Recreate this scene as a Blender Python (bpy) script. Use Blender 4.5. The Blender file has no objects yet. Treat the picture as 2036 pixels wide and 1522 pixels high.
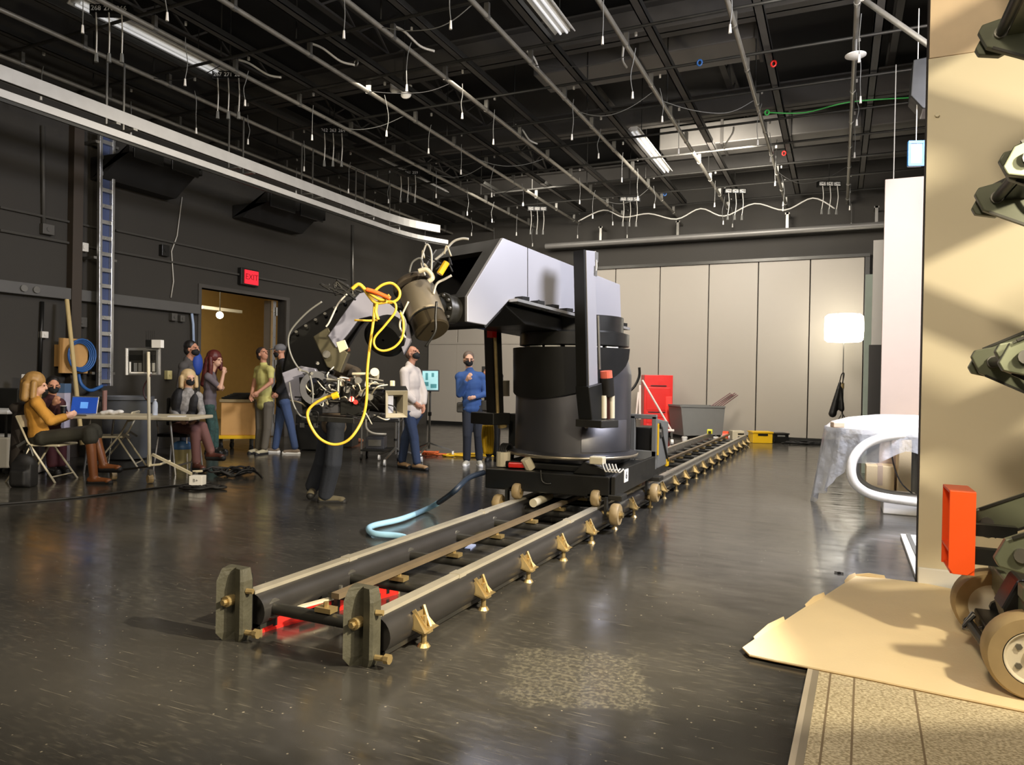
import bpy, math, random
from mathutils import Vector, Matrix, Quaternion
random.seed(7)
S = bpy.context.scene
COL = S.collection
V = Vector
R = math.radians

# ------------------------------------------------------------------ camera
YAW, PITCH, ROLL, FPX = R(24.55), R(-0.25), R(1.10), 1420.0
CAMZ = 1.36
_fw = V((-math.sin(YAW)*math.cos(PITCH), math.cos(YAW)*math.cos(PITCH), math.sin(PITCH)))
_r0 = V((math.cos(YAW), math.sin(YAW), 0)); _u0 = _r0.cross(_fw)
CR = _r0*math.cos(ROLL) + _u0*math.sin(ROLL)
CU = -_r0*math.sin(ROLL) + _u0*math.cos(ROLL)
CF = _fw
C0 = V((0, 0, CAMZ))
cam = bpy.data.cameras.new('camera'); cam.sensor_width = 36.0; cam.lens = FPX/2036*36
cam.clip_start = 0.05; cam.clip_end = 200
co = bpy.data.objects.new('camera', cam); COL.objects.link(co)
co.matrix_world = Matrix(((CR.x, CU.x, -CF.x, 0), (CR.y, CU.y, -CF.y, 0), (CR.z, CU.z, -CF.z, CAMZ), (0, 0, 0, 1)))
S.camera = co

# ------------------------------------------------------------------ world, lamps, exposure
w = bpy.data.worlds.new('world'); S.world = w; w.use_nodes = True
w.node_tree.nodes['Background'].inputs[0].default_value = (0.80, 0.88, 1.0, 1)
w.node_tree.nodes['Background'].inputs[1].default_value = 0.02
S.view_settings.view_transform = 'Standard'; S.view_settings.look = 'None'
S.view_settings.gamma = 1.0; S.view_settings.exposure = 0.0
S.view_settings.use_curve_mapping = False

def lamp(name, kind, loc, target, energy, col, size=0.2, size_y=None, angle=None, blend=0.3):
    l = bpy.data.lights.new(name, kind); l.energy = energy; l.color = col
    if kind == 'AREA':
        l.size = size
        if size_y: l.shape = 'RECTANGLE'; l.size_y = size_y
    elif kind == 'SPOT':
        l.shadow_soft_size = size; l.spot_size = R(angle); l.spot_blend = blend
    else:
        l.shadow_soft_size = size
    o = bpy.data.objects.new(name, l); COL.objects.link(o); o.location = loc
    o.rotation_euler = (V(target)-V(loc)).to_track_quat('-Z', 'Y').to_euler()
    return o
# warm film lamp out of frame at right, plus an added second spot
lamp('key_spot', 'SPOT', (1.9, 2.5, 2.75), (-0.2, 4.4, 0.8), 380, (1.0, 0.87, 0.62), 0.09, angle=150, blend=0.2)
lamp('key_spot', 'SPOT', (1.9, 3.0, 2.95), (-2.9, 3.9, 0.2), 2500, (1.0, 0.87, 0.66), 0.05, angle=52, blend=0.5)  # added spot that brightens the track and the floor around it
lamp('added_fill', 'AREA', (3.6, 1.2, 3.6), (0.8, 5.4, 1.4), 105, (1.0, 0.86, 0.68), 2.4)  # added fill that lifts the shadows on the tan flat and cardboard
# added fill lamps, unseen: one for the set flats, one for the robot arm
lamp('set_flat_fill', 'AREA', (-0.2, 7.6, 5.2), (0.5, 10.8, 1.8), 38, (1.0, 0.95, 0.90), 1.6)
lamp('arm_fill_light', 'AREA', (2.2, 6.5, 5.1), (-2.6, 6.6, 1.6), 720, (0.90, 0.90, 1.0), 1.4)
# added fill lamps without fixtures, for the back wall, people and floor
lamp('room_fill_light', 'AREA', (-2.2, 13.2, 5.4), (-4.0, 18.3, 1.6), 450, (1.0, 0.92, 0.82), 1.6)
lamp('room_fill_light', 'AREA', (-6.6, 14.4, 5.4), (-8.0, 18.3, 1.6), 130, (1.0, 0.92, 0.82), 1.6)
lamp('room_fill_light', 'AREA', (-1.0, -1.5, 5.3), (-6.5, 8.0, 0.8), 340, (1.0, 0.85, 0.64), 1.0)
lamp('room_fill_light', 'AREA', (-5.5, 8.0, 5.4), (-6.0, 9.5, 0.0), 150, (1.0, 0.90, 0.76), 2.6)
# hall beyond the doorway
lamp('hall_light', 'AREA', (-13.9, 11.6, 4.12), (-14.6, 12.0, 0), 330, (1.0, 0.82, 0.50), 1.0)

# ------------------------------------------------------------------ helpers
def ray(x, y): return CR*((x-1018)/FPX) - CU*((y-761)/FPX) + CF
def FZ(x, y, z=0.0):
    d = ray(x, y); return C0 + d*((z-CAMZ)/d.z)
def FY(x, y, Y):
    d = ray(x, y); return C0 + d*(Y/d.y)
def FX(x, y, X):
    d = ray(x, y); return C0 + d*(X/d.x)
def FD(x, y, d): return C0 + ray(x, y)*d
def FP(x, y, o, n):
    d = ray(x, y); return C0 + d*((o-C0).dot(n)/d.dot(n))

def ortho(d):
    d = d.normalized()
    a = V((0, 0, 1)) if abs(d.z) < 0.9 else V((1, 0, 0))
    u = a.cross(d).normalized(); return u, d.cross(u).normalized()

class MB:
    def __init__(s): s.v = []; s.f = []
    def add(s, vs, fs):
        o = len(s.v); s.v += [V(p) for p in vs]; s.f += [tuple(i+o for i in f) for f in fs]; return s
    def box(s, c, size, rz=0, rot=None):
        c = V(c); hx, hy, hz = size[0]/2, size[1]/2, size[2]/2
        m = rot if rot else Matrix.Rotation(rz, 3, 'Z')
        vs = [c + m @ V((x*hx, y*hy, z*hz)) for z in (-1, 1) for y in (-1, 1) for x in (-1, 1)]
        return s.add(vs, [(0, 2, 3, 1), (4, 5, 7, 6), (0, 1, 5, 4), (2, 6, 7, 3), (0, 4, 6, 2), (1, 3, 7, 5)])
    def bb(s, a, b):
        a = V(a); b = V(b); return s.box((a+b)/2, (abs(b.x-a.x), abs(b.y-a.y), abs(b.z-a.z)))
    def bar(s, p0, p1, w, h, up=None):
        p0 = V(p0); p1 = V(p1); d = (p1-p0).normalized()
        upv = V(up) if up else (V((0, 0, 1)) if abs(d.z) < 0.95 else V((1, 0, 0)))
        x = d.cross(upv).normalized(); z = x.cross(d).normalized()
        m = Matrix((x, d, z)).transposed()
        return s.box((p0+p1)/2, (w, (p1-p0).length, h), rot=m)
    def cyl(s, p0, p1, r0, r1=None, n=16, cap=True):
        p0 = V(p0); p1 = V(p1); r1 = r0 if r1 is None else r1
        u, w_ = ortho(p1-p0); vs = []
        for p, r in ((p0, r0), (p1, r1)):
            for i in range(n):
                t = 2*math.pi*i/n; vs.append(p + (u*math.cos(t) + w_*math.sin(t))*r)
        fs = [(i, (i+1) % n, n+(i+1) % n, n+i) for i in range(n)]
        if cap: fs += [tuple(range(n-1, -1, -1)), tuple(range(n, 2*n))]
        return s.add(vs, fs)
    def tube(s, pts, r, n=8, closed=False):
        pts = [V(p) for p in pts]; N = len(pts); vs = []; u = None
        for i, p in enumerate(pts):
            if closed: d = pts[(i+1) % N]-pts[i-1]
            else: d = pts[min(i+1, N-1)]-pts[max(i-1, 0)]
            d.normalize()
            if u is None: u, _ = ortho(d)
            u = (u - d*u.dot(d)).normalized(); w_ = d.cross(u)
            rr = r[i] if isinstance(r, (list, tuple)) else r
            for k in range(n):
                t = 2*math.pi*k/n; vs.append(p + (u*math.cos(t) + w_*math.sin(t))*rr)
        fs = []
        for i in range(N if closed else N-1):
            a, b = i*n, ((i+1) % N)*n
            fs += [(a+k, a+(k+1) % n, b+(k+1) % n, b+k) for k in range(n)]
        if not closed: fs += [tuple(range(n-1, -1, -1)), tuple(range((N-1)*n, N*n))]
        return s.add(vs, fs)
    def lathe(s, c, prof, n=32, axis=None, a0=0, a1=2*math.pi):
        c = V(c); full = abs(a1-a0-2*math.pi) < 1e-6
        ax = V(axis).normalized() if axis else V((0, 0, 1))
        if axis: u, w_ = ortho(ax)
        else: u, w_ = V((1, 0, 0)), V((0, 1, 0))
        m = n if full else n+1; vs = []
        for r, z in prof:
            for i in range(m):
                t = a0 + (a1-a0)*i/n; vs.append(c + ax*z + (u*math.cos(t) + w_*math.sin(t))*max(r, 1e-4))
        fs = []
        for j in range(len(prof)-1):
            for i in range(n):
                k = (i+1) % m
                fs.append((j*m+i, j*m+k, (j+1)*m+k, (j+1)*m+i))
        return s.add(vs, fs)
    def prism(s, pts, vec):
        pts = [V(p) for p in pts]; vec = V(vec); n = len(pts)
        fs = [tuple(range(n)), tuple(range(2*n-1, n-1, -1))] + [(i, n+i, n+(i+1) % n, (i+1) % n) for i in range(n)]
        return s.add(pts + [p+vec for p in pts], fs)
    def ell(s, c, rad, rot=None, n=12, m=8):
        c = V(c); vs = []; fs = []
        rot = rot if rot else Matrix.Identity(3)
        for j in range(1, m):
            ph = math.pi*j/m
            for i in range(n):
                t = 2*math.pi*i/n
                vs.append(c + rot @ V((rad[0]*math.sin(ph)*math.cos(t), rad[1]*math.sin(ph)*math.sin(t), rad[2]*math.cos(ph))))
        vs += [c + rot @ V((0, 0, rad[2])), c + rot @ V((0, 0, -rad[2]))]
        T, B = len(vs)-2, len(vs)-1
        for j in range(m-2):
            for i in range(n):
                k = (i+1) % n; fs.append((j*n+i, (j+1)*n+i, (j+1)*n+k, j*n+k))
        for i in range(n):
            k = (i+1) % n; fs += [(T, i, k), (B, (m-2)*n+k, (m-2)*n+i)]
        return s.add(vs, fs)
    def caps(s, p0, p1, r0, r1=None, n=10):
        p0 = V(p0); p1 = V(p1); r1 = r0 if r1 is None else r1
        d = p1-p0
        if d.length < 1e-5: return s.ell(p0, (r0, r0, r0))
        d.normalize(); u, w_ = ortho(d); rings = []
        for a in (75, 45, 15): rings.append((p0 - d*r0*math.sin(R(a)), r0*math.cos(R(a))))
        for a in (15, 45, 75): rings.append((p1 + d*r1*math.sin(R(a)), r1*math.cos(R(a))))
        vs = []
        for c, r in rings:
            for i in range(n):
                t = 2*math.pi*i/n; vs.append(c + (u*math.cos(t) + w_*math.sin(t))*r)
        fs = []
        for j in range(5): fs += [(j*n+i, j*n+(i+1) % n, (j+1)*n+(i+1) % n, (j+1)*n+i) for i in range(n)]
        fs += [tuple(range(n-1, -1, -1)), tuple(range(5*n, 6*n))]
        return s.add(vs, fs)
    def build(s, name, mat, parent=None, smooth=False, bevel=0, remesh=0, smooth_it=4, loc=None):
        me = bpy.data.meshes.new(name)
        off = parent.location.copy() if parent else V((0, 0, 0))
        if parent and parent.parent: off = off + parent.parent.location
        org = V(loc) if loc is not None else V((0, 0, 0))
        me.from_pydata([tuple(p-off-org) for p in s.v], [], s.f); me.update()
        if mat: me.materials.append(mat)
        o = bpy.data.objects.new(name, me); COL.objects.link(o)
        if parent: o.parent = parent
        o.location = org
        if smooth:
            for p in me.polygons: p.use_smooth = True
            if smooth == 'auto':
                md = o.modifiers.new('edge', 'EDGE_SPLIT'); md.split_angle = R(35)
        if bevel:
            md = o.modifiers.new('bevel', 'BEVEL'); md.width = bevel; md.segments = 2; md.limit_method = 'ANGLE'; md.angle_limit = R(40)
        if remesh:
            md = o.modifiers.new('remesh', 'REMESH'); md.mode = 'VOXEL'; md.voxel_size = remesh; md.use_smooth_shade = True
            if smooth_it:
                md = o.modifiers.new('smooth', 'SMOOTH'); md.factor = 0.5; md.iterations = smooth_it
        return o

def tag(o, label=None, cat=None, group=None, kind=None):
    if label: o['label'] = label
    if cat: o['category'] = cat
    if group: o['group'] = group
    if kind: o['kind'] = kind
    return o
def thing(name, label, cat, loc=(0, 0, 0), group=None):
    o = bpy.data.objects.new(name, None); COL.objects.link(o); o.location = loc; o.empty_display_size = 0.1
    return tag(o, label, cat, group)
def dup(root, loc, rz=None, label=None):
    r = root.copy(); COL.objects.link(r); r.location = loc
    if rz is not None: r.rotation_euler = (0, 0, rz)
    if label: r['label'] = label
    for ch in list(root.children):
        c = ch.copy(); COL.objects.link(c); c.parent = r
        for g in list(ch.children):
            d = g.copy(); COL.objects.link(d); d.parent = c
    return r
def struct(name, mb, mat, parent=None, **k):
    o = mb.build(name, mat, parent, **k)
    if not parent: o['kind'] = 'structure'
    return o
def spl(pts, sub=6, closed=False):
    pts = [V(p) for p in pts]; n = len(pts); out = []
    rng = range(n) if closed else range(n-1)
    for i in rng:
        if closed: p0, p1, p2, p3 = pts[i-1], pts[i], pts[(i+1) % n], pts[(i+2) % n]
        else: p0, p1, p2, p3 = pts[max(i-1, 0)], pts[i], pts[i+1], pts[min(i+2, n-1)]
        for k in range(sub):
            t = k/sub
            out.append(0.5*((2*p1) + (p2-p0)*t + (2*p0-5*p1+4*p2-p3)*t*t + (3*p1-p0-3*p2+p3)*t*t*t))
    if not closed: out.append(pts[-1])
    return out

# ------------------------------------------------------------------ materials
def lin(c):
    if isinstance(c, str): c = [int(c[i:i+2], 16)/255 for i in (0, 2, 4)]
    return tuple(x/12.92 if x <= 0.04045 else ((x+0.055)/1.055)**2.4 for x in c)
_M = {}
def mat(name, col, rough=0.5, metal=0.0, var=0.12, scale=6.0, bump=0.0, bscale=40.0, emit=0.0, coat=0.0, spec=0.5, rvar=0.1):
    if name in _M: return _M[name]
    m = bpy.data.materials.new(name); m.use_nodes = True; nt = m.node_tree; N = nt.nodes; L = nt.links
    b = N['Principled BSDF']; c = lin(col)
    b.inputs['Metallic'].default_value = metal; b.inputs['Roughness'].default_value = rough
    b.inputs['Specular IOR Level'].default_value = spec
    b.inputs['Coat Weight'].default_value = coat
    tc = N.new('ShaderNodeTexCoord'); nz = N.new('ShaderNodeTexNoise'); nz.inputs['Scale'].default_value = scale; nz.inputs['Detail'].default_value = 4
    L.new(tc.outputs['Object'], nz.inputs['Vector'])
    mx = N.new('ShaderNodeMix'); mx.data_type = 'RGBA'
    mx.inputs[6].default_value = tuple(x*(1-var) for x in c)+(1,); mx.inputs[7].default_value = tuple(min(1, x*(1+var)) for x in c)+(1,)
    L.new(nz.outputs['Fac'], mx.inputs[0]); L.new(mx.outputs[2], b.inputs['Base Color'])
    if rvar:
        mr = N.new('ShaderNodeMapRange'); mr.inputs[3].default_value = max(0.02, rough-rvar); mr.inputs[4].default_value = min(1, rough+rvar)
        L.new(nz.outputs['Fac'], mr.inputs[0]); L.new(mr.outputs[0], b.inputs['Roughness'])
    if bump:
        n2 = N.new('ShaderNodeTexNoise'); n2.inputs['Scale'].default_value = bscale; n2.inputs['Detail'].default_value = 3
        L.new(tc.outputs['Object'], n2.inputs['Vector'])
        bp = N.new('ShaderNodeBump'); bp.inputs['Strength'].default_value = bump; bp.inputs['Distance'].default_value = 0.01
        L.new(n2.outputs['Fac'], bp.inputs['Height']); L.new(bp.outputs[0], b.inputs['Normal'])
    if emit:
        b.inputs['Emission Color'].default_value = c+(1,); b.inputs['Emission Strength'].default_value = emit
    _M[name] = m; return m

def floor_mat():
    m = bpy.data.materials.new('floor_paint'); m.use_nodes = True; nt = m.node_tree; N = nt.nodes; L = nt.links
    b = N['Principled BSDF']; tc = N.new('ShaderNodeTexCoord')
    def noise(sc, det=5, mapping=None):
        n = N.new('ShaderNodeTexNoise'); n.inputs['Scale'].default_value = sc; n.inputs['Detail'].default_value = det
        if mapping:
            mp = N.new('ShaderNodeMapping'); mp.inputs['Scale'].default_value = mapping[0]; mp.inputs['Rotation'].default_value = (0, 0, mapping[1])
            L.new(tc.outputs['Object'], mp.inputs[0]); L.new(mp.outputs[0], n.inputs['Vector'])
        else: L.new(tc.outputs['Object'], n.inputs['Vector'])
        return n
    def ramp(src, p0, p1, c0, c1):
        r = N.new('ShaderNodeValToRGB'); r.color_ramp.elements[0].position = p0; r.color_ramp.elements[1].position = p1
        r.color_ramp.elements[0].color = c0+(1,); r.color_ramp.elements[1].color = c1+(1,)
        L.new(src, r.inputs[0]); return r
    def mix(f, a, bb):
        x = N.new('ShaderNodeMix'); x.data_type = 'RGBA'; L.new(f, x.inputs[0])
        for i, q in ((6, a), (7, bb)):
            if isinstance(q, tuple): x.inputs[i].default_value = q+(1,)
            else: L.new(q, x.inputs[i])
        return x.outputs[2]
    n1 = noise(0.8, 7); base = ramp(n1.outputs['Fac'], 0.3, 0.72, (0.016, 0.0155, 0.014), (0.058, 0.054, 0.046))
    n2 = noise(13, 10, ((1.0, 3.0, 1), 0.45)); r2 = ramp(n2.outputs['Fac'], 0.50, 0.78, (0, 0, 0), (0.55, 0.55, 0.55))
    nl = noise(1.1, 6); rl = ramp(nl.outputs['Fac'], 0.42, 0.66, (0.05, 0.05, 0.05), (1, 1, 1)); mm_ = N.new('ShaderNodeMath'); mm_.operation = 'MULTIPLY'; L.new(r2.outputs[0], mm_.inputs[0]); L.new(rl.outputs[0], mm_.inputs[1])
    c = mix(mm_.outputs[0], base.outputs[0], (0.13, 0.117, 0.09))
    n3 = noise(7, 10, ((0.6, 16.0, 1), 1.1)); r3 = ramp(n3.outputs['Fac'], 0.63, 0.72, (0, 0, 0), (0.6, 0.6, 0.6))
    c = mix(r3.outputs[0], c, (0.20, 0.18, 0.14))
    # worn rectangular patch in the foreground
    mp = N.new('ShaderNodeMapping'); mp.vector_type = 'TEXTURE'; mp.inputs['Location'].default_value = (-0.93, 3.24, 0); mp.inputs['Rotation'].default_value = (0, 0, 0.35); mp.inputs['Scale'].default_value = (0.62, 0.62, 1)
    nd = noise(9, 5); vm = N.new('ShaderNodeVectorMath'); vm.operation = 'MULTIPLY_ADD'; vm.inputs[1].default_value = (0.26, 0.26, 0)
    L.new(nd.outputs['Color'], vm.inputs[0]); L.new(tc.outputs['Object'], vm.inputs[2]); L.new(vm.outputs[0], mp.inputs[0])
    sx = N.new('ShaderNodeSeparateXYZ'); L.new(mp.outputs[0], sx.inputs[0])
    def mth(op, p, q):
        m_ = N.new('ShaderNodeMath'); m_.operation = op
        for i, z in enumerate((p, q)):
            if isinstance(z, (int, float)): m_.inputs[i].default_value = z
            elif z is not None: L.new(z, m_.inputs[i])
        return m_.outputs[0]
    mxx = mth('MAXIMUM', mth('ABSOLUTE', sx.outputs[0], None), mth('ABSOLUTE', sx.outputs[1], None))
    rp = ramp(mxx, 0.44, 0.54, (1, 1, 1), (0, 0, 0)); n5 = noise(45, 6); r5 = ramp(n5.outputs['Fac'], 0.42, 0.68, (0.06, 0.06, 0.06), (0.75, 0.75, 0.75))
    c = mix(mth('MULTIPLY', rp.outputs[0], r5.outputs[0]), c, (0.15, 0.137, 0.10))
    for sc_, th in ((14, 0.045), (5, 0.02)):
        vo = N.new('ShaderNodeTexVoronoi'); vo.inputs['Scale'].default_value = sc_; L.new(tc.outputs['Object'], vo.inputs['Vector'])
        r4 = ramp(vo.outputs['Distance'], th, th*1.6, (0.6, 0.6, 0.6), (0, 0, 0))
        c = mix(r4.outputs[0], c, (0.34, 0.30, 0.22))
    L.new(c, b.inputs['Base Color'])
    nr = noise(3.0, 6, ((1.0, 3.0, 1), 0.4)); mr = N.new('ShaderNodeMapRange'); mr.inputs[1].default_value = 0.3; mr.inputs[2].default_value = 0.75
    mr.inputs[3].default_value = 0.11; mr.inputs[4].default_value = 0.26
    L.new(nr.outputs['Fac'], mr.inputs[0]); L.new(mr.outputs[0], b.inputs['Roughness'])
    nb = noise(2.2, 3); bp = N.new('ShaderNodeBump'); bp.inputs['Strength'].default_value = 0.05; bp.inputs['Distance'].default_value = 0.02
    L.new(nb.outputs['Fac'], bp.inputs['Height']); L.new(bp.outputs[0], b.inputs['Normal'])
    b.inputs['Specular IOR Level'].default_value = 0.8
    return m

def glass_mat(name, col, alpha_mix, rough=0.08):
    m = bpy.data.materials.new(name); m.use_nodes = True; nt = m.node_tree; N = nt.nodes; L = nt.links
    b = N['Principled BSDF']; b.inputs['Base Color'].default_value = lin(col)+(1,); b.inputs['Roughness'].default_value = rough
    t = N.new('ShaderNodeBsdfTransparent'); x = N.new('ShaderNodeMixShader'); x.inputs[0].default_value = alpha_mix
    tc = N.new('ShaderNodeTexCoord'); nz = N.new('ShaderNodeTexNoise'); nz.inputs['Scale'].default_value = 7; nz.inputs['Detail'].default_value = 4
    bp = N.new('ShaderNodeBump'); bp.inputs['Strength'].default_value = 0.6; bp.inputs['Distance'].default_value = 0.05
    L.new(tc.outputs['Object'], nz.inputs['Vector']); L.new(nz.outputs['Fac'], bp.inputs['Height']); L.new(bp.outputs[0], b.inputs['Normal'])
    L.new(t.outputs[0], x.inputs[1]); L.new(b.outputs[0], x.inputs[2]); L.new(x.outputs[0], N['Material Output'].inputs['Surface'])
    return m

BLACK = mat('black_paint', '161614', 0.38, 0.0, 0.15)
ARMM = mat('arm_lit_side', '9a9aa0', 0.42, 0.35, 0.05, scale=1.5, rvar=0.04)  # black robot metal made pale: the light on its side is in the colour
BLACKG = mat('black_gloss_metal', '1a1815', 0.55, 0.0, 0.12, spec=0.25)
ROBOT = mat('dark_anodised_metal', '6c6c70', 0.40, 0.92, 0.06, scale=2.5, rvar=0.05)
RUBBER = mat('black_rubber', '141312', 0.65, 0, 0.2)
STEEL = mat('dull_steel', '8d8b84', 0.38, 0.85, 0.15)
PIPE = mat('weathered_pipe', '8f8b80', 0.42, 0.6, 0.25, scale=9)
ALU = mat('silver_aluminium', 'c9c9c6', 0.3, 0.8, 0.1)
DKSTEEL = mat('dark_steel', '3c3b37', 0.4, 0.6, 0.2)
CEILBLK = mat('ceiling_black', '1c1b19', 0.8, 0, 0.35, scale=2)
BEAM = mat('beam_paint', '45423d', 0.65, 0, 0.3, scale=3)
DUCT = mat('duct_grey', '6c6963', 0.5, 0.2, 0.25, scale=2)
WALLD = mat('charcoal_wall_paint', '34312b', 0.75, 0, 0.25, scale=1.3, bump=0.15, bscale=30)
GREYP = mat('grey_partition', '9f988c', 0.55, 0, 0.05, scale=1.0)
TAN = mat('tan_wall_paint', 'dfd3b6', 0.6, 0, 0.03, scale=1.5)
PINK = mat('pale_pink_paint', 'cbbaae', 0.6, 0, 0.03)
WHITE = mat('white_paint', 'e8e6e0', 0.5, 0, 0.03)
WHITEP = mat('white_plastic', 'dedbd2', 0.4, 0, 0.06)
CREAM = mat('cream_metal', 'cfc6ab', 0.45, 0.1, 0.1)
BRASS = mat('worn_brass', 'b09a6a', 0.35, 0.7, 0.2, scale=20)
OLIVE = mat('olive_rubber', '3c3a2c', 0.6, 0, 0.3, scale=14, bump=0.3)
URETH = mat('tan_urethane', 'a08a62', 0.5, 0, 0.3, scale=25)
RED = mat('red_enamel', 'd3241c', 0.35, 0, 0.08, coat=0.2)
ORANGE = mat('orange_enamel', 'f2571d', 0.4, 0, 0.04)
YELLOW = mat('yellow_cable', 'e2b93c', 0.4, 0, 0.08)
YELLOWP = mat('yellow_plastic', 'e3b51a', 0.4, 0, 0.1)
BLUEC = mat('blue_cable', '2f5f9e', 0.45, 0, 0.15)
LTBLUE = mat('pale_blue_hose', '8fb9cf', 0.45, 0, 0.15)
GREY = mat('grey_plastic', '6b6b66', 0.5, 0, 0.1)
DGREY = mat('dark_grey_plastic', '37373a', 0.5, 0, 0.12)
WHITEC = mat('white_cable', 'c4c1b7', 0.45, 0, 0.1)
WOOD = mat('plywood', 'c89a5c', 0.6, 0, 0.2, scale=4)
CARD = mat('cardboard', 'efd9ae', 0.75, 0, 0.08, scale=3, bump=0.15, bscale=60)
# ------------------------------------------------------------------ room shell
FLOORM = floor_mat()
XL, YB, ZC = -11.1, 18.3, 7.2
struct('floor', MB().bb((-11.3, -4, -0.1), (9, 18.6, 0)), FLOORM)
DY0, DY1, DZ = FX(397, 700, XL).y, FX(566, 700, XL).y, 3.0
struct('wall_left', MB().bb((XL-0.2, -4, 0), (XL, DY0, ZC)).bb((XL-0.2, DY1, 0), (XL, 18.5, ZC)).bb((XL-0.2, DY0, DZ), (XL, DY1, ZC)), WALLD)
struct('wall_right', MB().bb((9, -4, 0), (9.2, 18.5, ZC)), WALLD)
wb = struct('wall_back', MB().bb((XL-0.2, YB+0.06, 0), (9.2, YB+0.3, ZC)), WALLD)
struct('ceiling', MB().bb((-11.3, -4, ZC), (9.2, 18.6, ZC+0.1)), CEILBLK)
PT = FY(1500, 522, YB).z
xs = [FY(x, 700, YB).x for x in (1310, 1407, 1505, 1608, 1716)]
wd = (xs[-1]-xs[0])/4
x = xs[0]; left = []
while x > XL+0.1: left.append(x); x -= wd
xs = sorted(set([round(q, 3) for q in left + xs]))
if xs[0]-XL > 0.15: xs = [XL+0.02]+xs
zl = FY(900, 685, YB).z
for a, b in zip(xs[:-1], xs[1:]):
    if b < -5.6:
        struct('panel', MB().bb((a+0.012, YB-0.03, zl+0.05), (b-0.012, YB+0.06, PT)), GREYP, wb, bevel=0.008)
        struct('panel', MB().bb((a+0.002, YB-0.05, 0.1), (b-0.002, YB+0.06, zl)), GREYP, wb)
    else:
        struct('panel', MB().bb((a+0.012, YB-0.03, 0.1), (b-0.012, YB+0.06, PT)), GREYP, wb, bevel=0.008)
struct('ledge', MB().bb((xs[0], YB-0.07, zl), (-5.7, YB, zl+0.05)), GREYP, wb)
struct('header_track', MB().bb((XL, YB-0.1, PT), (xs[-1]+0.1, YB+0.05, PT+0.07)), DKSTEEL, wb)
struct('end_post', MB().bb((xs[-1], YB-0.06, 0), (xs[-1]+0.1, YB+0.05, PT)), DKSTEEL, wb)
struct('baseboard_back', MB().bb((XL, YB-0.06, 0), (xs[-1], YB-0.01, 0.1)), BLACK)

# hall beyond the doorway
HALL = mat('hall_wall', 'a58a58', 0.7)
struct('floor', MB().bb((-18, 8.6, -0.1), (XL-0.2, 18, 0)), mat('hall_floor', '4a4132', 0.4))
struct('wall_hall', MB().bb((-17.2, 8.6, 0), (-17, 18, 4.2)).bb((-17, 8.5, 0), (XL-0.2, 8.6, 4.2)).bb((-17, 17.9, 0), (XL-0.2, 18, 4.2)), HALL)
struct('ceiling', MB().bb((-17, 8.6, 4.2), (XL-0.2, 18, 4.3)), HALL)
struct('trim_1', MB().bb((-13.6, 8.6, 3.75), (-13.35, 17.9, 4.15)), mat('hall_beam', '2e261b', 0.7))
for k, (px, py) in enumerate([(437, 627)]):
    t = thing('hall_lamp', 'small bright round bulb glowing in the room seen through the doorway', 'lamp', FX(px, py, -14.2))
    MB().ell(t.location, (0.09, 0.09, 0.09)).build('bulb', mat('bulb_glow', 'fff0c8', 0.4, emit=14), t, smooth=True)
    MB().cyl(t.location+V((0, 0, 0.08)), V((t.location.x, t.location.y, 4.2)), 0.012, n=6).build('cord', BLACK, t)
pa, pb = FX(400, 611, -14.6), FX(478, 614, -14.6)
tag(MB().bar(pa, V((pa.x, pb.y, pa.z)), 0.14, 0.08).build('hall_tube_light', WHITE), 'pale strip fitting hanging in the room beyond the doorway', 'light')
d1 = struct('door_1', MB().bb((XL-0.22, DY0-0.07, 0), (XL+0.03, DY0, DZ+0.07)).bb((XL-0.22, DY0, DZ), (XL+0.03, DY1, DZ+0.07)).bb((XL-0.22, DY1, 0), (XL+0.03, DY1+0.10, DZ+0.07)), BEAM)
lf = struct('door_leaf', MB().bb((XL-0.46, DY1-0.16, 0.01), (XL-0.2, DY1-0.1, DZ-0.01)), DUCT, d1)
struct('edge_strip', MB().bb((XL-0.24, DY1-0.18, 0.02), (XL-0.18, DY1-0.09, DZ-0.02)), ALU, lf)
for z in (0.4, 1.6, 2.75):
    struct('hinge', MB().cyl((XL-0.17, DY1-0.1, z-0.09), (XL-0.17, DY1-0.1, z+0.09), 0.035, n=8), STEEL, lf)

# ------------------------------------------------------------------ overhead beams, ducts
k = 2
for y, z, h in ((5.2, 6.1, 0.5), (9.95, 6.25, 0.42), (13.6, 6.3, 0.42), (16.9, 6.2, 0.4)):
    struct('trim_%d' % k, MB().bb((XL, y-0.015, z), (9, y+0.015, z+h)).bb((XL, y-0.15, z), (9, y+0.15, z+0.03)).bb((XL, y-0.15, z+h-0.03), (9, y+0.15, z+h)), BEAM); k += 1
for X in (-9.6, -7.0, -4.4, -1.9, 0.7, 3.2):
    m = MB()
    for z in (6.75, 7.08): m.bb((X-0.05, -2, z), (X+0.05, 18.2, z+0.04))
    y = 2.0
    while y < 18: m.bar((X, y, 6.78), (X, y+0.45, 7.1), 0.03, 0.03).bar((X, y+0.45, 7.1), (X, y+0.9, 6.78), 0.03, 0.03); y += 0.9
    struct('trim_%d' % k, m, BEAM); k += 1
def duct(x0, x1, y, z, hy, hz, lab):
    t = thing('air_duct', lab, 'duct', (x0, y, z))
    n = max(1, int((x1-x0)/1.25)); s = (x1-x0)/n
    for i in range(n):
        MB().bb((x0+i*s+0.01, y-hy, z), (x0+(i+1)*s-0.01, y+hy, z+hz)).build('duct_section', DUCT, t, bevel=0.02)
        MB().bb((x0+(i+1)*s-0.025, y-hy-0.03, z-0.03), (x0+(i+1)*s+0.025, y+hy+0.03, z+hz+0.03)).build('duct_flange', BEAM, t)
duct(-1.8, 1.9, 8.6, 6.3, 0.45, 0.5, 'wide grey air duct at the top right under the roof')
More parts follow.
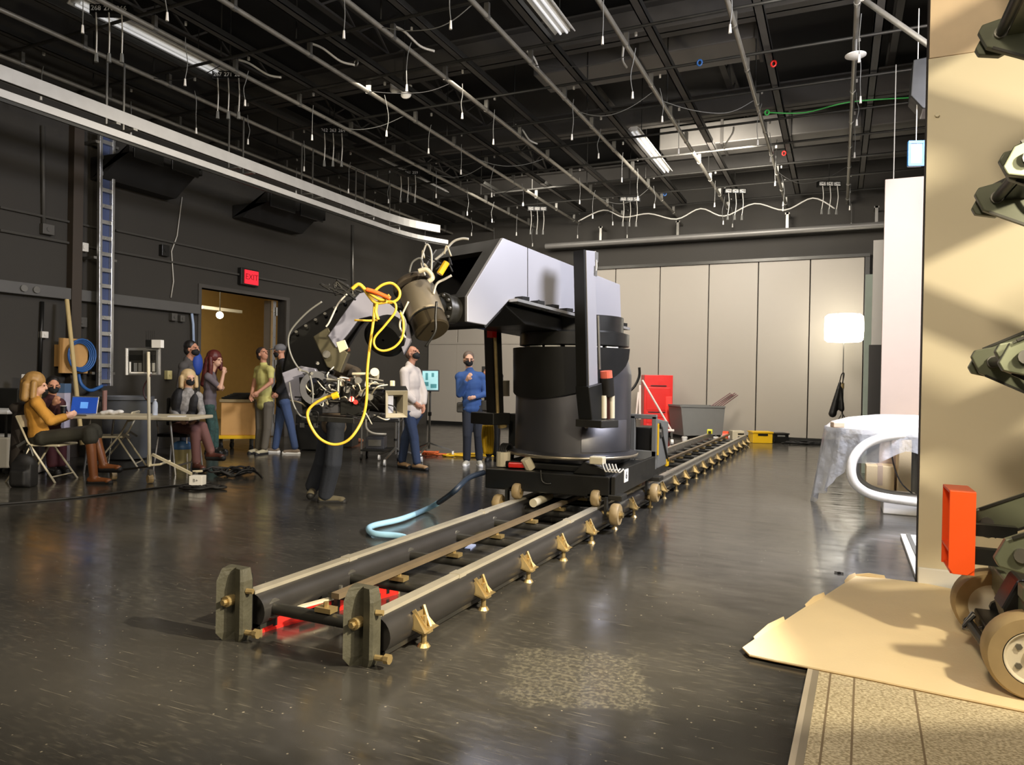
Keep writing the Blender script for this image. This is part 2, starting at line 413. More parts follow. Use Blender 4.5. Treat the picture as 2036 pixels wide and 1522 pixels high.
duct(-3.5, 1.6, 15.2, 6.2, 0.4, 0.45, 'grey air duct crossing the roof near the back wall')
duct(-4.8, -1.2, 11.5, 6.5, 0.4, 0.4, 'dark duct above the middle of the pipe grid')
def hvac(x0, y0, x1, y1, X, lab):
    a = FX(x0, y0, X); b = FX(x1, y1, X)
    y0, y1 = a.y, b.y; z1 = max(a.z, b.z); z0 = min(a.z, b.z)
    t = thing('wall_heater', lab, 'heater', (X, (y0+y1)/2, z0))
    MB().prism([(XL, y0, z1), (X, y0, z1), (X, y0, z0+0.45), (XL+0.3, y0, z0), (XL, y0, z0)], (0, y1-y0, 0)).build('housing', CEILBLK, t, bevel=0.02)
    for i in range(2):
        w_ = (y1-y0)/2
        MB().bb((X, y0+i*w_+0.08, z0+0.5), (X+0.03, y0+(i+1)*w_-0.08, z1-0.08)).build('grille', BLACK, t, bevel=0.01)
hvac(255, 300, 400, 390, XL+0.9, 'black hanging heater box on the left wall, beside the ladder')
hvac(530, 400, 645, 462, XL+0.9, 'black hanging heater box on the left wall above the exit sign')

# ------------------------------------------------------------------ pipe grid
ZP = 5.6
YP = [8.7+1.3*i for i in range(-4, 8)]
XP = [0.11-1.31*i for i in range(0, 9)]
clamp0 = MB().bb((-0.035, -0.03, 0.0), (0.035, 0.03, 0.14)).cyl((0, -0.03, 0.0), (0, 0.03, 0.0), 0.05, n=10)
clamp_me = None
names = ['rightmost', 'second from the right', 'third from the right', 'fourth from the right', 'fifth from the right', 'sixth from the right', 'third from the left', 'second from the left', 'leftmost']
cl_src = None
for i, X in enumerate(XP):
    p = tag(MB().cyl((X, 2.6, ZP), (X, 18.3, ZP), 0.031, n=12).build('ceiling_pipe', PIPE, smooth='auto'),
            'long steel grid pipe running to the back wall, %s of the row' % names[i], 'pipe', 'long pipes of the lighting grid')
    for y in YP:
        if cl_src is None:
            cl_src = MB().bb((-0.03, -0.022, 0.02), (0.03, 0.022, 0.16)).cyl((0, -0.03, 0), (0, 0.03, 0), 0.038, n=10).build('pipe_clamp', STEEL, p); c = cl_src
        else:
            c = cl_src.copy(); COL.objects.link(c); c.parent = p
        c.location = (X, y+0.06, ZP)
    for y in (3.3, 7.2, 11.1, 15.0):
        if i == 0 and y == 3.3: rod = MB().cyl((0, 0, 0), (0, 0, 1.25), 0.01, n=6).build('hanger_rod', DKSTEEL, p); c = rod
        else: c = rod.copy(); COL.objects.link(c); c.parent = p
        c.location = (X, y, ZP+0.1)
    r = thing('cable_raceway', 'black slotted raceway beside the grid pipe that is %s' % names[i], 'raceway', (X+0.22, 2.6, ZP+0.22), 'raceways over the grid pipes')
    MB().bb((X+0.20, 2.6, ZP+0.20), (X+0.215, 17.9, ZP+0.28)).build('side_rail', DKSTEEL, r)
    MB().bb((X+0.30, 2.6, ZP+0.20), (X+0.315, 17.9, ZP+0.28)).build('side_rail', DKSTEEL, r)
    MB().bb((X+0.20, 2.6, ZP+0.20), (X+0.315, 17.9, ZP+0.206)).build('tray', BEAM, r)
for j, y in enumerate(YP):
    tag(MB().cyl((XL+0.1, y, ZP+0.17), (3.4, y, ZP+0.17), 0.021, n=8).build('cross_pipe', DKSTEEL, smooth='auto'),
        'thin dark cross pipe of the ceiling grid, %s from the back wall' % ('nearest', 'second', 'third', 'fourth', 'fifth', 'sixth', 'seventh', 'eighth', 'ninth', 'tenth', 'eleventh', 'farthest')[len(YP)-1-j], 'pipe', 'cross pipes of the lighting grid')
# white pigtail leads hanging from the pipes
leads = []
for v in range(3):
    t = thing('hanging_lead', 'thin white lead with a small plug hanging from the pipe grid', 'cable', (0, 0, 0), 'white leads hanging from the pipe grid')
    b = (0.02, 0.07, -0.08)[v]; Lz = (0.42, 0.36, 0.5)[v]
    MB().tube(spl([(0, 0, 0.05), (b*0.5, 0, -0.1), (b*0.8, b*0.3, -Lz*0.6), (b*0.6, 0, -Lz)], 4), 0.0055, n=5).build('lead', GREY, t)
    MB().cyl((b*0.6, 0, -Lz-0.09), (b*0.6, 0, -Lz), 0.017, 0.011, n=8).build('plug', WHITEP, t)
    MB().bb((-0.013, -0.013, 0.2), (0.013, 0.013, 0.25)).build('label_tab', WHITE, t)
    leads.append(t)
n = 0
for i, X in enumerate(XP):
    for j, y in enumerate(YP[1:]):
        if (i*5+j*3) % 7 in (0, 3): continue
        s = leads[(i+2*j) % 3]; loc = (X+0.05, y+0.25+0.3*((i*7+j*5) % 4)/4, ZP+0.02)
        if n < 3 and s.location.length < 0.01: s.location = loc; s.rotation_euler = (0, 0, i*1.3+j); n += 1
        else: s = dup(s, loc, i*1.3+j)
        s['label'] = 'plugged lead on the %s grid pipe, %s from its far end' % (names[i], ('nearest', 'second', 'third', 'fourth', 'fifth', 'sixth', 'seventh', 'eighth', 'ninth', 'tenth', 'farthest')[len(YP)-2-j]); s['group'] = 'leads on the %s grid pipe' % names[i]
# bent conduit tails
tails = []
ct = tag(MB().tube(spl([(0, 0, 0.02), (0.1, 0.12, -0.03), (0.18, 0.35, -0.14), (0.3, 0.5, -0.17)], 5), 0.016, n=6).build('conduit_tail', WHITEC, smooth=True),
         'short bent white conduit tail sticking out beside a grid pipe', 'conduit', 'bent white conduit tails in the grid')
spots = [(-1.6, 3.9), (-0.3, 6.2), (-1.6, 7.5), (-2.9, 8.9), (-4.2, 8.9), (-5.5, 7.6), (-6.8, 7.6), (-8.1, 7.6), (-5.5, 11.4), (-3.0, 6.2), (-0.8, 6.9), (-2.0, 12.9)]
spots.sort(key=lambda q: (V((q[0], q[1], 0)).dot(CR))/(V((q[0], q[1], 0)).dot(CF)))
ORD = ['leftmost', 'second', 'third', 'fourth', 'fifth', 'sixth', 'seventh', 'eighth', 'ninth', 'tenth', 'eleventh', 'rightmost']
for q, (X, y) in enumerate(spots):
    o = ct if q == 0 else ct.copy()
    if q: COL.objects.link(o)
    o['label'] = 'bent white conduit tail beside a grid pipe, %s counted across the picture' % ORD[q]
    o.location = (X+0.26, y, ZP+0.21); o.rotation_euler = (0, 0, -0.4+0.15*q)
# three-socket drop boxes with number plates
def text(body, size, loc, rot, m, parent=None, name='lettering', ext=0.002):
    cu = bpy.data.curves.new('t', 'FONT'); cu.body = body; cu.size = size; cu.extrude = ext; cu.align_x = 'CENTER'; cu.align_y = 'CENTER'; cu.resolution_u = 2
    tmp = bpy.data.objects.new('t', cu); COL.objects.link(tmp)
    me = bpy.data.meshes.new_from_object(tmp.evaluated_get(bpy.context.evaluated_depsgraph_get()))
    bpy.data.objects.remove(tmp)
    me.materials.clear(); me.materials.append(m)
    o = bpy.data.objects.new(name, me); COL.objects.link(o)
    off = V((0, 0, 0))
    if parent:
        o.parent = parent; off = parent.location.copy()
        if parent.parent: off = off+parent.parent.location
    o.location = V(loc)-off; o.rotation_euler = rot
    return o
plates = [(222, 22, ('268', '270', '266'), 5.9, 'nearest the top left corner'), (457, 152, ('267', '271', '269'), 5.9, 'above the long white strip light'), (664, 262, ('262', '263', '264'), 5.9, 'left of the middle of the grid'),
          (812, 345, ('260', '261', '259'), 5.9, 'over the far strip light'), (1068, 416, ('254', '255', '256'), 5.75, 'above the robot arm'), (1252, 397, ('250', '251', '252'), 5.75, 'in front of the back wall, left one'), (1461, 381, ('246', '247', '248'), 5.75, 'in front of the back wall, middle one'), (1648, 367, ('242', '243', '244'), 5.75, 'in front of the back wall, right one')]
for px, py, nums, z, lab in plates:
    p = FZ(px, py, z)
    t = thing('socket_box', 'black box with three number plates, '+lab, 'socket', p, 'numbered socket boxes in the grid')
    ax = V((CR.x, CR.y, 0)).normalized(); rz = YAW
    MB().cyl(p, (p.x, p.y, ZC), 0.012, n=6).build('drop_rod', DKSTEEL, t)
    m = MB().box(p, (0.5, 0.1, 0.12), rz); m.build('box', BLACK, t)
    for q in range(3):
        c = p+ax*(q-1)*0.16 - V((CF.x, CF.y, 0))*0.06
        MB().box(c+V((0, 0, 0.0)), (0.13, 0.012, 0.075), rz).build('number_plate', WHITE if z < 5.8 else BLACK, t)
        text(nums[q], 0.085, c-V((CF.x, CF.y, 0))*0.008, (math.pi/2, 0, rz), BLACK if z < 5.8 else mat('plate_digits', 'f0f0ee', 0.5), t)
        MB().tube(spl([c+V((0, 0, -0.05)), c+V((0.02, 0, -0.3)), c+V((-0.01, 0.02, -0.55))], 3), 0.009, n=5).build('lead', WHITEC, t)
        MB().cyl(c+V((-0.01, 0.02, -0.66)), c+V((-0.01, 0.02, -0.55)), 0.028, 0.02, n=6).build('plug', GREY, t)

# strip lights
def strip(p0, p1, w_, lab):
    p0 = V(p0); p1 = V(p1); p1.z = p0.z; d = (p1-p0).normalized(); s = d.cross(V((0, 0, 1)))
    t = thing('strip_light', lab, 'light', p0)
    MB().bar(p0, p1, w_*0.5, 0.07).build('housing', WHITE, t, bevel=0.008)
    MB().prism([p0-s*w_*0.5-V((0, 0, 0.035)), p0-s*w_*0.25+V((0, 0, 0.03)), p0-s*w_*0.22+V((0, 0, 0.02)), p0-s*w_*0.46-V((0, 0, 0.045))], p1-p0).build('reflector', WHITE, t)
    MB().prism([p0+s*w_*0.5-V((0, 0, 0.035)), p0+s*w_*0.25+V((0, 0, 0.03)), p0+s*w_*0.22+V((0, 0, 0.02)), p0+s*w_*0.46-V((0, 0, 0.045))], p1-p0).build('reflector', WHITE, t)
    for q in (-1, 1): MB().cyl(p0+s*q*w_*0.15+d*0.04-V((0, 0, 0.06)), p1+s*q*w_*0.15-d*0.04-V((0, 0, 0.06)), 0.017, n=8).build('tube', mat('strip_tube', 'f4f4f4', 0.3, emit=0.45), t)
    for f in (0.2, 0.8):
        q = p0.lerp(p1, f); MB().cyl(q, (q.x, q.y, ZC), 0.008, n=5).build('hanger', DKSTEEL, t)
def stripx(x0, y0, x1, y1, z, w_, lab):
    a, b = FZ(x0, y0, z), FZ(x1, y1, z); strip(a, V((a.x, b.y, z)), w_, lab)
stripx(150, -5, 428, 148, 6.0, 0.34, 'long white strip light at the top left of the roof')
stripx(755, 318, 872, 382, 6.0, 0.3, 'white strip light over the left wall end, far from the camera')
stripx(1062, -20, 1112, 62, 6.0, 0.3, 'white strip light at the middle of the top edge')
stripx(1260, 255, 1326, 338, 6.0, 0.26, 'white strip light right of the middle, under the dark duct')

# silver curtain track on the left
TX = -8.75
a, b = FX(-60, 158, TX), FX(800, 456, TX); zt = (a.z+b.z)/2
t = thing('curtain_track', 'long silver double curtain track hung high along the left wall', 'track', (TX, 6, zt))
path = [V((TX, 2.5, zt)), V((TX, 12.8, zt)), V((TX+0.12, 13.6, zt)), V((TX+0.45, 14.4, zt))]
for q, (dx, dz, w_, h) in enumerate(((0.0, -0.07, 0.08, 0.09), (-0.22, 0.25, 0.08, 0.17))):
    m = MB()
    pts = [path[0]]+spl(path[1:], 5)
    for u, v_ in zip(pts[:-1], pts[1:]): m.bar(u+V((dx, -0.005, dz)), v_+V((dx, 0.005, dz)), w_, h)
    m.build('rail', mat('track_white', 'c8c6bf', 0.4, 0.2), t)
    m = MB()
    for u, v_ in zip(pts[:-1], pts[1:]): m.bar(u+V((dx, -0.005, dz-0.065)), v_+V((dx, 0.005, dz-0.065)), 0.03, 0.04)
    m.build('slot', DKSTEEL, t)
for y in [4.3, 4.6, 6.4, 6.65, 8.5, 8.8, 10.2, 10.5, 11.8, 12.1, 13.0]:
    MB().bb((TX-0.2, y-0.012, zt), (TX-0.185, y+0.012, ZP-0.03)).build('hanger_strap', STEEL, t)
    MB().bb((TX-0.36, y-0.03, zt+0.05), (TX+0.05, y+0.03, zt+0.075)).build('bracket', STEEL, t)
# thick pipe along the back wall
a = FY(1085, 490, 17.9); b = FY(1757, 447, 17.9); zb = (a.z+b.z)/2
bp = thing('drop_pipe', 'thick grey pipe hung along the top of the back wall', 'pipe', (a.x, 17.9, zb))
MB().cyl((a.x, 17.9, zb), (b.x+1.5, 17.9, zb), 0.075, n=16).build('tube', mat('grey_pipe', '7d7b76', 0.45, 0.3, 0.1), bp, smooth='auto')
for px in (1195, 1348, 1565, 1742):
    c = FY(px, 460, 17.9); MB().bb((c.x-0.03, 17.86, zb+0.05), (c.x+0.03, 17.94, zb+0.42)).bb((c.x-0.05, 17.86, zb+0.38), (c.x+0.05, YB, zb+0.42)).build('bracket', STEEL, bp)
# white draped cable in front of the back wall
pts = []
for px, py in ((1150, 440), (1200, 418), (1240, 432), (1290, 425), (1345, 436), (1393, 415), (1440, 430), (1500, 405), (1560, 418), (1616, 394), (1660, 415)): pts.append(FY(px, py, 17.2))
tag(MB().tube(spl(pts, 5), 0.016, n=6).build('swag_cable', WHITEC, smooth=True), 'white cable looped in swags along the far end of the grid', 'cable')
# near right brace pipe and vertical hanging pipe
tag(MB().cyl(FD(1698, -14, 8.2), FD(1850, 92, 7.4), 0.03, n=12).build('brace_pipe', PIPE, smooth='auto'), 'bright steel pipe sloping down behind the top of the tan flat', 'pipe')
# wall-mounted projector dish, lamp heads and small items in the grid
p = FZ(1701, 116, 5.35)
t = thing('disc_fixture', 'round white disc fixture clamped to the rightmost grid pipe', 'fixture', p)
MB().lathe(p, [(0.0, 0.0), (0.07, 0.005), (0.12, 0.03), (0.12, 0.04), (0.06, 0.05), (0, 0.05)], 24).build('disc', WHITEP, t, smooth='auto')
MB().cyl(p+V((0, 0, 0.05)), (p.x, p.y, ZP), 0.02, n=8).build('stem', STEEL, t)
p = FZ(795, 178, 5.9)
t = thing('twin_floodlight', 'white twin-headed floodlight fixed up in the grid left of the centre', 'light', p)
for dx in (-0.09, 0.12):
    c = p+V((dx, 0, 0.02 if dx < 0 else -0.1)); MB().lathe(c, [(0, 0.12), (0.05, 0.11), (0.085, 0.0), (0.075, -0.02), (0, -0.03)], 14, axis=(0.3, -0.9, 0.5)).build('lamp_head', WHITEP, t, smooth='auto')
MB().box(p+V((0, 0.1, 0.05)), (0.3, 0.05, 0.08)).build('base', WHITEP, t, bevel=0.01)
MB().cyl(p+V((0, 0.1, 0.05)), (p.x, p.y+0.1, ZC), 0.012, n=6).build('rod', DKSTEEL, t)
for px, py, m, lab in ((708, 125, STEEL, 'small steel'), (1391, 125, BLUEC, 'small blue'), (1538, 127, RED, 'small red'), (1559, 305, RED, 'round red'), (1525, 224, mat('green_cable', '3fae4e', 0.5), 'coiled green'), (1322, 386, BLUEC, 'tiny blue')):
    p = FZ(px, py, 5.75); tag(MB().tube([p+V((0.032*math.cos(q), 0.0, 0.04*math.sin(q))) for q in [i*math.pi/5 for i in range(10)]], 0.014, n=5, closed=True).build('tape_roll', m, smooth=True), lab+' ring of tape hanging in the grid', 'tape')
tag(MB().tube(spl([FZ(1530, 224, 5.75), FZ(1600, 224, 5.72), FZ(1690, 203, 5.75), FZ(1815, 194, 5.78)], 5), 0.011, n=5).build('green_cable', mat('green_cable', '3fae4e', 0.5), smooth=True), 'thin green cable strung across the grid at the right', 'cable')
p = FZ(1826, 195, 4.9); p = FD(1838, 172, 8.0)
sp = thing('ceiling_speaker', 'black wedge loudspeaker hanging at the edge of the tan flat', 'speaker', p)
MB().prism([p+V((-0.12, -0.1, 0.28)), p+V((0.16, -0.1, 0.3)), p+V((0.16, -0.1, -0.3)), p+V((-0.02, -0.1, -0.28)), p+V((-0.14, -0.1, -0.12))], (0, 0.35, 0)).build('cabinet', BLACK, sp, bevel=0.01)
MB().cyl(p+V((0.05, 0.1, 0.25)), V((p.x+0.05, p.y+0.1, ZP+0.17)), 0.015, n=6).build('hanger', DKSTEEL, sp)
p = FD(1821, 308, 8.0)
bl = thing('wrapped_box', 'clear box edged with bright blue tape hanging by the tan flat', 'box', p)
MB().box(p, (0.15, 0.1, 0.25), 0.3).build('box', glass_mat('clear_box', 'cdd6dd', 0.75), bl, bevel=0.01)
for sx in (-0.075, 0.075): MB().box(p+V((sx*0.95, -0.045+sx*0.3, 0)), (0.03, 0.03, 0.27), 0.3).build('tape_edge', mat('blue_tape', '3a86cf', 0.5), bl)
for sz in (-0.125, 0.125): MB().box(p+V((0, -0.05, sz)), (0.17, 0.03, 0.03), 0.3).build('tape_edge', mat('blue_tape', '3a86cf', 0.5), bl)
MB().cyl(p+V((0, 0, 0.12)), V((p.x, p.y, ZP)), 0.005, n=5).build('string', WHITEC, bl)

# ------------------------------------------------------------------ left wall fittings
XW = XL+0.04
def wconduit(pix, r, m, lab, name='wall_conduit', xo=0.03):
    pts = [FX(x_, y_, XL+xo) for x_, y_ in pix]
    tag(MB().tube(pts, r, n=6).build(name, m, smooth=True), lab, 'conduit'); return pts
z0 = FX(200, 593, XW).z
tr = thing('wall_trunking', 'grey cable trunking running level along the left wall', 'trunking', (XW, 5, z0))
MB().bb((XL, 1.5, z0-0.09), (XL+0.12, DY0-0.1, z0+0.09)).build('channel', mat('trunking_grey', '5b5a57', 0.55, 0.2), tr, bevel=0.008)
for px in (47, 72): c = FX(px, 578, XL+0.13); MB().cyl((XL+0.12, c.y, z0), (XL+0.15, c.y, z0), 0.05, n=12).build('socket', STEEL, tr)
CGR = mat('conduit_grey', '55534e', 0.55, 0.3)
wconduit([(85, 250), (87, 450)], 0.03, CGR, 'upright conduit near the left edge, above a square box')
wconduit([(84, 600), (79, 742)], 0.03, BLACK, 'black upright conduit below the trunking by the seated women')
wconduit([(161, 500), (160, 600)], 0.025, BLACK, 'short black conduit dropping from a white box left of the ladder')
wconduit([(362, 392), (352, 470), (341, 500), (345, 560), (340, 592)], 0.010, WHITEC, 'thin loose cable hanging down the wall right of the ladder', 'wall_cable')
wconduit([(701, 448), (701, 590)], 0.035, STEEL, 'pale upright conduit on the far part of the left wall')
for (a_, b_, lab) in (((0, 412), (200, 442), 'thin conduit low on the dark wall, left of the ladder'), ((230, 458), (690, 580), 'thin level conduit on the dark wall right of the ladder')):
    a = FX(*a_, XW); b = FX(*b_, XW); tag(MB().cyl((XW, a.y, a.z), (XW, b.y, a.z), 0.018, n=6).build('wall_conduit', CGR), lab, 'conduit')
a = FX(0, 458, XW); tag(MB().cyl((XW, a.y, a.z), (XW, 17.9, a.z), 0.02, n=6).build('wall_conduit', CGR), 'long thin conduit along the whole dark wall', 'conduit')
for px, py, w_, h, m, lab in ((90, 457, .18, .16, CGR, 'grey square junction box at the foot of the upright conduit'), (161, 492, .14, .14, WHITEP, 'small white box on the dark wall left of the ladder'), (323, 499, .16, .2, BLACK, 'black box with a bent arm on the wall right of the ladder'),
        (157, 641, .16, .16, CGR, 'square socket box above the plywood board'), (83, 666, .1, .1, WHITEP, 'small pale box on the black conduit behind the seated women'), (341, 631, .12, .14, CGR, 'left socket box of the pair left of the doorway'), (357, 634, .1, .12, CGR, 'right socket box of the pair left of the doorway'), (331, 746, .1, .16, mat('ivory', 'd9cf96', 0.5), 'ivory switch plate low on the wall right of the monitor stand'), (199, 262, .1, .06, WHITEP, 'tiny white bracket beside the ladder top')):
    c = FX(px, py, XL); t = thing('wall_box', lab, 'box', c)
    MB().bb((XL, c.y-w_/2, c.z-h/2), (XL+0.09, c.y+w_/2, c.z+h/2)).build('case', m, t, bevel=0.008)
    MB().cyl((XL+0.09, c.y, c.z), (XL+0.1, c.y, c.z), min(w_, h)*0.22, n=10).build('knockout', m, t)
# ladder
lx = XL+0.3
a = FX(212, 262, lx); b = FX(208, 768, lx); ym = (a.y+b.y)/2
ya, yb_ = a.y, b.y
ld = thing('wall_ladder', 'tall silver ladder fixed upright against the dark left wall', 'ladder', (lx, ym, b.z))
hw = 0.11
for s_ in (-1, 1): MB().bar((lx, yb_+s_*hw*0.9, b.z), (lx, ya+s_*hw, a.z), 0.07, 0.05, up=(0, 1, 0)).build('side_rail', ALU, ld, bevel=0.006)
nr = 16
for i in range(nr):
    f = (i+0.3)/nr; y_ = yb_+(ya-yb_)*f; z_ = b.z+(a.z-b.z)*f
    MB().box((lx, y_, z_), (0.05, hw*1.9, 0.06)).build('rung', ALU, ld)
for f in (0.05, 0.5, 0.95): MB().bb((XL, ym-0.2, b.z+(a.z-b.z)*f-0.02), (lx, ym-0.15, b.z+(a.z-b.z)*f+0.02)).bb((XL, ym+0.15, b.z+(a.z-b.z)*f-0.02), (lx, ym+0.2, b.z+(a.z-b.z)*f+0.02)).build('stand_off', STEEL, ld)
MB().bb((lx-0.06, ym-0.09, b.z), (lx-0.035, ym+0.09, a.z)).build('back_plate', mat('blue_grey_plate', '3f4c72', 0.5), ld)
tag(MB().bb((XL, ya-0.42, 0), (XL+0.14, ya-0.26, a.z)).build('wall_post', mat('wood_post', '3d342a', 0.65)), 'brown upright post on the wall just left of the ladder', 'post')
# exit sign
c = FX(500, 552, XL+0.12)
ex = thing('exit_sign', 'lit red EXIT sign on a black backing above the doorway', 'sign', (XL, c.y, c.z))
MB().bb((XL, c.y-0.26, c.z-0.17), (XL+0.1, c.y+0.22, c.z+0.17)).build('housing', BLACK, ex, bevel=0.01)
MB().bb((XL+0.1, c.y-0.17, c.z-0.14), (XL+0.115, c.y+0.2, c.z+0.14)).build('face', mat('exit_red', 'e02030', 0.4, emit=1.1), ex)
text('EXIT', 0.17, (XL+0.118, c.y+0.015, c.z), (math.pi/2, 0, math.pi/2), mat('exit_letters', '7a0d18', 0.5, emit=0.3), ex)
# plywood board with a coil, leaning wooden pole
a = FX(121, 672, XL+0.25); b = FX(176, 743, XL+0.25)
bd = thing('plywood_board', 'square plywood board on the dark wall behind a leaning pole', 'board', (XL+0.2, (a.y+b.y)/2, b.z))
MB().bb((XL+0.2, a.y, b.z), (XL+0.23, b.y, a.z)).build('sheet', WOOD, bd)
MB().bb((XL+0.02, a.y+0.05, b.z+0.1), (XL+0.2, a.y+0.1, a.z-0.1)).build('batten', WOOD, bd); MB().bb((XL+0.02, b.y-0.1, b.z+0.1), (XL+0.2, b.y-0.05, a.z-0.1)).build('batten', WOOD, bd)
c = FX(161, 707, XL+0.3)
m = MB()
for q in range(4): m.tube([c+V((0.02*q-0.03, (0.17+0.018*q)*math.cos(i*math.pi/10), (0.2+0.018*q)*math.sin(i*math.pi/10))) for i in range(20)], 0.014, n=5, closed=True)
tag(m.build('cable_coil', BLUEC, smooth=True), 'blue cable coil hung on the plywood board', 'cable')
tag(MB().tube(spl([FX(156, 745, XL+0.35), FX(162, 765, XL+0.4), FX(180, 777, XL+0.4), FX(203, 768, XL+0.35)], 5), 0.028, n=6).build('cable_loop', BLUEC, smooth=True), 'blue cable drooping from the board to the ladder foot', 'cable')
tag(MB().cyl(FX(133, 596, XL+0.32), FX(152, 785, XL+0.75)+V((0.12,0.02,-0.75)), 0.03, n=10).build('wooden_pole', mat('pale_wood', 'c9b27c', 0.6), smooth='auto'), 'long pale wooden pole leaning across the plywood board', 'pole')
# blue rope with bundle by the doorway
bt = thing('hanging_rope', 'pale blue rope hanging beside the doorway with a blue bundle', 'rope', FX(383, 625, XL+0.1))
MB().tube([FX(381, 622, XL+0.08), FX(384, 645, XL+0.08), FX(386, 725, XL+0.1)], 0.025, n=6).build('rope', mat('pale_rope', '9fb2cf', 0.6), bt, smooth=True)
c = FX(392, 724, XL+0.15); MB().ell(c, (0.09, 0.11, 0.22)).build('bundle', mat('blue_bundle', '2b4fae', 0.6), bt, smooth=True)

# loose leads looped up in the grid
rg_ = random.Random(11)
for k in range(22):
    i = rg_.randrange(0, 7); y = rg_.uniform(5.0, 17.0); y2 = y+rg_.uniform(-0.5, 0.5); dp = rg_.uniform(0.08, 0.3)
    a = V((XP[i], y, ZP)); b = V((XP[i+1], y2, ZP)); m_ = a.lerp(b, rg_.uniform(0.35, 0.65))
    tag(MB().tube(spl([a, a.lerp(m_, 0.5)+V((0, 0, -dp*0.75)), m_+V((0, 0, -dp)), m_.lerp(b, 0.5)+V((0, 0, -dp*0.7)), b], 4), 0.006, n=5).build('slung_cable', (GREY, DKSTEEL, RUBBER)[k % 3], smooth=True),
        'thin cable slung between two neighbouring grid pipes', 'cable', 'cables slung between the grid pipes')

# ------------------------------------------------------------------ set pieces at the right
TY = 5.62
x0 = FY(1834, 700, TY).x
zs = FY(1850, 117, TY).z
tf = thing('tan_set_flat', 'tall tan painted set wall at the right, lit warm and crossed by shadows', 'set wall', (x0, TY, 0))
MB().bb((x0, TY, 0.0), (3.6, TY+0.02, zs)).build('lower_panel', TAN, tf)
MB().bb((x0+0.004, TY-0.004, zs+0.004), (3.6, TY+0.02, 4.6)).build('upper_panel', mat('upper_tan', 'dcc4a4', 0.6), tf)
MB().bb((x0-0.004, TY+0.02, 0), (x0+0.07, TY+0.11, 4.6)).build('edge_stud', mat('dark_edge', '2e2620', 0.7), tf)
for xx in (1.6, 2.6): MB().bb((xx, TY+0.02, 0), (xx+0.07, TY+0.11, 4.6)).build('stud', WOOD, tf)
zb_ = FY(1833, 1128, TY).z
MB().bb((x0, TY-0.022, 0), (3.6, TY, zb_)).build('baseboard', WHITE, tf, bevel=0.006)
MB().cyl((FY(1863, 230, TY).x, TY-0.02, FY(1863, 230, TY).z), (FY(1863, 230, TY).x, TY, FY(1863, 230, TY).z), 0.014, n=8).build('hook', CREAM, tf)
# pale column flat
CY = 10.6
a = FY(1760, 357, CY); b = FY(1845, 357, CY)
sc = thing('pale_set_flat', 'tall pale pink set flat standing just left of the tan wall', 'set wall', (a.x, CY, 0))
MB().bb((a.x, CY, 0), (b.x+1.2, CY+0.06, a.z)).build('panel', PINK, sc, bevel=0.006)
MB().bb((a.x+0.02, CY+0.06, 0), (a.x+0.1, CY+0.2, a.z-0.05)).build('stud', WOOD, sc)
tag(MB().cyl((a.x+0.1, CY+0.03, a.z), (a.x+0.1, CY+0.03, ZP), 0.006, n=5).build('hanging_line', WHITEC), 'thin white line running up from the pale set flat to the grid', 'line')
CY = 11.2
a = FY(1737, 478, CY); b = FY(1762, 478, CY); zmid = FY(1745, 686, CY).z
sc = thing('white_set_flat', 'narrow white set flat with a dark lower half, behind the pale pink flat', 'set wall', (a.x, CY, 0))
MB().bb((a.x, CY, zmid), (b.x+0.8, CY+0.06, a.z)).build('upper_panel', WHITE, sc)
MB().bb((FY(1728, 686, CY).x, CY+0.01, 0), (b.x+0.8, CY+0.07, zmid)).build('lower_panel', mat('slate_panel', '4c4b4b', 0.6), sc)
CY = 12.4
a = FY(1721, 546, CY); b = FY(1745, 546, CY)
sc = thing('green_edged_flat', 'slim pale green edged flat standing behind the narrow white one', 'set wall', (a.x, CY, 0))
MB().bb((a.x, CY, 0), (b.x+0.4, CY+0.05, a.z)).build('panel', mat('pale_green', 'cfe0d2', 0.5), sc, bevel=0.005)
# white board on the floor and white plinth
a = FZ(1790, 1068); b = FZ(1829, 1160)
wbx = thing('white_base_board', 'white grooved board lying on the floor against the tan flat edge', 'board', (0.7, 6.6, 0))
MB().prism([V((a.x, a.y, 0)), V((b.x-0.02, TY+0.15, 0)), V((1.5, TY+0.15, 0)), V((1.5, a.y, 0))], (0, 0, 0.03)).build('board', WHITE, wbx, bevel=0.005)
MB().bar(V((a.x+0.06, a.y-0.02, 0.035)), V((b.x+0.05, TY+0.17, 0.035)), 0.03, 0.016).build('groove_strip', GREY, wbx)
a = FY(1756, 1000, 8.6)
pl_ = thing('white_plinth', 'low white plinth block under the plastic-wrapped table', 'plinth', (a.x, 8.6, 0))
MB().bb((a.x, 8.6, 0), (a.x+0.32, 9.1, 0.17)).build('block', WHITE, pl_, bevel=0.01)
MB().bb((a.x-0.015, 8.585, 0.15), (a.x+0.335, 9.1, 0.19)).build('cap', WHITE, pl_, bevel=0.006)
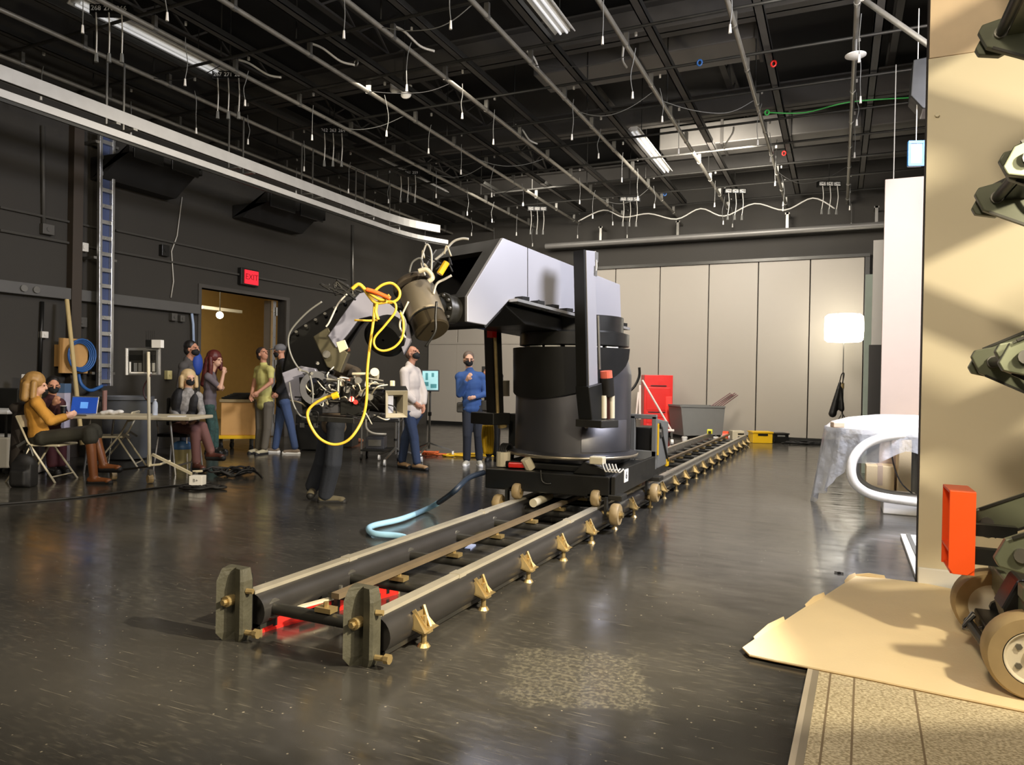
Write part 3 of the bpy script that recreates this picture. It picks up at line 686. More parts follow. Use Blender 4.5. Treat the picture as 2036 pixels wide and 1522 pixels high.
# plastic wrapped oval table
D = 7.8
tc_ = FD(1800, 850, D); c = V((tc_.x+0.12, tc_.y+0.15, 0)); zt_ = FD(1700, 866, D-0.3).z
pt = thing('wrapped_oval_table', 'white domed oval table draped in clear plastic sheet, beside the tan flat', 'table', (c.x, c.y, 0))
rx, ry = 0.92, 0.62
def oval(rx, ry, z, n=40, ph=0): return [c+V((rx*math.cos(2*math.pi*i/n), ry*math.sin(2*math.pi*i/n), z)) for i in range(n)]
m = MB(); rings = [(1.0, 0.0), (1.0, 0.05), (0.93, 0.11), (0.75, 0.16), (0.45, 0.2), (0.02, 0.21)]
vs = []; fs = []; n = 40
for s_, dz in rings: vs += oval(rx*s_, ry*s_, zt_+dz)
for j in range(len(rings)-1): fs += [(j*n+i, j*n+(i+1) % n, (j+1)*n+(i+1) % n, (j+1)*n+i) for i in range(n)]
fs.append(tuple(range(n-1, -1, -1)))
m.add(vs, fs); m.build('top', mat('white_gloss', 'f2f2f0', 0.3), pt, smooth='auto')
m = MB()
pts = [FD(x_, y_, d_) for x_, y_, d_ in ((1842, 866, 7.4), (1770, 868, 7.45), (1722, 884, 7.5), (1697, 912, 7.5), (1693, 945, 7.5), (1708, 970, 7.5), (1748, 988, 7.5), (1845, 1002, 7.4))]
m.tube(spl(pts, 6), 0.048, n=10); m.build('bent_frame_tube', mat('white_gloss', 'f2f2f0', 0.3), pt, smooth=True)
m = MB(); m.tube(spl([p+V((0.05, 0.35, 0)) for p in pts], 6), 0.04, n=8); m.build('bent_frame_tube', GREY, pt, smooth=True)
for q in (0.5, 0.0): MB().cyl(c+V((q, 0.1, 0)), c+V((q, 0.1, zt_)), 0.035, n=10).build('leg', GREY, pt)
PLASTIC = glass_mat('clear_plastic_sheet', 'e6ecf8', 0.5, 0.1)
m = MB(); n = 90; vs = []; lv = 9; fs = []
for j in range(lv):
    f = j/(lv-1)
    for i in range(n):
        th = math.radians(95 + 250*i/(n-1)); rip = 0.035*math.sin(i*0.9+j*0.2)*f + 0.02*math.sin(i*2.3+1)*f
        leftness = max(0, -math.cos(th))
        drop = (0.25 + 0.62*leftness**3 + 0.05*math.sin(i*0.5))
        vs.append(c+V(((rx+0.012+rip+0.10*f*leftness)*math.cos(th), (ry+0.012+rip)*math.sin(th), zt_+0.05-drop*f)))
for j in range(lv-1): fs += [(j*n+i, j*n+i+1, (j+1)*n+i+1, (j+1)*n+i) for i in range(n-1)]
m.add(vs, fs); m.build('plastic_sheet', PLASTIC, pt, smooth=True)
p = FD(1665, 845, D-0.1); MB().box(p, (0.12, 0.1, 0.06), 0.4).build('taped_corner', mat('tape_tan', 'd8c0a8', 0.5), pt, bevel=0.01)
m = MB(); m.tube(spl([FD(1770, 868, 7.7), FD(1776, 920, 7.7), FD(1795, 965, 7.7), FD(1840, 1000, 7.8)], 5), 0.008, n=5)
tag(m.build('hanging_wire', DGREY, smooth=True), 'thin dark wire hanging under the plastic-wrapped table', 'cable')
for q, (x_, y_, w_, h_, d_) in enumerate(((1750, 985, 0.75, 0.62, 8.9), (1700, 990, 0.45, 0.4, 9.4))):
    p = FZ(x_, y_+8) if q == 0 else V((c.x-0.25, c.y+1.05, 0))
    p = V((c.x-0.1, c.y+0.95, 0)) if q == 0 else V((c.x-0.45, c.y+1.15, 0))
    t = thing('cardboard_box', ('large tan cardboard box seen through the plastic sheet', 'lower tan cardboard box left of the large one behind the sheet')[q], 'box', p)
    if q == 0: bx = (p.x, p.x+0.9, p.y, p.y+0.5, 0.72)
    else: bx = (p.x, p.x+0.32, p.y, p.y+0.4, 0.35)
    MB().bb((bx[0], bx[2], 0), (bx[1], bx[3], bx[4])).build('carton', CARD, t, bevel=0.008)
    MB().bb(((bx[0]+bx[1])/2-0.03, bx[2]-0.002, bx[4]*0.3), ((bx[0]+bx[1])/2+0.03, bx[3], bx[4]+0.003)).build('tape_strip', mat('tape_tan', 'd8c0a8', 0.5), t)
# lantern on a stand
p = FD(1678, 653, 15.7); rr = 0.40
ln = thing('lantern_light', 'glowing white drum lantern on a thin stand near the back wall', 'lamp', (p.x, p.y, 0))
h = 0.30
MB().lathe(p, [(0.02, h+0.01), (rr*0.85, h), (rr*0.97, h*0.85), (rr, 0), (rr*0.97, -h*0.85), (rr*0.85, -h), (0.02, -h-0.01)], 28).build('shade', mat('lantern_glow', 'fff6e2', 0.5, emit=11.0), ln, smooth='auto')
MB().cyl((p.x, p.y, 1.25), (p.x, p.y, p.z-h), 0.012, n=8).build('upper_tube', STEEL, ln)
MB().cyl((p.x, p.y, 0.3), (p.x, p.y, 1.35), 0.02, n=8).build('lower_tube', STEEL, ln)
MB().cyl((p.x, p.y, 1.3), (p.x, p.y, 1.42), 0.03, n=8).build('collar', BRASS, ln)
for q in range(3):
    an = q*2.094+0.4; MB().tube([(p.x, p.y, 0.75), (p.x+0.5*math.cos(an), p.y+0.5*math.sin(an), 0.012)], 0.012, n=6).build('leg', STEEL, ln)
jp = FD(1662, 800, 15.5)
jk = thing('dark_cloth_bag', 'black cloth bag hanging on the lantern stand', 'bag', jp)
MB().caps(jp+V((0.07, 0, 0.42)), jp+V((-0.06, 0, -0.25)), 0.035, 0.09).caps(jp+V((0.1, 0.0, 0.3)), jp+V((0.12, 0, -0.15)), 0.03, 0.06).build('cloth', BLACK, jk, remesh=0.02)
MB().tube(spl([jp+V((0.06, 0, 0.4)), jp+V((0.1, 0, 0.6)), jp+V((0.15, -0.02, 0.62)), jp+V((0.12, 0, 0.4))], 4), 0.012, n=5).build('strap', BLACK, jk)

# ------------------------------------------------------------------ camera track
def rx_(X0, y): return X0 + (y-2.77)*0.0105   # the track runs very slightly off square
T0, T1 = 2.77, 16.6
tk = thing('camera_track', 'long black steel robot track of two round-sided rails on the floor', 'track', (-2.4, T0, 0))
RAILM = mat('rail_black', '3b3937', 0.36, 0.5, 0.1)
RTOP = mat('rail_top', 'b5ae9c', 0.4, 0.5, 0.15)
def rail(X0, ztop):
    a = V((rx_(X0, T0+0.08), T0+0.08, 0)); b = V((rx_(X0, T1), T1, 0))
    prof = []
    for i in range(24):
        an = 2*math.pi*i/24; prof.append(V((0.098*math.cos(an), 0, 0.118+0.093*math.sin(an))))
    r = MB().prism([a+q for q in prof], b-a).build('rail_tube', RAILM, tk, smooth='auto')
    MB().prism([a+V((dx, 0, z)) for dx, z in ((-0.03, ztop-0.02), (0.03, ztop-0.02), (0.03, ztop), (-0.03, ztop))], b-a).build('rail_top', RTOP, r)
    MB().prism([a+V((dx, 0, z)) for dx, z in ((-0.022, 0.19), (0.022, 0.19), (0.022, ztop-0.02), (-0.022, ztop-0.02))], b-a).build('rail_web', DKSTEEL, r)
    MB().prism([a+V((dx, 0, z)) for dx, z in ((-0.07, 0.03), (0.07, 0.03), (0.07, 0.052), (-0.07, 0.052))], b-a).build('rail_foot', DKSTEEL, r)
    y = T0+0.9; 
    while y < T1:
        q = rx_(X0, y); 
        MB().bb((q-0.035, y-0.04, ztop-0.03), (q+0.035, y+0.04, ztop+0.003)).build('joint_plate', RTOP, r); y += 1.83
rail(-2.01, 0.225); rail(-2.79, 0.225)
a = V((rx_(-2.36, 3.0), 3.0, 0.215)); b = V((rx_(-2.36, T1), T1, 0.215))
MB().bar(a, b, 0.05, 0.03).build('drive_rack', mat('rack_steel', '8a7a62', 0.45, 0.6, 0.2), tk)
ct_ = bo_ = None
y = T0+0.16
while y < T1:
    if ct_ is None:
        ct_ = MB().cyl((-0.33, 0, 0), (0.33, 0, 0), 0.032, n=12).build('cross_tube', DKSTEEL, tk, smooth='auto'); o = ct_
        bo_ = MB().cyl((0, 0, 0.02), (0, 0, 0.075), 0.014, n=6).bb((-0.05, -0.03, 0.025), (0.05, 0.03, 0.05)).build('clamp_bolt', BRASS, tk); q = bo_
        fl_ = MB().cyl((-0.335, 0, 0), (-0.315, 0, 0), 0.052, n=14).build('tube_flange', STEEL, tk); f_ = fl_
        fo = MB()
        fo.prism([(0.085, -0.05, 0.17), (0.085, 0.05, 0.17), (0.095, 0.07, 0.10), (0.16, 0.07, 0.085), (0.16, -0.07, 0.085), (0.095, -0.07, 0.10)], (0.012, 0, 0.006))
        fo.cyl((0.125, 0, 0.075), (0.125, 0, 0.1), 0.045, n=6).cyl((0.125, 0, 0.1), (0.125, 0, 0.155), 0.014, n=8).cyl((0.125, 0, 0.015), (0.125, 0, 0.08), 0.015, n=8).cyl((0.125, 0, 0.0), (0.125, 0, 0.018), 0.034, 0.022, n=12).bar((0.09, -0.045, 0.19), (0.15, -0.02, 0.09), 0.012, 0.02).bar((0.09, 0.045, 0.19), (0.15, 0.02, 0.09), 0.012, 0.02)
        fo = fo.build('levelling_foot', BRASS, tk); g = fo
    else:
        o, q, f_, g = ct_.copy(), bo_.copy(), fl_.copy(), fo.copy()
        for z_ in (o, q, f_, g): COL.objects.link(z_); z_.parent = tk
    for z_, X0, dy, z in ((o, -2.4, 0, 0.12), (q, -2.36, 0, 0.13), (f_, -2.385, 0, 0.12)): z_.location = V((rx_(X0, y), y+dy, z))
    g.location = V((rx_(-2.01, y), y+0.18, 0))
    y += 0.655
def endcap(X, Y):
    prof = [(-0.10, 0.06), (-0.098, 0.035), (-0.072, -0.028), (-0.066, -0.05), (0.004, 0.03), (0.030, 0.0), (0.085, -0.012), (0.10, 0.0), (0.10, 0.06)]
    vs = []; fs = []; n_ = len(prof)
    for z_, sx in ((0.0, 0.72), (0.045, 1.0), (0.31, 1.0), (0.355, 0.86), (0.37, 0.8)):
        vs += [V((X+0.01+x_*sx*0.8, Y+(y_ if y_ > 0.03 else 0.02+(y_-0.02)*min(1, sx*sx)), z_)) for x_, y_ in prof]
    for q in range(4): fs += [(q*n_+i, q*n_+(i+1) % n_, (q+1)*n_+(i+1) % n_, (q+1)*n_+i) for i in range(n_)]
    fs += [tuple(range(n_-1, -1, -1)), tuple(range(4*n_, 5*n_))]
    e = MB().add(vs, fs).build('end_cap', OLIVE, tk)
    MB().prism([V((X+x_, Y+0.055, z_)) for x_, z_ in ((-0.07, 0.05), (0.07, 0.05), (0.07, 0.33), (-0.07, 0.33))], (0, 0.03, 0)).build('back_plate', DKSTEEL, e)
    MB().cyl((X+0.0, Y-0.03, 0.205), (X+0.0, Y+0.02, 0.205), 0.028, n=14).cyl((X, Y-0.05, 0.205), (X, Y-0.02, 0.205), 0.015, n=6).build('bolt', BRASS, e)
    MB().cyl((X+0.09, Y+0.02, 0.05), (X+0.15, Y+0.03, 0.05), 0.014, n=8).cyl((X+0.14, Y+0.03, 0.05), (X+0.165, Y+0.03, 0.05), 0.024, n=8).build('side_screw', BRASS, e)
    MB().cyl((X+0.09, Y+0.02, 0.26), (X+0.125, Y+0.03, 0.26), 0.014, n=8).build('side_screw', BRASS, e)
endcap(-2.03, T0-0.02); endcap(-2.80, T0-0.05)
# red spirit level lying along the track
a = FZ(516, 1258); b = FZ(790, 1180)
lv_ = thing('spirit_level', 'long red spirit level lying inside the near end of the track', 'tool', (a.x, a.y, 0))
d = (b-a).normalized()
MB().bar(a+V((0, 0, 0.042)), b+V((0, 0, 0.042)), 0.02, 0.075).build('web', RED, lv_)
for z in (0.006, 0.078): MB().bar(a+V((0, 0, z)), b+V((0, 0, z)), 0.034, 0.012).build('edge_rail', RED if z < 0.05 else CREAM, lv_)
for f in (0.0, 1.0): MB().bar(a.lerp(b, f)+V((0, 0, 0.042))-d*0.006, a.lerp(b, f)+V((0, 0, 0.042))+d*0.006, 0.036, 0.084).build('end_plate', BRASS, lv_)
for f, hl, hz_ in ((0.09, 0.012, 0.05), (0.30, 0.05, 0.03), (0.5, 0.03, 0.05), (0.70, 0.05, 0.03), (0.91, 0.012, 0.05)): MB().bar(a.lerp(b, f)+V((0, 0, 0.042))-d*hl, a.lerp(b, f)+V((0, 0, 0.042))+d*hl, 0.024, hz_).build('vial_window' if hl < 0.04 else 'hand_hole', BLACK, lv_)
c2 = a.lerp(b, 0.45)+V((0.06, 0, 0))
tl = thing('hand_clamp', 'small black clamp on the floor by the red level', 'tool', (c2.x, c2.y, 0))
MB().bar(c2+V((-0.05, 0, 0.11)), c2+V((0.09, 0.02, 0.10)), 0.03, 0.03).bar(c2+V((0, 0, 0)), c2+V((0, 0.01, 0.11)), 0.025, 0.025, up=(1, 0, 0)).build('jaw', BLACK, tl)
MB().cyl(c2+V((0.03, 0, 0.12)), c2+V((0.03, 0.0, 0.17)), 0.012, n=8).build('screw', STEEL, tl)
for px, py, col, lab in ((975, 1072, 'e0c23c', 'small yellow tag lying between the rails'), (935, 1088, 'c9d2ea', 'small pale blue tag lying between the rails')):
    p = FZ(px, py, 0.005); tag(MB().box(p, (0.05, 0.16, 0.01), 0.2).build('paper_tag', mat('tag_'+col, col, 0.6)), lab, 'tag')
# blue hose from the carriage
hp = [FD(962, 940, 6.9), FD(930, 952, 6.7), FD(900, 980, 6.45), FD(850, 1015, 6.2), FD(800, 1036, 6.0)]
hp = hp[:3]+[FZ(858, 1008, 0.05), FZ(800, 1032, 0.035), FZ(745, 1045, 0.035), FZ(733, 1053, 0.035), FZ(745, 1062, 0.035), FZ(790, 1066, 0.035), V((-3.2, 4.98, 0.03)), V((-3.02, 4.7, 0.03)), V((-2.96, 4.3, 0.03))]
hs = spl(hp, 6)
hz = thing('blue_hose', 'pale blue armoured hose looping on the floor beside the track', 'hose', (hp[4].x, hp[4].y, 0))
k_ = 17
MB().tube(hs[:k_], 0.026, n=10).build('dark_sleeve', mat('navy_sleeve', '14202e', 0.5), hz, smooth=True)
MB().tube(hs[k_-1:], 0.027, n=10).build('sleeve', LTBLUE, hz, smooth=True)

# ------------------------------------------------------------------ robot
AZ = R(20)
O = V((-2.48, 6.95, 0)); A_ = V((-math.sin(AZ), -math.cos(AZ), 0)); B_ = V((math.cos(AZ), -math.sin(AZ), 0))
def PLs(x_, y_, t): return FP(x_, y_, O+B_*t, B_)
rb = thing('camera_robot', 'huge black camera robot on a wheeled carriage riding the track', 'robot', (O.x, O.y, 0))
# carriage
X0, X1, Y0, Y1 = -3.10, -1.80, 6.2, 7.75
cg = MB().prism([(X0, Y0, 0.30), (X0, Y0, 0.49), (X1-0.05, Y0, 0.50), (X1-0.05, Y0, 0.30)], (0, Y1-Y0, 0)).build('carriage', BLACK, rb, bevel=0.012)
MB().prism([(X1-0.04, Y0+0.01, 0.32), (X1-0.04, Y0+0.01, 0.50), (X1-0.04, Y0+0.35, 0.55), (X1-0.04, Y1, 0.55), (X1-0.04, Y1, 0.33)], (0.04, 0, 0)).build('side_plate', DKSTEEL, cg, bevel=0.006)
p = FX(1245, 946, X1+0.002)
MB().bb((X1, p.y-0.07, p.z-0.06), (X1+0.004, p.y+0.07, p.z+0.06)).build('number_label', WHITE, cg)
text('6', 0.1, (X1+0.005, p.y, p.z), (math.pi/2, 0, math.pi/2), BLACK, cg, 'number')
MB().bb((X0+0.1, Y0+0.15, 0.5), (X1-0.25, Y1-0.1, 0.56)).build('deck_plate', BLACK, rb, bevel=0.01)
MB().prism([(X1-0.42, Y0+0.04, 0.5), (X1-0.1, Y0+0.04, 0.5), (X1-0.1, Y0+0.04, 0.56), (X1-0.3, Y0+0.04, 0.62)], (0, 0.35, 0)).build('wedge_cover', BLACK, rb, bevel=0.008)
p = FY(1185, 921, Y0-0.01)
MB().box(p+V((0, 0.05, 0.02)), (0.13, 0.1, 0.07)).build('pale_connector', CREAM, rb, bevel=0.01)
for q in range(5): MB().tube(spl([p+V((0.06+q*0.03, 0, 0)), p+V((0.1+q*0.03, -0.02, -0.07)), p+V((0.13+q*0.03, 0.02, -0.04))], 4), 0.007, n=5).build('lead', WHITEC, rb, smooth=True)
MB().tube(spl([FY(1075, 935, Y0-0.01), FY(1077, 955, Y0-0.02), FY(1085, 962, Y0-0.02), FY(1095, 962, Y0-0.01)], 4), 0.008, n=5).build('grab_handle', DKSTEEL, rb, smooth=True)
def roller(c, r, w_, lab='roller_wheel'):
    o = MB().lathe(c, [(0.02, -w_/2), (r*0.9, -w_/2), (r, -w_*0.3), (r, w_*0.3), (r*0.9, w_/2), (0.02, w_/2)], 22, axis=(1, 0, 0)).build(lab, URETH, rb, smooth='auto')
    MB().cyl(c-V((w_*0.7, 0, 0)), c+V((w_*0.7, 0, 0)), r*0.35, n=10).build('hub', BRASS, o); return o
for Y in (6.22, 7.65):
    for X, sx in ((rx_(-2.01, Y), 1), (rx_(-2.79, Y), -1)):
        roller(V((X, Y-0.02, 0.225+0.075)), 0.075, 0.07)
        roller(V((X+sx*0.19, Y-0.03, 0.17)), 0.10 if sx > 0 else 0.085, 0.075, 'side_roller')
        MB().bb((X-0.09, Y-0.02, 0.29), (X+0.2*max(sx, 0)+0.04, Y+0.16, 0.34)).build('axle_block', DKSTEEL, rb, bevel=0.01)
        MB().cyl((X+sx*0.06, Y-0.03, 0.17), (X+sx*0.26, Y-0.03, 0.17), 0.025, n=8).build('axle', BRASS, rb)
        MB().bb((X+sx*0.10-0.012, Y-0.06, 0.14), (X+sx*0.10+0.012, Y, 0.32)).build('axle_hanger', DKSTEEL, rb)
p = FX(1290, 985, -1.62)
MB().cyl(FD(1060, 1001, 6.62), FD(1093, 986, 6.95), 0.04, n=14).build('drive_motor', CREAM, rb, smooth='auto')
# clutter at the left rear of the carriage
MB().cyl((X0+0.1, Y0+0.2, 0.50), (X0+0.1, Y0+0.2, 0.64), 0.07, n=12).build('cable_gland', CREAM, rb)
MB().box((X0+0.28, Y0+0.12, 0.53), (0.16, 0.06, 0.05), 0.3).build('red_clamp', RED, rb, bevel=0.01)
MB().cyl((X0+0.42, Y0+0.14, 0.5), (X0+0.38, Y0+0.1, 0.6), 0.05, n=10).build('pale_motor', CREAM, rb)
m = MB()
for q in range(4): m.tube([V((X0+0.05+0.02*q, Y0+0.3+0.11*math.cos(i*math.pi/8), 0.6+0.11*math.sin(i*math.pi/8))) for i in range(16)], 0.012, n=5, closed=True)
m.build('cable_loops', RUBBER, rb, smooth=True)
# rear rack
m = MB()
for (x_, y_) in ((1256, 838), (1272, 838)):
    pass
ya_, yb2 = 7.85, 8.2
rk = MB().bb((X1-0.5, Y1, 0.32), (X1-0.02, Y1+0.75, 0.4)).build('rear_platform', DKSTEEL, rb, bevel=0.01)
MB().prism([(X1-0.06, 7.80, 0.4), (X1-0.06, 7.80, 0.98), (X1-0.06, 7.86, 0.98), (X1-0.06, 7.86, 0.4)], (0.05, 0, 0)).prism([(X1-0.3, 7.80, 0.4), (X1-0.3, 7.80, 0.98), (X1-0.3, 7.86, 0.98), (X1-0.3, 7.86, 0.4)], (0.05, 0, 0)).bb((X1-0.3, 7.8, 0.95), (X1-0.01, 7.86, 1.0)).bb((X1-0.3, 7.8, 0.5), (X1-0.01, 7.86, 0.6)).build('rack_frame', GREY, rb, bevel=0.005)
MB().prism([(X1-0.05, 7.9, 0.40), (X1-0.05, 7.9, 0.95), (X1-0.05, 8.42, 0.9), (X1-0.05, 8.42, 0.40)], (0.04, 0, 0)).build('rack_side', GREY, rb, bevel=0.01)
MB().bar((X1-0.005, 7.93, 0.9), (X1-0.005, 8.38, 0.44), 0.02, 0.03, up=(1, 0, 0)).build('rack_brace', DKSTEEL, rb)
MB().bb((X1-0.06, 8.34, 0.38), (X1, 8.44, 0.47)).build('corner_guard', YELLOWP, rb)
MB().bb((X1-0.3, 7.9, 0.55), (X1-0.1, 8.3, 0.85)).build('control_box', BLACK, rb, bevel=0.01)
MB().cyl((X1-0.04, 8.02, 0.8), (X1+0.01, 8.02, 0.8), 0.06, n=12).build('dial', STEEL, rb)
MB().bb((X1-0.03, 7.87, 0.55), (X1-0.0, 7.9, 0.9)).build('yellow_strip', YELLOWP, rb)
# tower
tw = MB().lathe(O, [(0.5, 0.56), (0.5, 0.60), (0.66, 0.61), (0.66, 0.645), (0.61, 0.66), (0.59, 0.665), (0.59, 1.42), (0.585, 1.46), (0.53, 1.66), (0.05, 1.68)], 64).build('tower', ROBOT, rb, smooth='auto')
MB().lathe(O, [(0.664, 0.612), (0.672, 0.618), (0.672, 0.635), (0.664, 0.642)], 64).build('base_ring', mat('ring_steel', '9b9280', 0.35, 0.8), tw, smooth=True)
MB().lathe(O, [(0.598, 0.68), (0.598, 0.98), (0.592, 0.985)], 10, a0=R(-62), a1=R(-8)).build('service_door', ROBOT, tw, smooth=True)
an = R(-58); MB().cyl(O+V((0.596*math.cos(an), 0.596*math.sin(an), 0.93)), O+V((0.612*math.cos(an), 0.612*math.sin(an), 0.93)), 0.02, n=10).build('door_knob', STEEL, tw)
MB().lathe(O, [(0.5, 1.66), (0.5, 1.70), (0.56, 1.71), (0.56, 1.83), (0.5, 1.85), (0.5, 2.0)], 48).build('shoulder_neck', BLACK, rb, smooth='auto')
# black shell in the shape of the arm's shadow on the tower top
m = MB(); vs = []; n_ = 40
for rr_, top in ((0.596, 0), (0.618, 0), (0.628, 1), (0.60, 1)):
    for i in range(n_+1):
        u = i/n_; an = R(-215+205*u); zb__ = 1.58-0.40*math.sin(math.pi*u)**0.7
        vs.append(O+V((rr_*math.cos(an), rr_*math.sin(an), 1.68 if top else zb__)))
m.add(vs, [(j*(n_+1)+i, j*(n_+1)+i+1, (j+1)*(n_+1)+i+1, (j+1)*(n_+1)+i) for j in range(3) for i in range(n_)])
m.build('arm_shadow_shell', mat('arm_shadow_black', '11110f', 0.5, spec=0.3), rb, smooth='auto')
for q in range(5):
    an = R(-115+q*22); MB().box(O+V((0.53*math.cos(an), 0.53*math.sin(an), 1.69)), (0.16, 0.02, 0.014), an+math.pi/2).build('pale_strip', mat('pale_strip', 'cfcfca', 0.35), rb)
# main arm
TR, AW = 0.30, 0.92
side = [PLs(*q, TR) for q in ((1000, 473), (1233, 566), (1236, 655), (1160, 636), (1012, 598), (967, 647), (929, 640), (929, 590))]
arm = MB().prism(side, -B_*0.035).build('arm_side_plate', ARMM, rb, bevel=0.006)
MB().prism([q-B_*AW for q in side], B_*0.035).build('arm_side_plate', ROBOT, rb, bevel=0.006)
def span(i, j, t0, t1, th, name, f0=0, f1=1, m=BLACKG, par=None, inw=0.0):
    p, q = side[i].lerp(side[j], f0), side[i].lerp(side[j], f1)
    u = (q-p).normalized(); nn = u.cross(B_).normalized()
    if nn.dot(p.lerp(q, 0.5)-(side[0]+side[1]+side[4]+side[6])/4) < 0: nn = -nn
    return MB().prism([p-B_*t0-nn*inw, q-B_*t0-nn*inw, q-B_*t0-nn*(th+inw), p-B_*t0-nn*(th+inw)], -B_*(t1-t0)).build(name, m, par or rb)
span(0, 1, 0.03, AW-0.03, 0.03, 'arm_top_plate')
span(1, 2, 0.03, AW-0.03, 0.03, 'arm_back_plate')
span(2, 4, 0.03, AW-0.03, 0.03, 'arm_belly_plate')
span(4, 5, 0.03, AW-0.03, 0.03, 'arm_throat_plate')
span(5, 6, 0.03, AW-0.03, 0.03, 'arm_chin_plate')
span(6, 7, 0.03, AW-0.03, 0.06, 'arm_nose_plate')
span(7, 0, 0.03, 0.17, 0.05, 'front_frame_post'); span(7, 0, AW-0.17, AW-0.03, 0.05, 'front_frame_post')
span(7, 0, 0.17, AW-0.17, 0.05, 'front_frame_head', 0.80, 1.0); span(7, 0, 0.17, AW-0.17, 0.05, 'front_frame_sill', 0.0, 0.06)
MB().prism([q-B_*0.05 for q in (side[0].lerp(side[1], 0.3), side[4].lerp(side[2], 0.1), side[4].lerp(side[2], 0.14), side[0].lerp(side[1], 0.34))], -B_*(AW-0.1)).build('inner_bulkhead', BLACK, rb)
# bolted ledge along the belly
for i0, f0, f1 in ((0, 0.0, 0.60), (0, 0.70, 1.0)):
    p, q = side[4].lerp(side[2], f0), side[4].lerp(side[2], f1)
    lg = MB().bar(p+B_*0.05, q+B_*0.05, 0.11, 0.025).build('bolted_ledge', ALU, rb)
    for k in range(5 if f0 == 0 else 4):
        c = p.lerp(q, (k+0.6)/(5 if f0 == 0 else 4.2))+B_*0.045
        MB().box(c+V((0, 0, 0.03)), (0.09, 0.09, 0.04), -AZ).build('ledge_block', BLACK, lg)
for px, py in ((1071, 600), (1137, 617)):
    p = PLs(px, py, TR); MB().cyl(p-B_*0.01, p+B_*0.004, 0.017, n=12).build('port_hole', BLACK, arm)
p, q = PLs(1049, 490, TR+0.001), PLs(1049, 590, TR+0.001)
MB().bar(p, q, 0.004, 0.006, up=(1, 0, 0)).build('plate_seam', DKSTEEL, arm)
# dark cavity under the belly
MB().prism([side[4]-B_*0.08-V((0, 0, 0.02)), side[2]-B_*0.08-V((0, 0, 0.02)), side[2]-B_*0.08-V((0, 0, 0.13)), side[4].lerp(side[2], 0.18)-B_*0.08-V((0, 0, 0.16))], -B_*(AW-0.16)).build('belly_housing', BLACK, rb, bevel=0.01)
# counterweight posts
TP = 0.62
pa_, pb2 = PLs(1166, 500, TP), PLs(1172, 775, TP)
MB().bar(pb2, pa_, 0.13, 0.10, up=B_).build('lift_post', ARMM, rb, bevel=0.006)  # pale like the arm side: light on the post is in the colour
MB().bar(pb2+A_*0.075-B_*0.02, pa_+A_*0.075-B_*0.02, 0.03, 0.12, up=B_).build('post_shaded_side', BLACK, rb)  # black strip colours in the shaded side of the post
pr, pq = PLs(1189, 628, TP), PLs(1192, 735, TP); MB().cyl(pq, pr, 0.014, n=8).build('ram_rod', STEEL, rb)
for px, py in ((1181, 512), (1179, 540)):
    p = PLs(px, py, TP+0.02); MB().box(p, (0.06, 0.05, 0.09), -AZ).build('pulley_bracket', STEEL, rb)
MB().tube(spl([PLs(1183, 500, TP+0.03), PLs(1186, 530, TP+0.05), PLs(1181, 548, TP+0.03)], 4), 0.008, n=5).build('cable_end', WHITEC, rb)
p, q = PLs(1170, 765, TP), PLs(1178, 842, TP); MB().bar(q, p, 0.2, 0.16, up=B_).build('gearbox', BLACK, rb, bevel=0.01)
p, q = PLs(1187, 848, TP+0.05), PLs(1187, 836, TP+0.05); MB().box(p.lerp(q, 0.5), (0.30, 0.26, 0.07), -AZ).build('base_shoe', DKSTEEL, rb, bevel=0.008)
p, q = PLs(1205, 738, TP+0.08), PLs(1206, 752, TP+0.08); MB().cyl(q, p, 0.055, n=16).build('red_cap', mat('salmon_red', 'd8654c', 0.5), rb)
q2 = PLs(1208, 788, TP+0.08); MB().cyl(q2, q, 0.065, n=16).build('accumulator', BLACKG, rb, smooth='auto')
for px in (1200, 1216):
    MB().cyl(PLs(px, 832, TP+0.08), PLs(px, 787, TP+0.08), 0.030, n=12).build('fluid_cylinder', CREAM, rb, smooth='auto')
MB().cyl(PLs(1209, 835, TP+0.08), PLs(1208, 785, TP+0.08), 0.02, n=10).build('centre_rod', mat('dark_red_rod', '3c1a14', 0.4, 0.3), rb)
TQ = -0.62
pa_, pb2 = PLs(979, 640, TQ), PLs(985, 838, TQ)
MB().bar(pb2, pa_, 0.13, 0.13, up=B_).build('lift_post', BLACK, rb, bevel=0.006)
MB().cyl(PLs(990, 832, TQ+0.1), PLs(984, 668, TQ+0.1), 0.018, n=8).build('ram_rod', BRASS, rb, smooth='auto')
MB().box(PLs(978, 662, TQ+0.08), (0.08, 0.06, 0.10), -AZ).build('red_bracket', RED, rb)
MB().cyl(PLs(1004, 788, TQ), PLs(1004, 757, TQ), 0.05, n=12).build('white_canister', CREAM, rb, smooth='auto')
MB().box(PLs(975, 832, TQ), (0.34, 0.25, 0.12), -AZ).build('base_shoe', BLACK, rb, bevel=0.01)
MB().cyl(PLs(999, 850, TQ+0.1), PLs(996, 828, TQ+0.1), 0.05, n=10).build('brass_fitting', BRASS, rb)
MB().bb((O.x-0.68, O.y-0.1, 0.58), (O.x-0.5, O.y+0.2, 1.0)).build('side_cover', BLACK, rb, bevel=0.01)

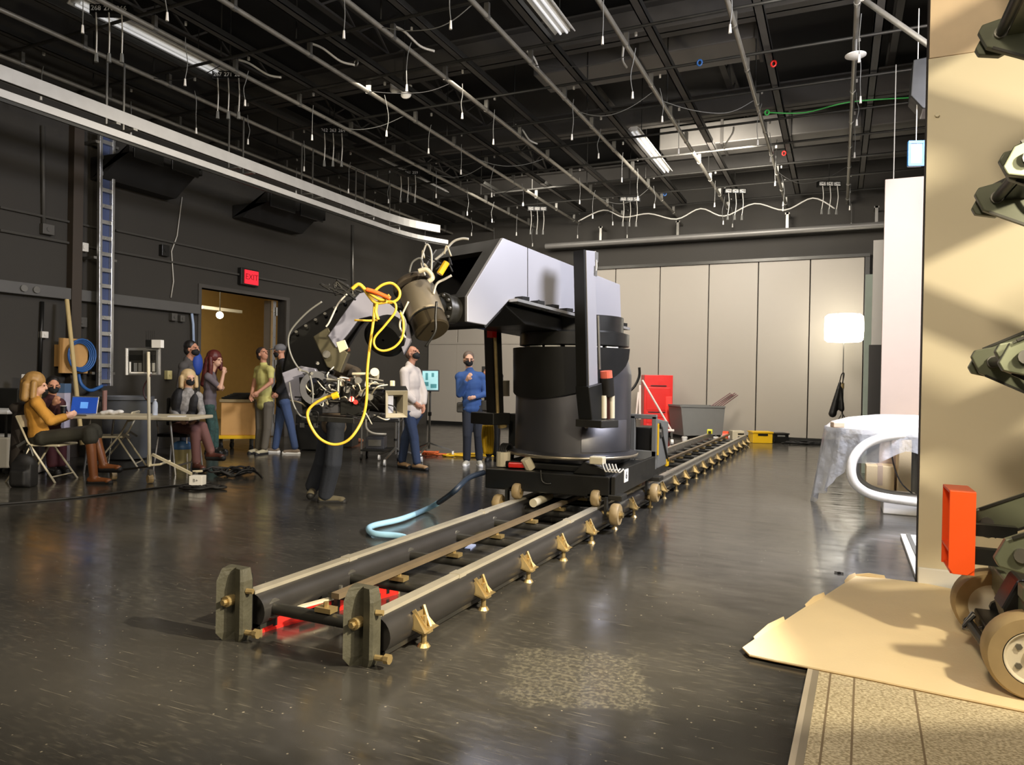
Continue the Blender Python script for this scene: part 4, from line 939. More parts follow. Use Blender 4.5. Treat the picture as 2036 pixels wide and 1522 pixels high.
# elbow: nose flange, drum, forearm
DE = 5.75
nz_ = FD(868, 612, DE-0.02)
nf_ = side[6].lerp(side[7], 0.5)-B_*0.17
fl2 = MB().cyl(nf_+A_*0.0, nf_+A_*0.10, 0.115, n=22).cyl(nf_+A_*0.10, nf_+A_*0.13, 0.135, n=22).build('nose_flange', DKSTEEL, rb, smooth='auto')
for q in range(10):
    an = q*0.628; p = nf_+A_*0.13+B_*0.115*math.cos(an)+V((0, 0, 0.115*math.sin(an))); MB().cyl(p, p+A_*0.02, 0.013, n=6).build('flange_bolt', STEEL, fl2)
e0 = FD(822, 572, DE+0.1); ax = (CR*0.34 - CU*0.80 - CF*0.42).normalized()
dr = MB().lathe(e0, [(0.02, -0.03), (0.162, -0.03), (0.168, -0.02), (0.168, 0.0), (0.155, 0.01), (0.02, 0.01)], 40, axis=ax).build('drum_flange', mat('flange_grey', '6a6156', 0.4, 0.6), rb, smooth='auto')
DRUM = mat('brushed_drum', 'b0a48e', 0.32, 0.75, 0.1, scale=3)
e1 = e0+ax*0.02+CR*0.03-CU*0.03
MB().lathe(e1, [(0.02, -0.02), (0.148, -0.02), (0.150, -0.01), (0.150, 0.24), (0.14, 0.25)], 40, axis=ax).build('elbow_drum', DRUM, rb, smooth='auto')
MB().lathe(e1+ax*0.25, [(0.14, 0), (0.14, 0.015)], 40, axis=ax).build('seal_ring', BLACK, rb, smooth='auto')
MB().lathe(e1+ax*0.262, [(0.13, 0.0), (0.143, 0.01), (0.143, 0.12), (0.13, 0.13), (0.01, 0.13)], 40, axis=ax).build('drum_end', mat('bronze_drum', '4e4534', 0.35, 0.7), rb, smooth='auto')
MB().cyl(e1+CR*0.10+ax*0.10, nf_+A_*0.12, 0.07, n=14).build('elbow_pin', BLACK, rb)
AZ2 = R(58); B2 = V((math.cos(AZ2), -math.sin(AZ2), 0)); PF = FD(800, 650, DE-0.05)
def PF_(x_, y_, off=0.0): return FP(x_, y_, PF+B2*off, B2)
LAV = mat('pale_lit_metal', '8c8c9a', 0.4, 0.35, 0.06, rvar=0.05)  # light falling on the forearm plate is put into this pale colour
fo_ = [(652, 668), (700, 600), (714, 584), (730, 580), (760, 592), (790, 618), (814, 648), (819, 680), (803, 706), (792, 674), (768, 643), (737, 629), (714, 634), (692, 664), (668, 692)]
MB().prism([PF_(*q) for q in fo_], -B2*0.04).build('forearm_plate', LAV, rb, bevel=0.005)
MB().prism([PF_(*q, -0.045) for q in fo_], -B2*0.26).build('forearm_body', BLACKG, rb, bevel=0.006)
MB().prism([PF_(*q, -0.32) for q in ((716, 586), (655, 612), (592, 652), (574, 668), (560, 736), (585, 790), (622, 800), (652, 760), (690, 690), (715, 650), (740, 625))], -B2*0.2).build('wrist_shell', mat('deep_black', '0b0b0a', 0.5, spec=0.2), rb, bevel=0.02)
c = PF_(763, 675, -0.02); MB().lathe(c, [(0.01, 0.015), (0.14, 0.012), (0.17, -0.01), (0.175, -0.24), (0.1, -0.26)], 36, axis=(B2*0.75-V((0, 0, 0.5))+CR*-0.3)).build('elbow_motor', mat('deep_black', '0b0b0a', 0.5, spec=0.2), rb, smooth='auto')
for q in range(7):
    p = PF_(590+q*19, 664-q*12, -0.3); MB().cyl(p, p+B2*0.03+V((0, 0, 0.015)), 0.014, n=6).build('cap_screw', STEEL, rb)
# wrist
WO = mat('olive_grey_metal', '57523f', 0.4, 0.45, 0.15)
MB().prism([PF_(*q, -0.02) for q in ((622, 670), (652, 650), (670, 686), (692, 702), (676, 742), (650, 730))], -B2*0.22).build('wrist_housing', WO, rb, bevel=0.008)
p = PF_(650, 705, 0.0); MB().cyl(p, p+B2*0.03, 0.03, n=10).build('wrist_bolt', STEEL, rb)
p0, p1 = FD(672, 690, DE+0.05), FD(712, 756, DE+0.25)
MB().prism([PF_(*q, -0.02) for q in ((560, 742), (598, 728), (626, 733), (638, 752), (612, 772), (590, 800), (575, 792))], -B2*0.12).build('roll_bracket', LAV, rb, bevel=0.006)
rc = FD(626, 772, DE-0.25)
m = MB(); N_ = 28; vs = []; u_ = (CR*0.80+CF*0.3).normalized(); v_ = (CU).normalized(); w_2 = u_.cross(v_).normalized()
for s_, off in ((1, 0), (1, 0.05), (0.62, 0.05), (0.62, 0)):
    for i in range(N_):
        t = 2*math.pi*i/N_; vs.append(rc+u_*0.115*s_*math.cos(t)+v_*0.13*s_*math.sin(t)+w_2*off)
m.add(vs, [(j*N_+i, j*N_+(i+1) % N_, ((j+1) % 4)*N_+(i+1) % N_, ((j+1) % 4)*N_+i) for j in range(4) for i in range(N_)])
m.build('roll_ring', mat('ring_grey', '464649', 0.45, 0.3), rb, smooth='auto')
MB().prism([FD(*q, DE-0.22) for q in ((600, 742), (640, 738), (668, 752), (672, 778), (655, 770), (640, 752), (612, 752))], CF*0.08).build('ring_cover', mat('ring_grey', '464649', 0.45, 0.3), rb, bevel=0.006)
MB().prism([FD(*q, DE-0.25) for q in ((600, 826), (704, 832), (704, 843), (598, 836))], CF*0.3).build('camera_plate', BLACK, rb, bevel=0.004)
MB().bar(FD(604, 750, DE-0.2), FD(612, 830, DE-0.2), 0.04, 0.06).build('plate_strut', DKSTEEL, rb)
MB().tube([FD(650, 755, DE-0.3), FD(673, 757, DE-0.3), FD(672, 778, DE-0.3), FD(660, 776, DE-0.3)], 0.016, n=8).build('grab_rail', STEEL, rb)
# cinema camera
cm = thing('cinema_camera', 'black cinema camera with a square matte box, carried by the robot wrist', 'camera', FD(705, 790, DE-0.15))
dc = DE-0.2
def qb(x0, y0, x1, y1, d, dep, name, m, bev=0.006):
    return MB().prism([FD(x0, y0, d), FD(x1, y0, d), FD(x1, y1, d), FD(x0, y1, d)], CF*dep).build(name, m, cm, bevel=bev)
qb(676, 768, 726, 826, dc, 0.2, 'body', BLACK)
qb(640, 776, 676, 822, dc+0.02, 0.16, 'battery', DGREY)
MB().cyl(FD(722, 795, dc+0.1), FD(768, 797, dc+0.1), 0.085, 0.1, n=20).build('lens', BLACKG, cm, smooth='auto')
qb(699, 741, 745, 746, dc+0.06, 0.06, 'top_handle', CREAM)
for x_ in (704, 738): MB().cyl(FD(x_, 745, dc+0.09), FD(x_, 768, dc+0.09), 0.012, n=8).build('handle_post', STEEL, cm)
MB().cyl(FD(745, 740, dc+0.02), FD(745, 750, dc+0.12), 0.035, n=12).build('focus_motor', CREAM, cm)
qb(775, 757, 783, 776, dc+0.05, 0.06, 'side_motor', CREAM)
MB().cyl(FD(699, 794, dc-0.03), FD(700, 796, dc+0.0), 0.022, n=10).build('red_knob', RED, cm)
MB().cyl(FD(707, 800, dc-0.03), FD(708, 801, dc+0.0), 0.018, n=10).build('red_knob', RED, cm)
for x0, y0, x1, y1 in ((728, 752, 762, 758), (728, 763, 764, 765), (730, 772, 764, 773)): MB().cyl(FD(x0, y0, dc), FD(x1, y1, dc), 0.01, n=8).build('support_rod', STEEL, cm)
qb(734, 766, 762, 782, dc+0.02, 0.1, 'follow_focus', DGREY)
for x_, y_ in ((712, 757), (720, 782), (690, 775), (735, 790)): MB().cyl(FD(x_, y_, dc-0.04), FD(x_+2, y_+1, dc+0.02), 0.028, n=10).build('gear_ring', STEEL, cm)
# matte box: an open tapered hood turned to the right
mbx = [FD(765, 779, dc+0.12), FD(765, 833, dc+0.12), FD(765, 833, dc-0.02), FD(765, 779, dc-0.02)]
f0 = [FD(766, 777, dc-0.10), FD(811, 777, dc-0.02), FD(810, 831, dc-0.02), FD(766, 832, dc-0.10)]
nrm = (f0[1]-f0[0]).cross(f0[3]-f0[0]).normalized()
if nrm.dot(CF) < 0: nrm = -nrm
ctr = (f0[0]+f0[1]+f0[2]+f0[3])/4
inner = [ctr+(q-ctr)*0.72+nrm*0.03 for q in f0]
back = [ctr+(q-ctr)*0.55+nrm*0.14 for q in f0]
vs = f0+inner+back; fs = []
for j in range(2): fs += [(j*4+i, j*4+(i+1) % 4, (j+1)*4+(i+1) % 4, (j+1)*4+i) for i in range(4)]
o = MB().add(vs, fs).build('matte_box', mat('matte_box_grey', '8d8674', 0.5), cm); md = o.modifiers.new('s', 'SOLIDIFY'); md.thickness = 0.008
MB().add([q+nrm*0.001 for q in back], [(0, 1, 2, 3)]).build('lens_opening', BLACK, cm)
MB().prism([inner[0].lerp(inner[1], 0.0)+nrm*0.02, inner[0].lerp(inner[1], 0.42)+nrm*0.02, inner[3].lerp(inner[2], 0.42)+nrm*0.02, inner[3]+nrm*0.02], nrm*0.006).build('filter_glass', mat('filter_pale', 'a3a6b4', 0.15, 0.3), cm)
MB().prism([f0[0]-CR*0.0, f0[1], f0[1]+CU*0.035+nrm*0.05, f0[0]+CU*0.035+nrm*0.05], nrm*0.01).build('top_flag', BLACK, cm)
qb(684, 758, 700, 768, dc+0.03, 0.1, 'rear_module', DKSTEEL)
qb(648, 790, 676, 800, dc-0.005, 0.02, 'battery_label', STEEL)
qb(700, 826, 762, 834, dc+0.02, 0.14, 'dovetail', DGREY)
qb(742, 766, 766, 812, dc+0.04, 0.12, 'lens_motor', BLACK)
for k in range(6): MB().cyl(FD(724+k*7, 790, dc+0.02), FD(725+k*7, 791, dc+0.16), 0.075-0.004*k, n=16).build('lens_ring', (DGREY, BLACKG)[k % 2], cm)
for k in range(5): qb(644+k*13, 752+(k % 2)*5, 652+k*13, 762+(k % 3)*4, dc-0.02, 0.05, 'connector', (STEEL, DGREY, CREAM, BLACK, DKSTEEL)[k])
rn = random.Random(3)
for k in range(38):
    x0, y0 = rn.uniform(605, 765), rn.uniform(752, 828); x1, y1 = x0+rn.uniform(-45, 45), y0+rn.uniform(-30, 30)
    pts = [FD(x0, y0, dc-0.03), FD((x0+x1)/2+rn.uniform(-14, 14), (y0+y1)/2-rn.uniform(-14, 16), dc-0.06-0.05*rn.random()), FD(x1, y1, dc-0.02)]
    MB().tube(spl(pts, 5), 0.0055, n=5).build('loom_wire', (WHITEC, RUBBER, CREAM, RUBBER)[k % 4], cm, smooth=True)
# wires on the robot
def wire(pix, d, r, m, name='wire', par=rb, dz=0.0):
    if not isinstance(d, (list, tuple)): d = [d]*len(pix)
    return MB().tube(spl([FD(x_, y_, q) for (x_, y_), q in zip(pix, d)], 6), r, n=7).build(name, m, par, smooth=True)
wire([(640, 600), (610, 622), (580, 655), (573, 680), (580, 710), (596, 735), (615, 745), (622, 790), (612, 828)], 5.3, 0.007, GREY, 'grey_cable')
wire([(575, 760), (582, 800), (596, 826), (614, 832)], 5.35, 0.0065, GREY, 'grey_cable')
wire([(845, 548), (838, 520), (846, 490), (852, 488), (858, 505), (858, 540)], 5.7, 0.008, WHITEC, 'wire_loop')
wire([(814, 542), (820, 522), (836, 514), (842, 530)], 5.65, 0.008, GREY, 'wire_loop')
wire([(858, 522), (880, 505), (900, 482), (918, 475), (932, 476)], 5.8, 0.010, WHITEC, 'grey_cable')
wire([(862, 585), (868, 565), (885, 555), (898, 548)], 5.7, 0.010, WHITEC, 'grey_cable')
wire([(832, 540), (848, 537), (860, 552), (852, 560)], 5.6, 0.02, CREAM, 'cable_bundle')
wire([(846, 690), (865, 660), (866, 630), (868, 600)], 5.5, 0.01, BLACK, 'grey_cable')
for k in range(9):
    x_, y_ = rn.uniform(640, 700), rn.uniform(565, 590)
    wire([(x_, y_), (x_+rn.uniform(-25, 25), y_-rn.uniform(0, 15)), (x_+rn.uniform(10, 45), y_+rn.uniform(-6, 14))], 5.35, 0.008, (RUBBER, RUBBER, DKSTEEL)[k % 3], 'wire_loop')
for k in range(8):
    x_, y_ = rn.uniform(835, 900), rn.uniform(495, 560)
    wire([(x_, y_), (x_+rn.uniform(-12, 12), y_-rn.uniform(5, 20)), (x_+rn.uniform(0, 20), y_+rn.uniform(-6, 14))], 5.75, 0.007, (RUBBER, CREAM, DKSTEEL)[k % 3], 'wire_loop')
MB().cyl(FD(874, 545, 5.6), FD(888, 522, 5.62), 0.026, n=10).build('yellow_plug', YELLOWP, rb)
wire([(812, 600), (800, 625), (795, 650), (806, 672)], 5.35, 0.008, CREAM, 'grey_cable')
wire([(795, 618), (806, 640), (803, 662), (795, 672)], 5.32, 0.008, GREY, 'grey_cable')
wire([(690, 585), (672, 605), (655, 640), (648, 650)], 5.35, 0.007, WHITEC, 'grey_cable')
for q, (x_, y_) in enumerate(((595, 735), (630, 722), (618, 742))): MB().cyl(FD(x_, y_, 5.34), FD(x_+2, y_+1, 5.28), 0.012, n=6).build('bracket_screw', STEEL, rb)
MB().prism([FD(*q, 5.3) for q in ((668, 681), (685, 676), (692, 693), (675, 702))], CF*0.02).build('pale_plate', CREAM, rb, bevel=0.003)
# yellow cables
yc = thing('yellow_cable', 'yellow cable looping from the robot elbow down round the camera', 'cable', FD(740, 600, 5.2))
wire([(745, 600), (742, 640), (735, 690), (730, 740), (729, 790), (722, 830), (705, 862), (685, 880), (660, 884), (635, 872), (618, 848), (611, 825), (616, 812), (630, 800), (650, 790), (668, 786)], [5.2]*6+[5.15]*10, 0.0105, YELLOW, 'long_loop', yc)
wire([(752, 600), (765, 600), (784, 602), (786, 620), (765, 648), (745, 672), (746, 690), (762, 698), (785, 690), (800, 670), (802, 640), (796, 622)], 5.15, 0.009, YELLOW, 'short_loop', yc)
wire([(742, 582), (760, 567), (780, 564), (794, 578), (792, 594), (775, 602), (755, 594), (738, 586)], 5.2, 0.0105, YELLOW, 'upper_coil', yc)
wire([(700, 575), (712, 566), (722, 572), (735, 590), (748, 602), (770, 600)], 5.15, 0.014, YELLOW, 'cable_bundle', yc)
wire([(728, 576), (745, 590), (760, 596), (775, 588)], 5.12, 0.014, YELLOW, 'cable_bundle', yc)
wire([(728, 576), (748, 582), (776, 594)], 5.1, 0.016, mat('orange_wrap', 'e8621e', 0.5), 'orange_tie', yc)
wire([(750, 602), (747, 620), (752, 636)], 5.15, 0.012, YELLOW, 'cable_end', yc)
wire([(705, 637), (735, 638), (750, 637)], 5.3, 0.008, YELLOW, 'thin_lead', yc)
MB().cyl(FD(661, 789, 5.13), FD(672, 785, 5.13), 0.024, n=10).build('plug', YELLOWP, yc)

# ------------------------------------------------------------------ rug, cardboard, scissor lift
def speckle(name, c0, c1, sc):
    m = mat(name, c0, 0.9); nt = m.node_tree; N = nt.nodes; L = nt.links; b = N['Principled BSDF']
    tc = [q for q in N if q.type == 'TEX_COORD'][0]
    n = N.new('ShaderNodeTexNoise'); n.inputs['Scale'].default_value = sc; n.inputs['Detail'].default_value = 2
    r = N.new('ShaderNodeValToRGB'); r.color_ramp.elements[0].position = 0.42; r.color_ramp.elements[1].position = 0.58
    r.color_ramp.elements[0].color = lin(c0)+(1,); r.color_ramp.elements[1].color = lin(c1)+(1,)
    mp = N.new('ShaderNodeMapping'); mp.inputs['Scale'].default_value = (1, 2.2, 1)
    L.new(tc.outputs['Object'], mp.inputs[0]); L.new(mp.outputs[0], n.inputs['Vector']); L.new(n.outputs['Fac'], r.inputs[0]); L.new(r.outputs[0], b.inputs['Base Color']); return m
rg = thing('rug', 'beige flecked flat-weave rug under the cardboard sheet', 'rug', FZ(1700, 1450))
ra, rb_ = FZ(1606, 1335), FZ(1560, 1560)
dirv = (rb_-ra).normalized(); side_v = V((-dirv.y, dirv.x, 0))
if side_v.x < 0: side_v = -side_v
def rugpt(u, v): return ra + side_v*u + dirv*v
MB().prism([rugpt(0.05, -0.6), rugpt(1.9, -0.6), rugpt(1.9, 2.2), rugpt(0.05, 2.2)], (0, 0, 0.011)).build('field', speckle('rug_weave', 'a39475', 'dccfb0', 75), rg)
for u in (0.10, 0.20, 0.44): MB().bar(rugpt(u, -0.6)+V((0, 0, 0.0113)), rugpt(u, 2.2)+V((0, 0, 0.0113)), 0.008, 0.002).build('woven_line', mat('rug_line', '84735a', 0.9), rg)
for u0, u1, c in ((0.0, 0.022, 'b9ae9c'), (0.022, 0.05, '8f8676')):
    MB().prism([rugpt(u0, -0.6), rugpt(u1, -0.6), rugpt(u1, 2.2), rugpt(u0, 2.2)], (0, 0, 0.013)).build('binding', mat('bind_'+c, c, 0.8), rg)
cs = thing('cardboard_sheet', 'large flattened tan cardboard sheet under the scissor lift wheels', 'cardboard', FZ(1750, 1270))
cp = [FZ(*q) for q in ((1476, 1297), (1500, 1280), (1560, 1242), (1602, 1214), (1640, 1192), (1680, 1166), (1702, 1152), (1760, 1157), (1834, 1166), (1900, 1180), (2060, 1204), (2250, 1250), (2330, 1490), (2036, 1424), (1880, 1392), (1740, 1362), (1610, 1336), (1540, 1322), (1490, 1311))]
m = MB(); m.prism([q+V((0, 0, 0.016)) for q in cp], (0, 0, 0.007)); m.build('sheet', CARD, cs)
m = MB(); m.prism([q+V((0, 0, 0.012)) for q in [cp[0], cp[18], cp[17], cp[16], cp[15], cp[14], cp[13]]]+[cp[13].lerp(cp[0], 0.02)+V((0, 0.0, 0.012))], (0, 0, 0.004)); m.build('under_layer', mat('card_dark', '8a6a3c', 0.8), cs)
for (i, j) in ((3, 4), (5, 6), (1, 2), (6, 7)):
    a, b = cp[i], cp[j]; u = (b-a).normalized(); up = V((0, 0, 0.022)); inn = V((0.02, -0.03, 0))
    MB().prism([a+V((0, 0, 0.022)), b+V((0, 0, 0.022)), b+up+V((-0.008, 0.004, 0.02)), a.lerp(b, 0.5)+up+V((-0.012, 0, 0.028)), a+up+V((-0.006, 0.0, 0.012))], inn*0.12).build('torn_edge', CARD, cs)
cpos = FZ(1668, 1141)
tag(MB().cyl(cpos, cpos+V((0, 0, 0.012)), 0.012, n=8).cyl(cpos+V((0.03, 0, 0.006)), cpos+V((-0.03, 0.01, 0.006)), 0.005, n=6).build('dropped_bolt', BLACK), 'tiny dark bolt dropped on the bright floor patch', 'bolt')

GREEN = mat('olive_green_enamel', '5f6350', 0.4, 0.1, 0.08)
LYF = 4.56
xp = FY(1945, 726, LYF).x
LYN = 3.76
sl = thing('scissor_lift', 'olive green scissor lift with cream wheels and an orange guard', 'lift', (xp+0.9, 4.2, 0))
xp += 0.05
z0, sp = 0.64, 0.86; LL = 1.75
def arm(xa, za, xb, zb_, Y, h, wy, name='scissor_arm'):
    a, b = V((xa, Y, za)), V((xb, Y, zb_)); d = (b-a).normalized(); nrm = V((-d.z, 0, d.x))
    if nrm.z < 0: nrm = -nrm
    e = 0.10
    pts = [a-d*e-nrm*h*0.12, a-d*e*0.25-nrm*h*0.5, b+d*e*0.25-nrm*h*0.5, b+d*e-nrm*h*0.12, b+d*e+nrm*h*0.12, b+d*e*0.25+nrm*h*0.5, a-d*e*0.25+nrm*h*0.5, a-d*e+nrm*h*0.12]
    o = MB().prism([p-V((0, wy/2, 0)) for p in pts], (0, wy, 0)).build(name, GREEN, sl, bevel=0.006)
    for s_ in (-1, 1):
        MB().bar(a+nrm*h*0.5*s_-V((0, wy/2+0.006, 0)), b+nrm*h*0.5*s_-V((0, wy/2+0.006, 0)), 0.012, 0.014, up=(0, 1, 0)).build('flange_edge', DKSTEEL, o)
    MB().cyl(a-V((0, wy/2+0.02, 0)), a+V((0, wy/2+0.02, 0)), 0.032, n=12).build('pivot_cap', STEEL, o, smooth='auto')
for k in range(4):
    za, zb_ = z0+sp*k, z0+sp*(k+1)
    for Y, dy in ((LYF, 0), (LYN, 0)):
        arm(xp, za, xp+LL, zb_, Y, 0.16, 0.045)
        arm(xp, zb_, xp+LL, za, Y+(-0.085 if Y == LYF else 0.085), 0.16, 0.045)
    MB().cyl((xp, LYN-0.03, zb_), (xp, LYF+0.03, zb_), 0.026, n=12).build('cross_pin', DKSTEEL, sl, smooth='auto')
    MB().cyl((xp+LL/2, LYN-0.03, za+sp/2), (xp+LL/2, LYF+0.03, za+sp/2), 0.03, n=12).build('cross_pin', DKSTEEL, sl, smooth='auto')
    MB().bar((xp+0.08, LYN+0.1, zb_+0.02), (xp+0.08, LYF-0.1, zb_+0.02), 0.10, 0.07).build('cross_tube', BLACK if k % 2 else GREEN, sl)
for k in range(1, 4):   # cable loops at the knuckles
    c = V((xp+0.12, LYF-0.16, z0+sp*k+0.01))
    MB().tube(spl([c+V((0, 0, 0.12)), c+V((0.0, -0.02, 0)), c+V((0.08, -0.03, -0.1)), c+V((0.2, -0.02, -0.08))], 5), 0.012, n=6).build('control_cable', CREAM, sl, smooth=True)
MB().bb((xp-0.1, LYN-0.05, z0+sp*4+0.1), (xp+LL+0.1, LYF+0.05, z0+sp*4+0.2)).build('platform_deck', GREEN, sl, bevel=0.01)
for xx in (xp-0.08, xp+LL+0.05):
    for yy in (LYN-0.03, LYF+0.03): MB().cyl((xx, yy, z0+sp*4+0.2), (xx, yy, z0+sp*4+1.25), 0.022, n=8).build('rail_post', GREEN, sl)
# chassis
xc = xp+0.02
MB().bb((xc, LYN-0.02, 0.30), (xc+LL+0.1, LYF+0.04, 0.43)).build('chassis', GREEN, sl, bevel=0.012)
MB().bb((xc-0.01, LYN-0.02, 0.435), (xc+LL+0.1, LYN+0.09, 0.50)).build('chassis_rail', GREEN, sl, bevel=0.008)
MB().bb((xc-0.06, LYF-0.1, 0.435), (xc+LL+0.1, LYF+0.03, 0.50)).build('chassis_rail', GREEN, sl, bevel=0.008)
MB().bb((xc+0.2, LYN-0.028, 0.33), (xc+0.62, LYN-0.02, 0.405)).build('warning_label', mat('label_cream', 'dcc693', 0.6), sl)
text('S4', 0.06, (xc+0.26, LYN-0.03, 0.367), (math.pi/2, 0, 0), DGREY, sl)
MB().bb((xc+0.32, LYN-0.03, 0.45), (xc+0.5, LYN-0.02, 0.485)).build('white_label', WHITE, sl)
# steering knuckle
MB().prism([(xc-0.02, LYN+0.12, 0.22), (xc-0.06, LYN+0.12, 0.36), (xc+0.0, LYN+0.12, 0.5), (xc+0.14, LYN+0.12, 0.5), (xc+0.18, LYN+0.12, 0.36), (xc+0.16, LYN+0.12, 0.22)], (0, 0.2, 0)).build('knuckle_housing', BLACK, sl, bevel=0.015)
MB().bb((xc-0.08, LYN+0.12, 0.13), (xc+0.06, LYF-0.1, 0.2)).build('axle_beam', BLACK, sl, bevel=0.01)
MB().bb((xc+0.0, LYN+0.1, 0.2), (xc+0.05, LYN+0.13, 0.33)).bb((xc+0.09, LYN+0.1, 0.2), (xc+0.14, LYN+0.13, 0.33)).build('knuckle_plate', DKSTEEL, sl, bevel=0.005)
MB().cyl((xc-0.1, LYN+0.15, 0.15), (xc-0.12, LYF-0.2, 0.15), 0.022, n=10).build('tie_rod', DKSTEEL, sl)
for q in range(4): MB().tube(spl([(xc-0.1, LYF-0.2-0.02*q, 0.2), (xc-0.15, LYF-0.28, 0.13), (xc-0.05, LYF-0.35, 0.18)], 4), 0.008, n=5).build('hose', RUBBER if q % 2 else STEEL, sl)
def wheel(c, r, w_, face):
    o = MB().lathe(c, [(r*0.62, -w_/2), (r*0.93, -w_/2), (r, -w_*0.32), (r, w_*0.32), (r*0.93, w_/2), (r*0.62, w_/2)], 40, axis=(0, face, 0)).build('wheel', mat('cream_tyre', '9a8560', 0.6, 0, 0.2, scale=12), sl, smooth='auto')
    MB().lathe(c, [(r*0.64, w_*0.5), (r*0.60, w_*0.50), (r*0.55, w_*0.36), (r*0.22, w_*0.32), (r*0.2, w_*0.42), (0.003, w_*0.42)], 32, axis=(0, face, 0)).lathe(c, [(r*0.64, -w_*0.5), (0.003, -w_*0.4)], 32, axis=(0, face, 0)).build('rim', mat('rim_cream', 'd6cdb8', 0.45, 0.1), o, smooth='auto')
    for k in range(5):
        an = k*1.2566; p = V(c)+V((math.cos(an)*r*0.38, face*w_*0.33, math.sin(an)*r*0.38)); MB().cyl(p, p+V((0, face*0.012, 0)), 0.014, n=6).build('wheel_nut', STEEL, o)
pw = FZ(2030, 1366)
ZG = 0.023
wheel((pw.x, LYN+0.0, 0.185+ZG), 0.185, 0.13, -1)
wheel((pw.x-0.02, LYF-0.02, 0.185+ZG), 0.185, 0.12, 1)
for yy in (LYN+0.02, LYF-0.02): wheel((xp+LL, yy, 0.185+ZG), 0.185, 0.12, -1 if yy < 4.2 else 1)
for yy in (LYN, LYF-0.02): MB().cyl((pw.x, min(yy+0.03, LYF-0.1), 0.208), (pw.x, min(yy+0.2, LYF-0.02), 0.208), 0.04, n=10).build('hub_shaft', BLACK, sl)
# orange guard: open channel box
g = FD(1885, 1141, 3.62); gx, gy, gz = g.x, g.y, g.z
gt = FD(1885, 976, 3.62).z; gw, gl, th = 0.115, 0.27, 0.012
gd = thing('orange_guard', 'bright orange open steel guard box on the end of the scissor lift', 'guard', (gx, gy, gz))
o = MB().prism([(gx, gy, gz+0.03), (gx+0.02, gy, gz), (gx+gw-0.03, gy, gz), (gx+gw, gy, gz+0.03), (gx+gw, gy, gt), (gx, gy, gt)], (0, th, 0)).build('near_plate', ORANGE, gd, bevel=0.003)
MB().bb((gx, gy+gl-th, gz), (gx+gw, gy+gl, gt)).build('far_plate', ORANGE, gd, bevel=0.003)
MB().bb((gx+gw-th, gy+th, gz), (gx+gw, gy+gl-th, gt)).build('back_plate', ORANGE, gd)
MB().bb((gx, gy+th, gt-th), (gx+gw-th, gy+gl-th, gt)).build('top_plate', ORANGE, gd)
MB().bb((gx, gy+th, gz+0.11), (gx+gw-th, gy+gl-th, gz+0.11+th)).build('shelf_plate', ORANGE, gd)
MB().bb((gx+0.01, gy+th, gz), (gx+gw-th, gy+gl-th, gz+th)).build('bottom_plate', ORANGE, gd)
MB().bb((gx+gw, gy+0.05, gz+0.05), (xc+0.05, gy+0.11, gz+0.13)).bb((gx+gw, gy+0.12, 0.6), (xp+0.1, gy+0.18, 0.66)).build('mount_bar', BLACK, gd)

# unseen flag added out of frame to shade the near corner of the rug
fg = thing('shade_flag', 'unseen black flag on a stand, added to shade the near rug corner', 'flag', (1.75, 2.4, 0))
q0, q1 = V((0.782, 2.748, 1.3)), V((1.215, 2.985, 1.3)); dq = (q1-q0)
MB().prism([q0, q0+dq*1.9, q0+dq*1.9+V((0.3, -1.1, 0)), q0+V((0.25, -1.1, 0))], (0, 0, 0.012)).build('cloth', BLACK, fg)
MB().cyl((1.75, 2.4, 0.0), (1.75, 2.4, 1.31), 0.018, n=8).build('stand_pole', STEEL, fg)
for k in range(3): MB().cyl((1.75, 2.4, 0.3), (1.75+0.4*math.cos(k*2.1+0.3), 2.4+0.4*math.sin(k*2.1+0.3), 0.012), 0.012, n=6).build('leg', STEEL, fg)

# ------------------------------------------------------------------ furniture on the left
HR = V((CR.x, CR.y, 0)).normalized(); HF = V((CF.x, CF.y, 0)).normalized()
def fbox(name, m, par, p, wr, df, h, bev=0.0, lift=0.0):
    """box standing at p: wr to the right, df deep, h high (room-facing frame)"""
    return MB().box(V(p)+V((0, 0, h/2+lift)), (wr, df, h), YAW).build(name, m, par, bevel=bev)
# long folding table
dT = 9.4; a = FD(128, 830, dT); b = FD(378, 827, dT); zt2 = (a.z+b.z)/2
a.z = b.z = zt2; L_ = (b-a).length; mid = (a+b)/2+HF*0.36
ta = thing('folding_table', 'long pale folding table in front of the seated women', 'table', (mid.x, mid.y, 0))
MB().box(V((mid.x, mid.y, zt2-0.02)), (L_, 0.74, 0.045), YAW).build('tabletop', mat('table_pale', 'c9bd9f', 0.45), ta, bevel=0.01)
for s_ in (-1, 1):
    for q in (-1, 1): MB().cyl(V((mid.x, mid.y, zt2-0.04))+HR*s_*(L_/2-0.3)+HF*q*0.28, V((mid.x, mid.y, 0))+HR*s_*(L_/2-0.22)+HF*q*0.28, 0.015, n=8).build('leg', STEEL, ta)
    MB().bar(V((mid.x, mid.y, 0.12))+HR*s_*(L_/2-0.23)-HF*0.28, V((mid.x, mid.y, 0.12))+HR*s_*(L_/2-0.23)+HF*0.28, 0.02, 0.02).build('leg_brace', STEEL, ta)
def tab(px, py, d): p = FD(px, py, d); p.z = zt2+0.003; return p
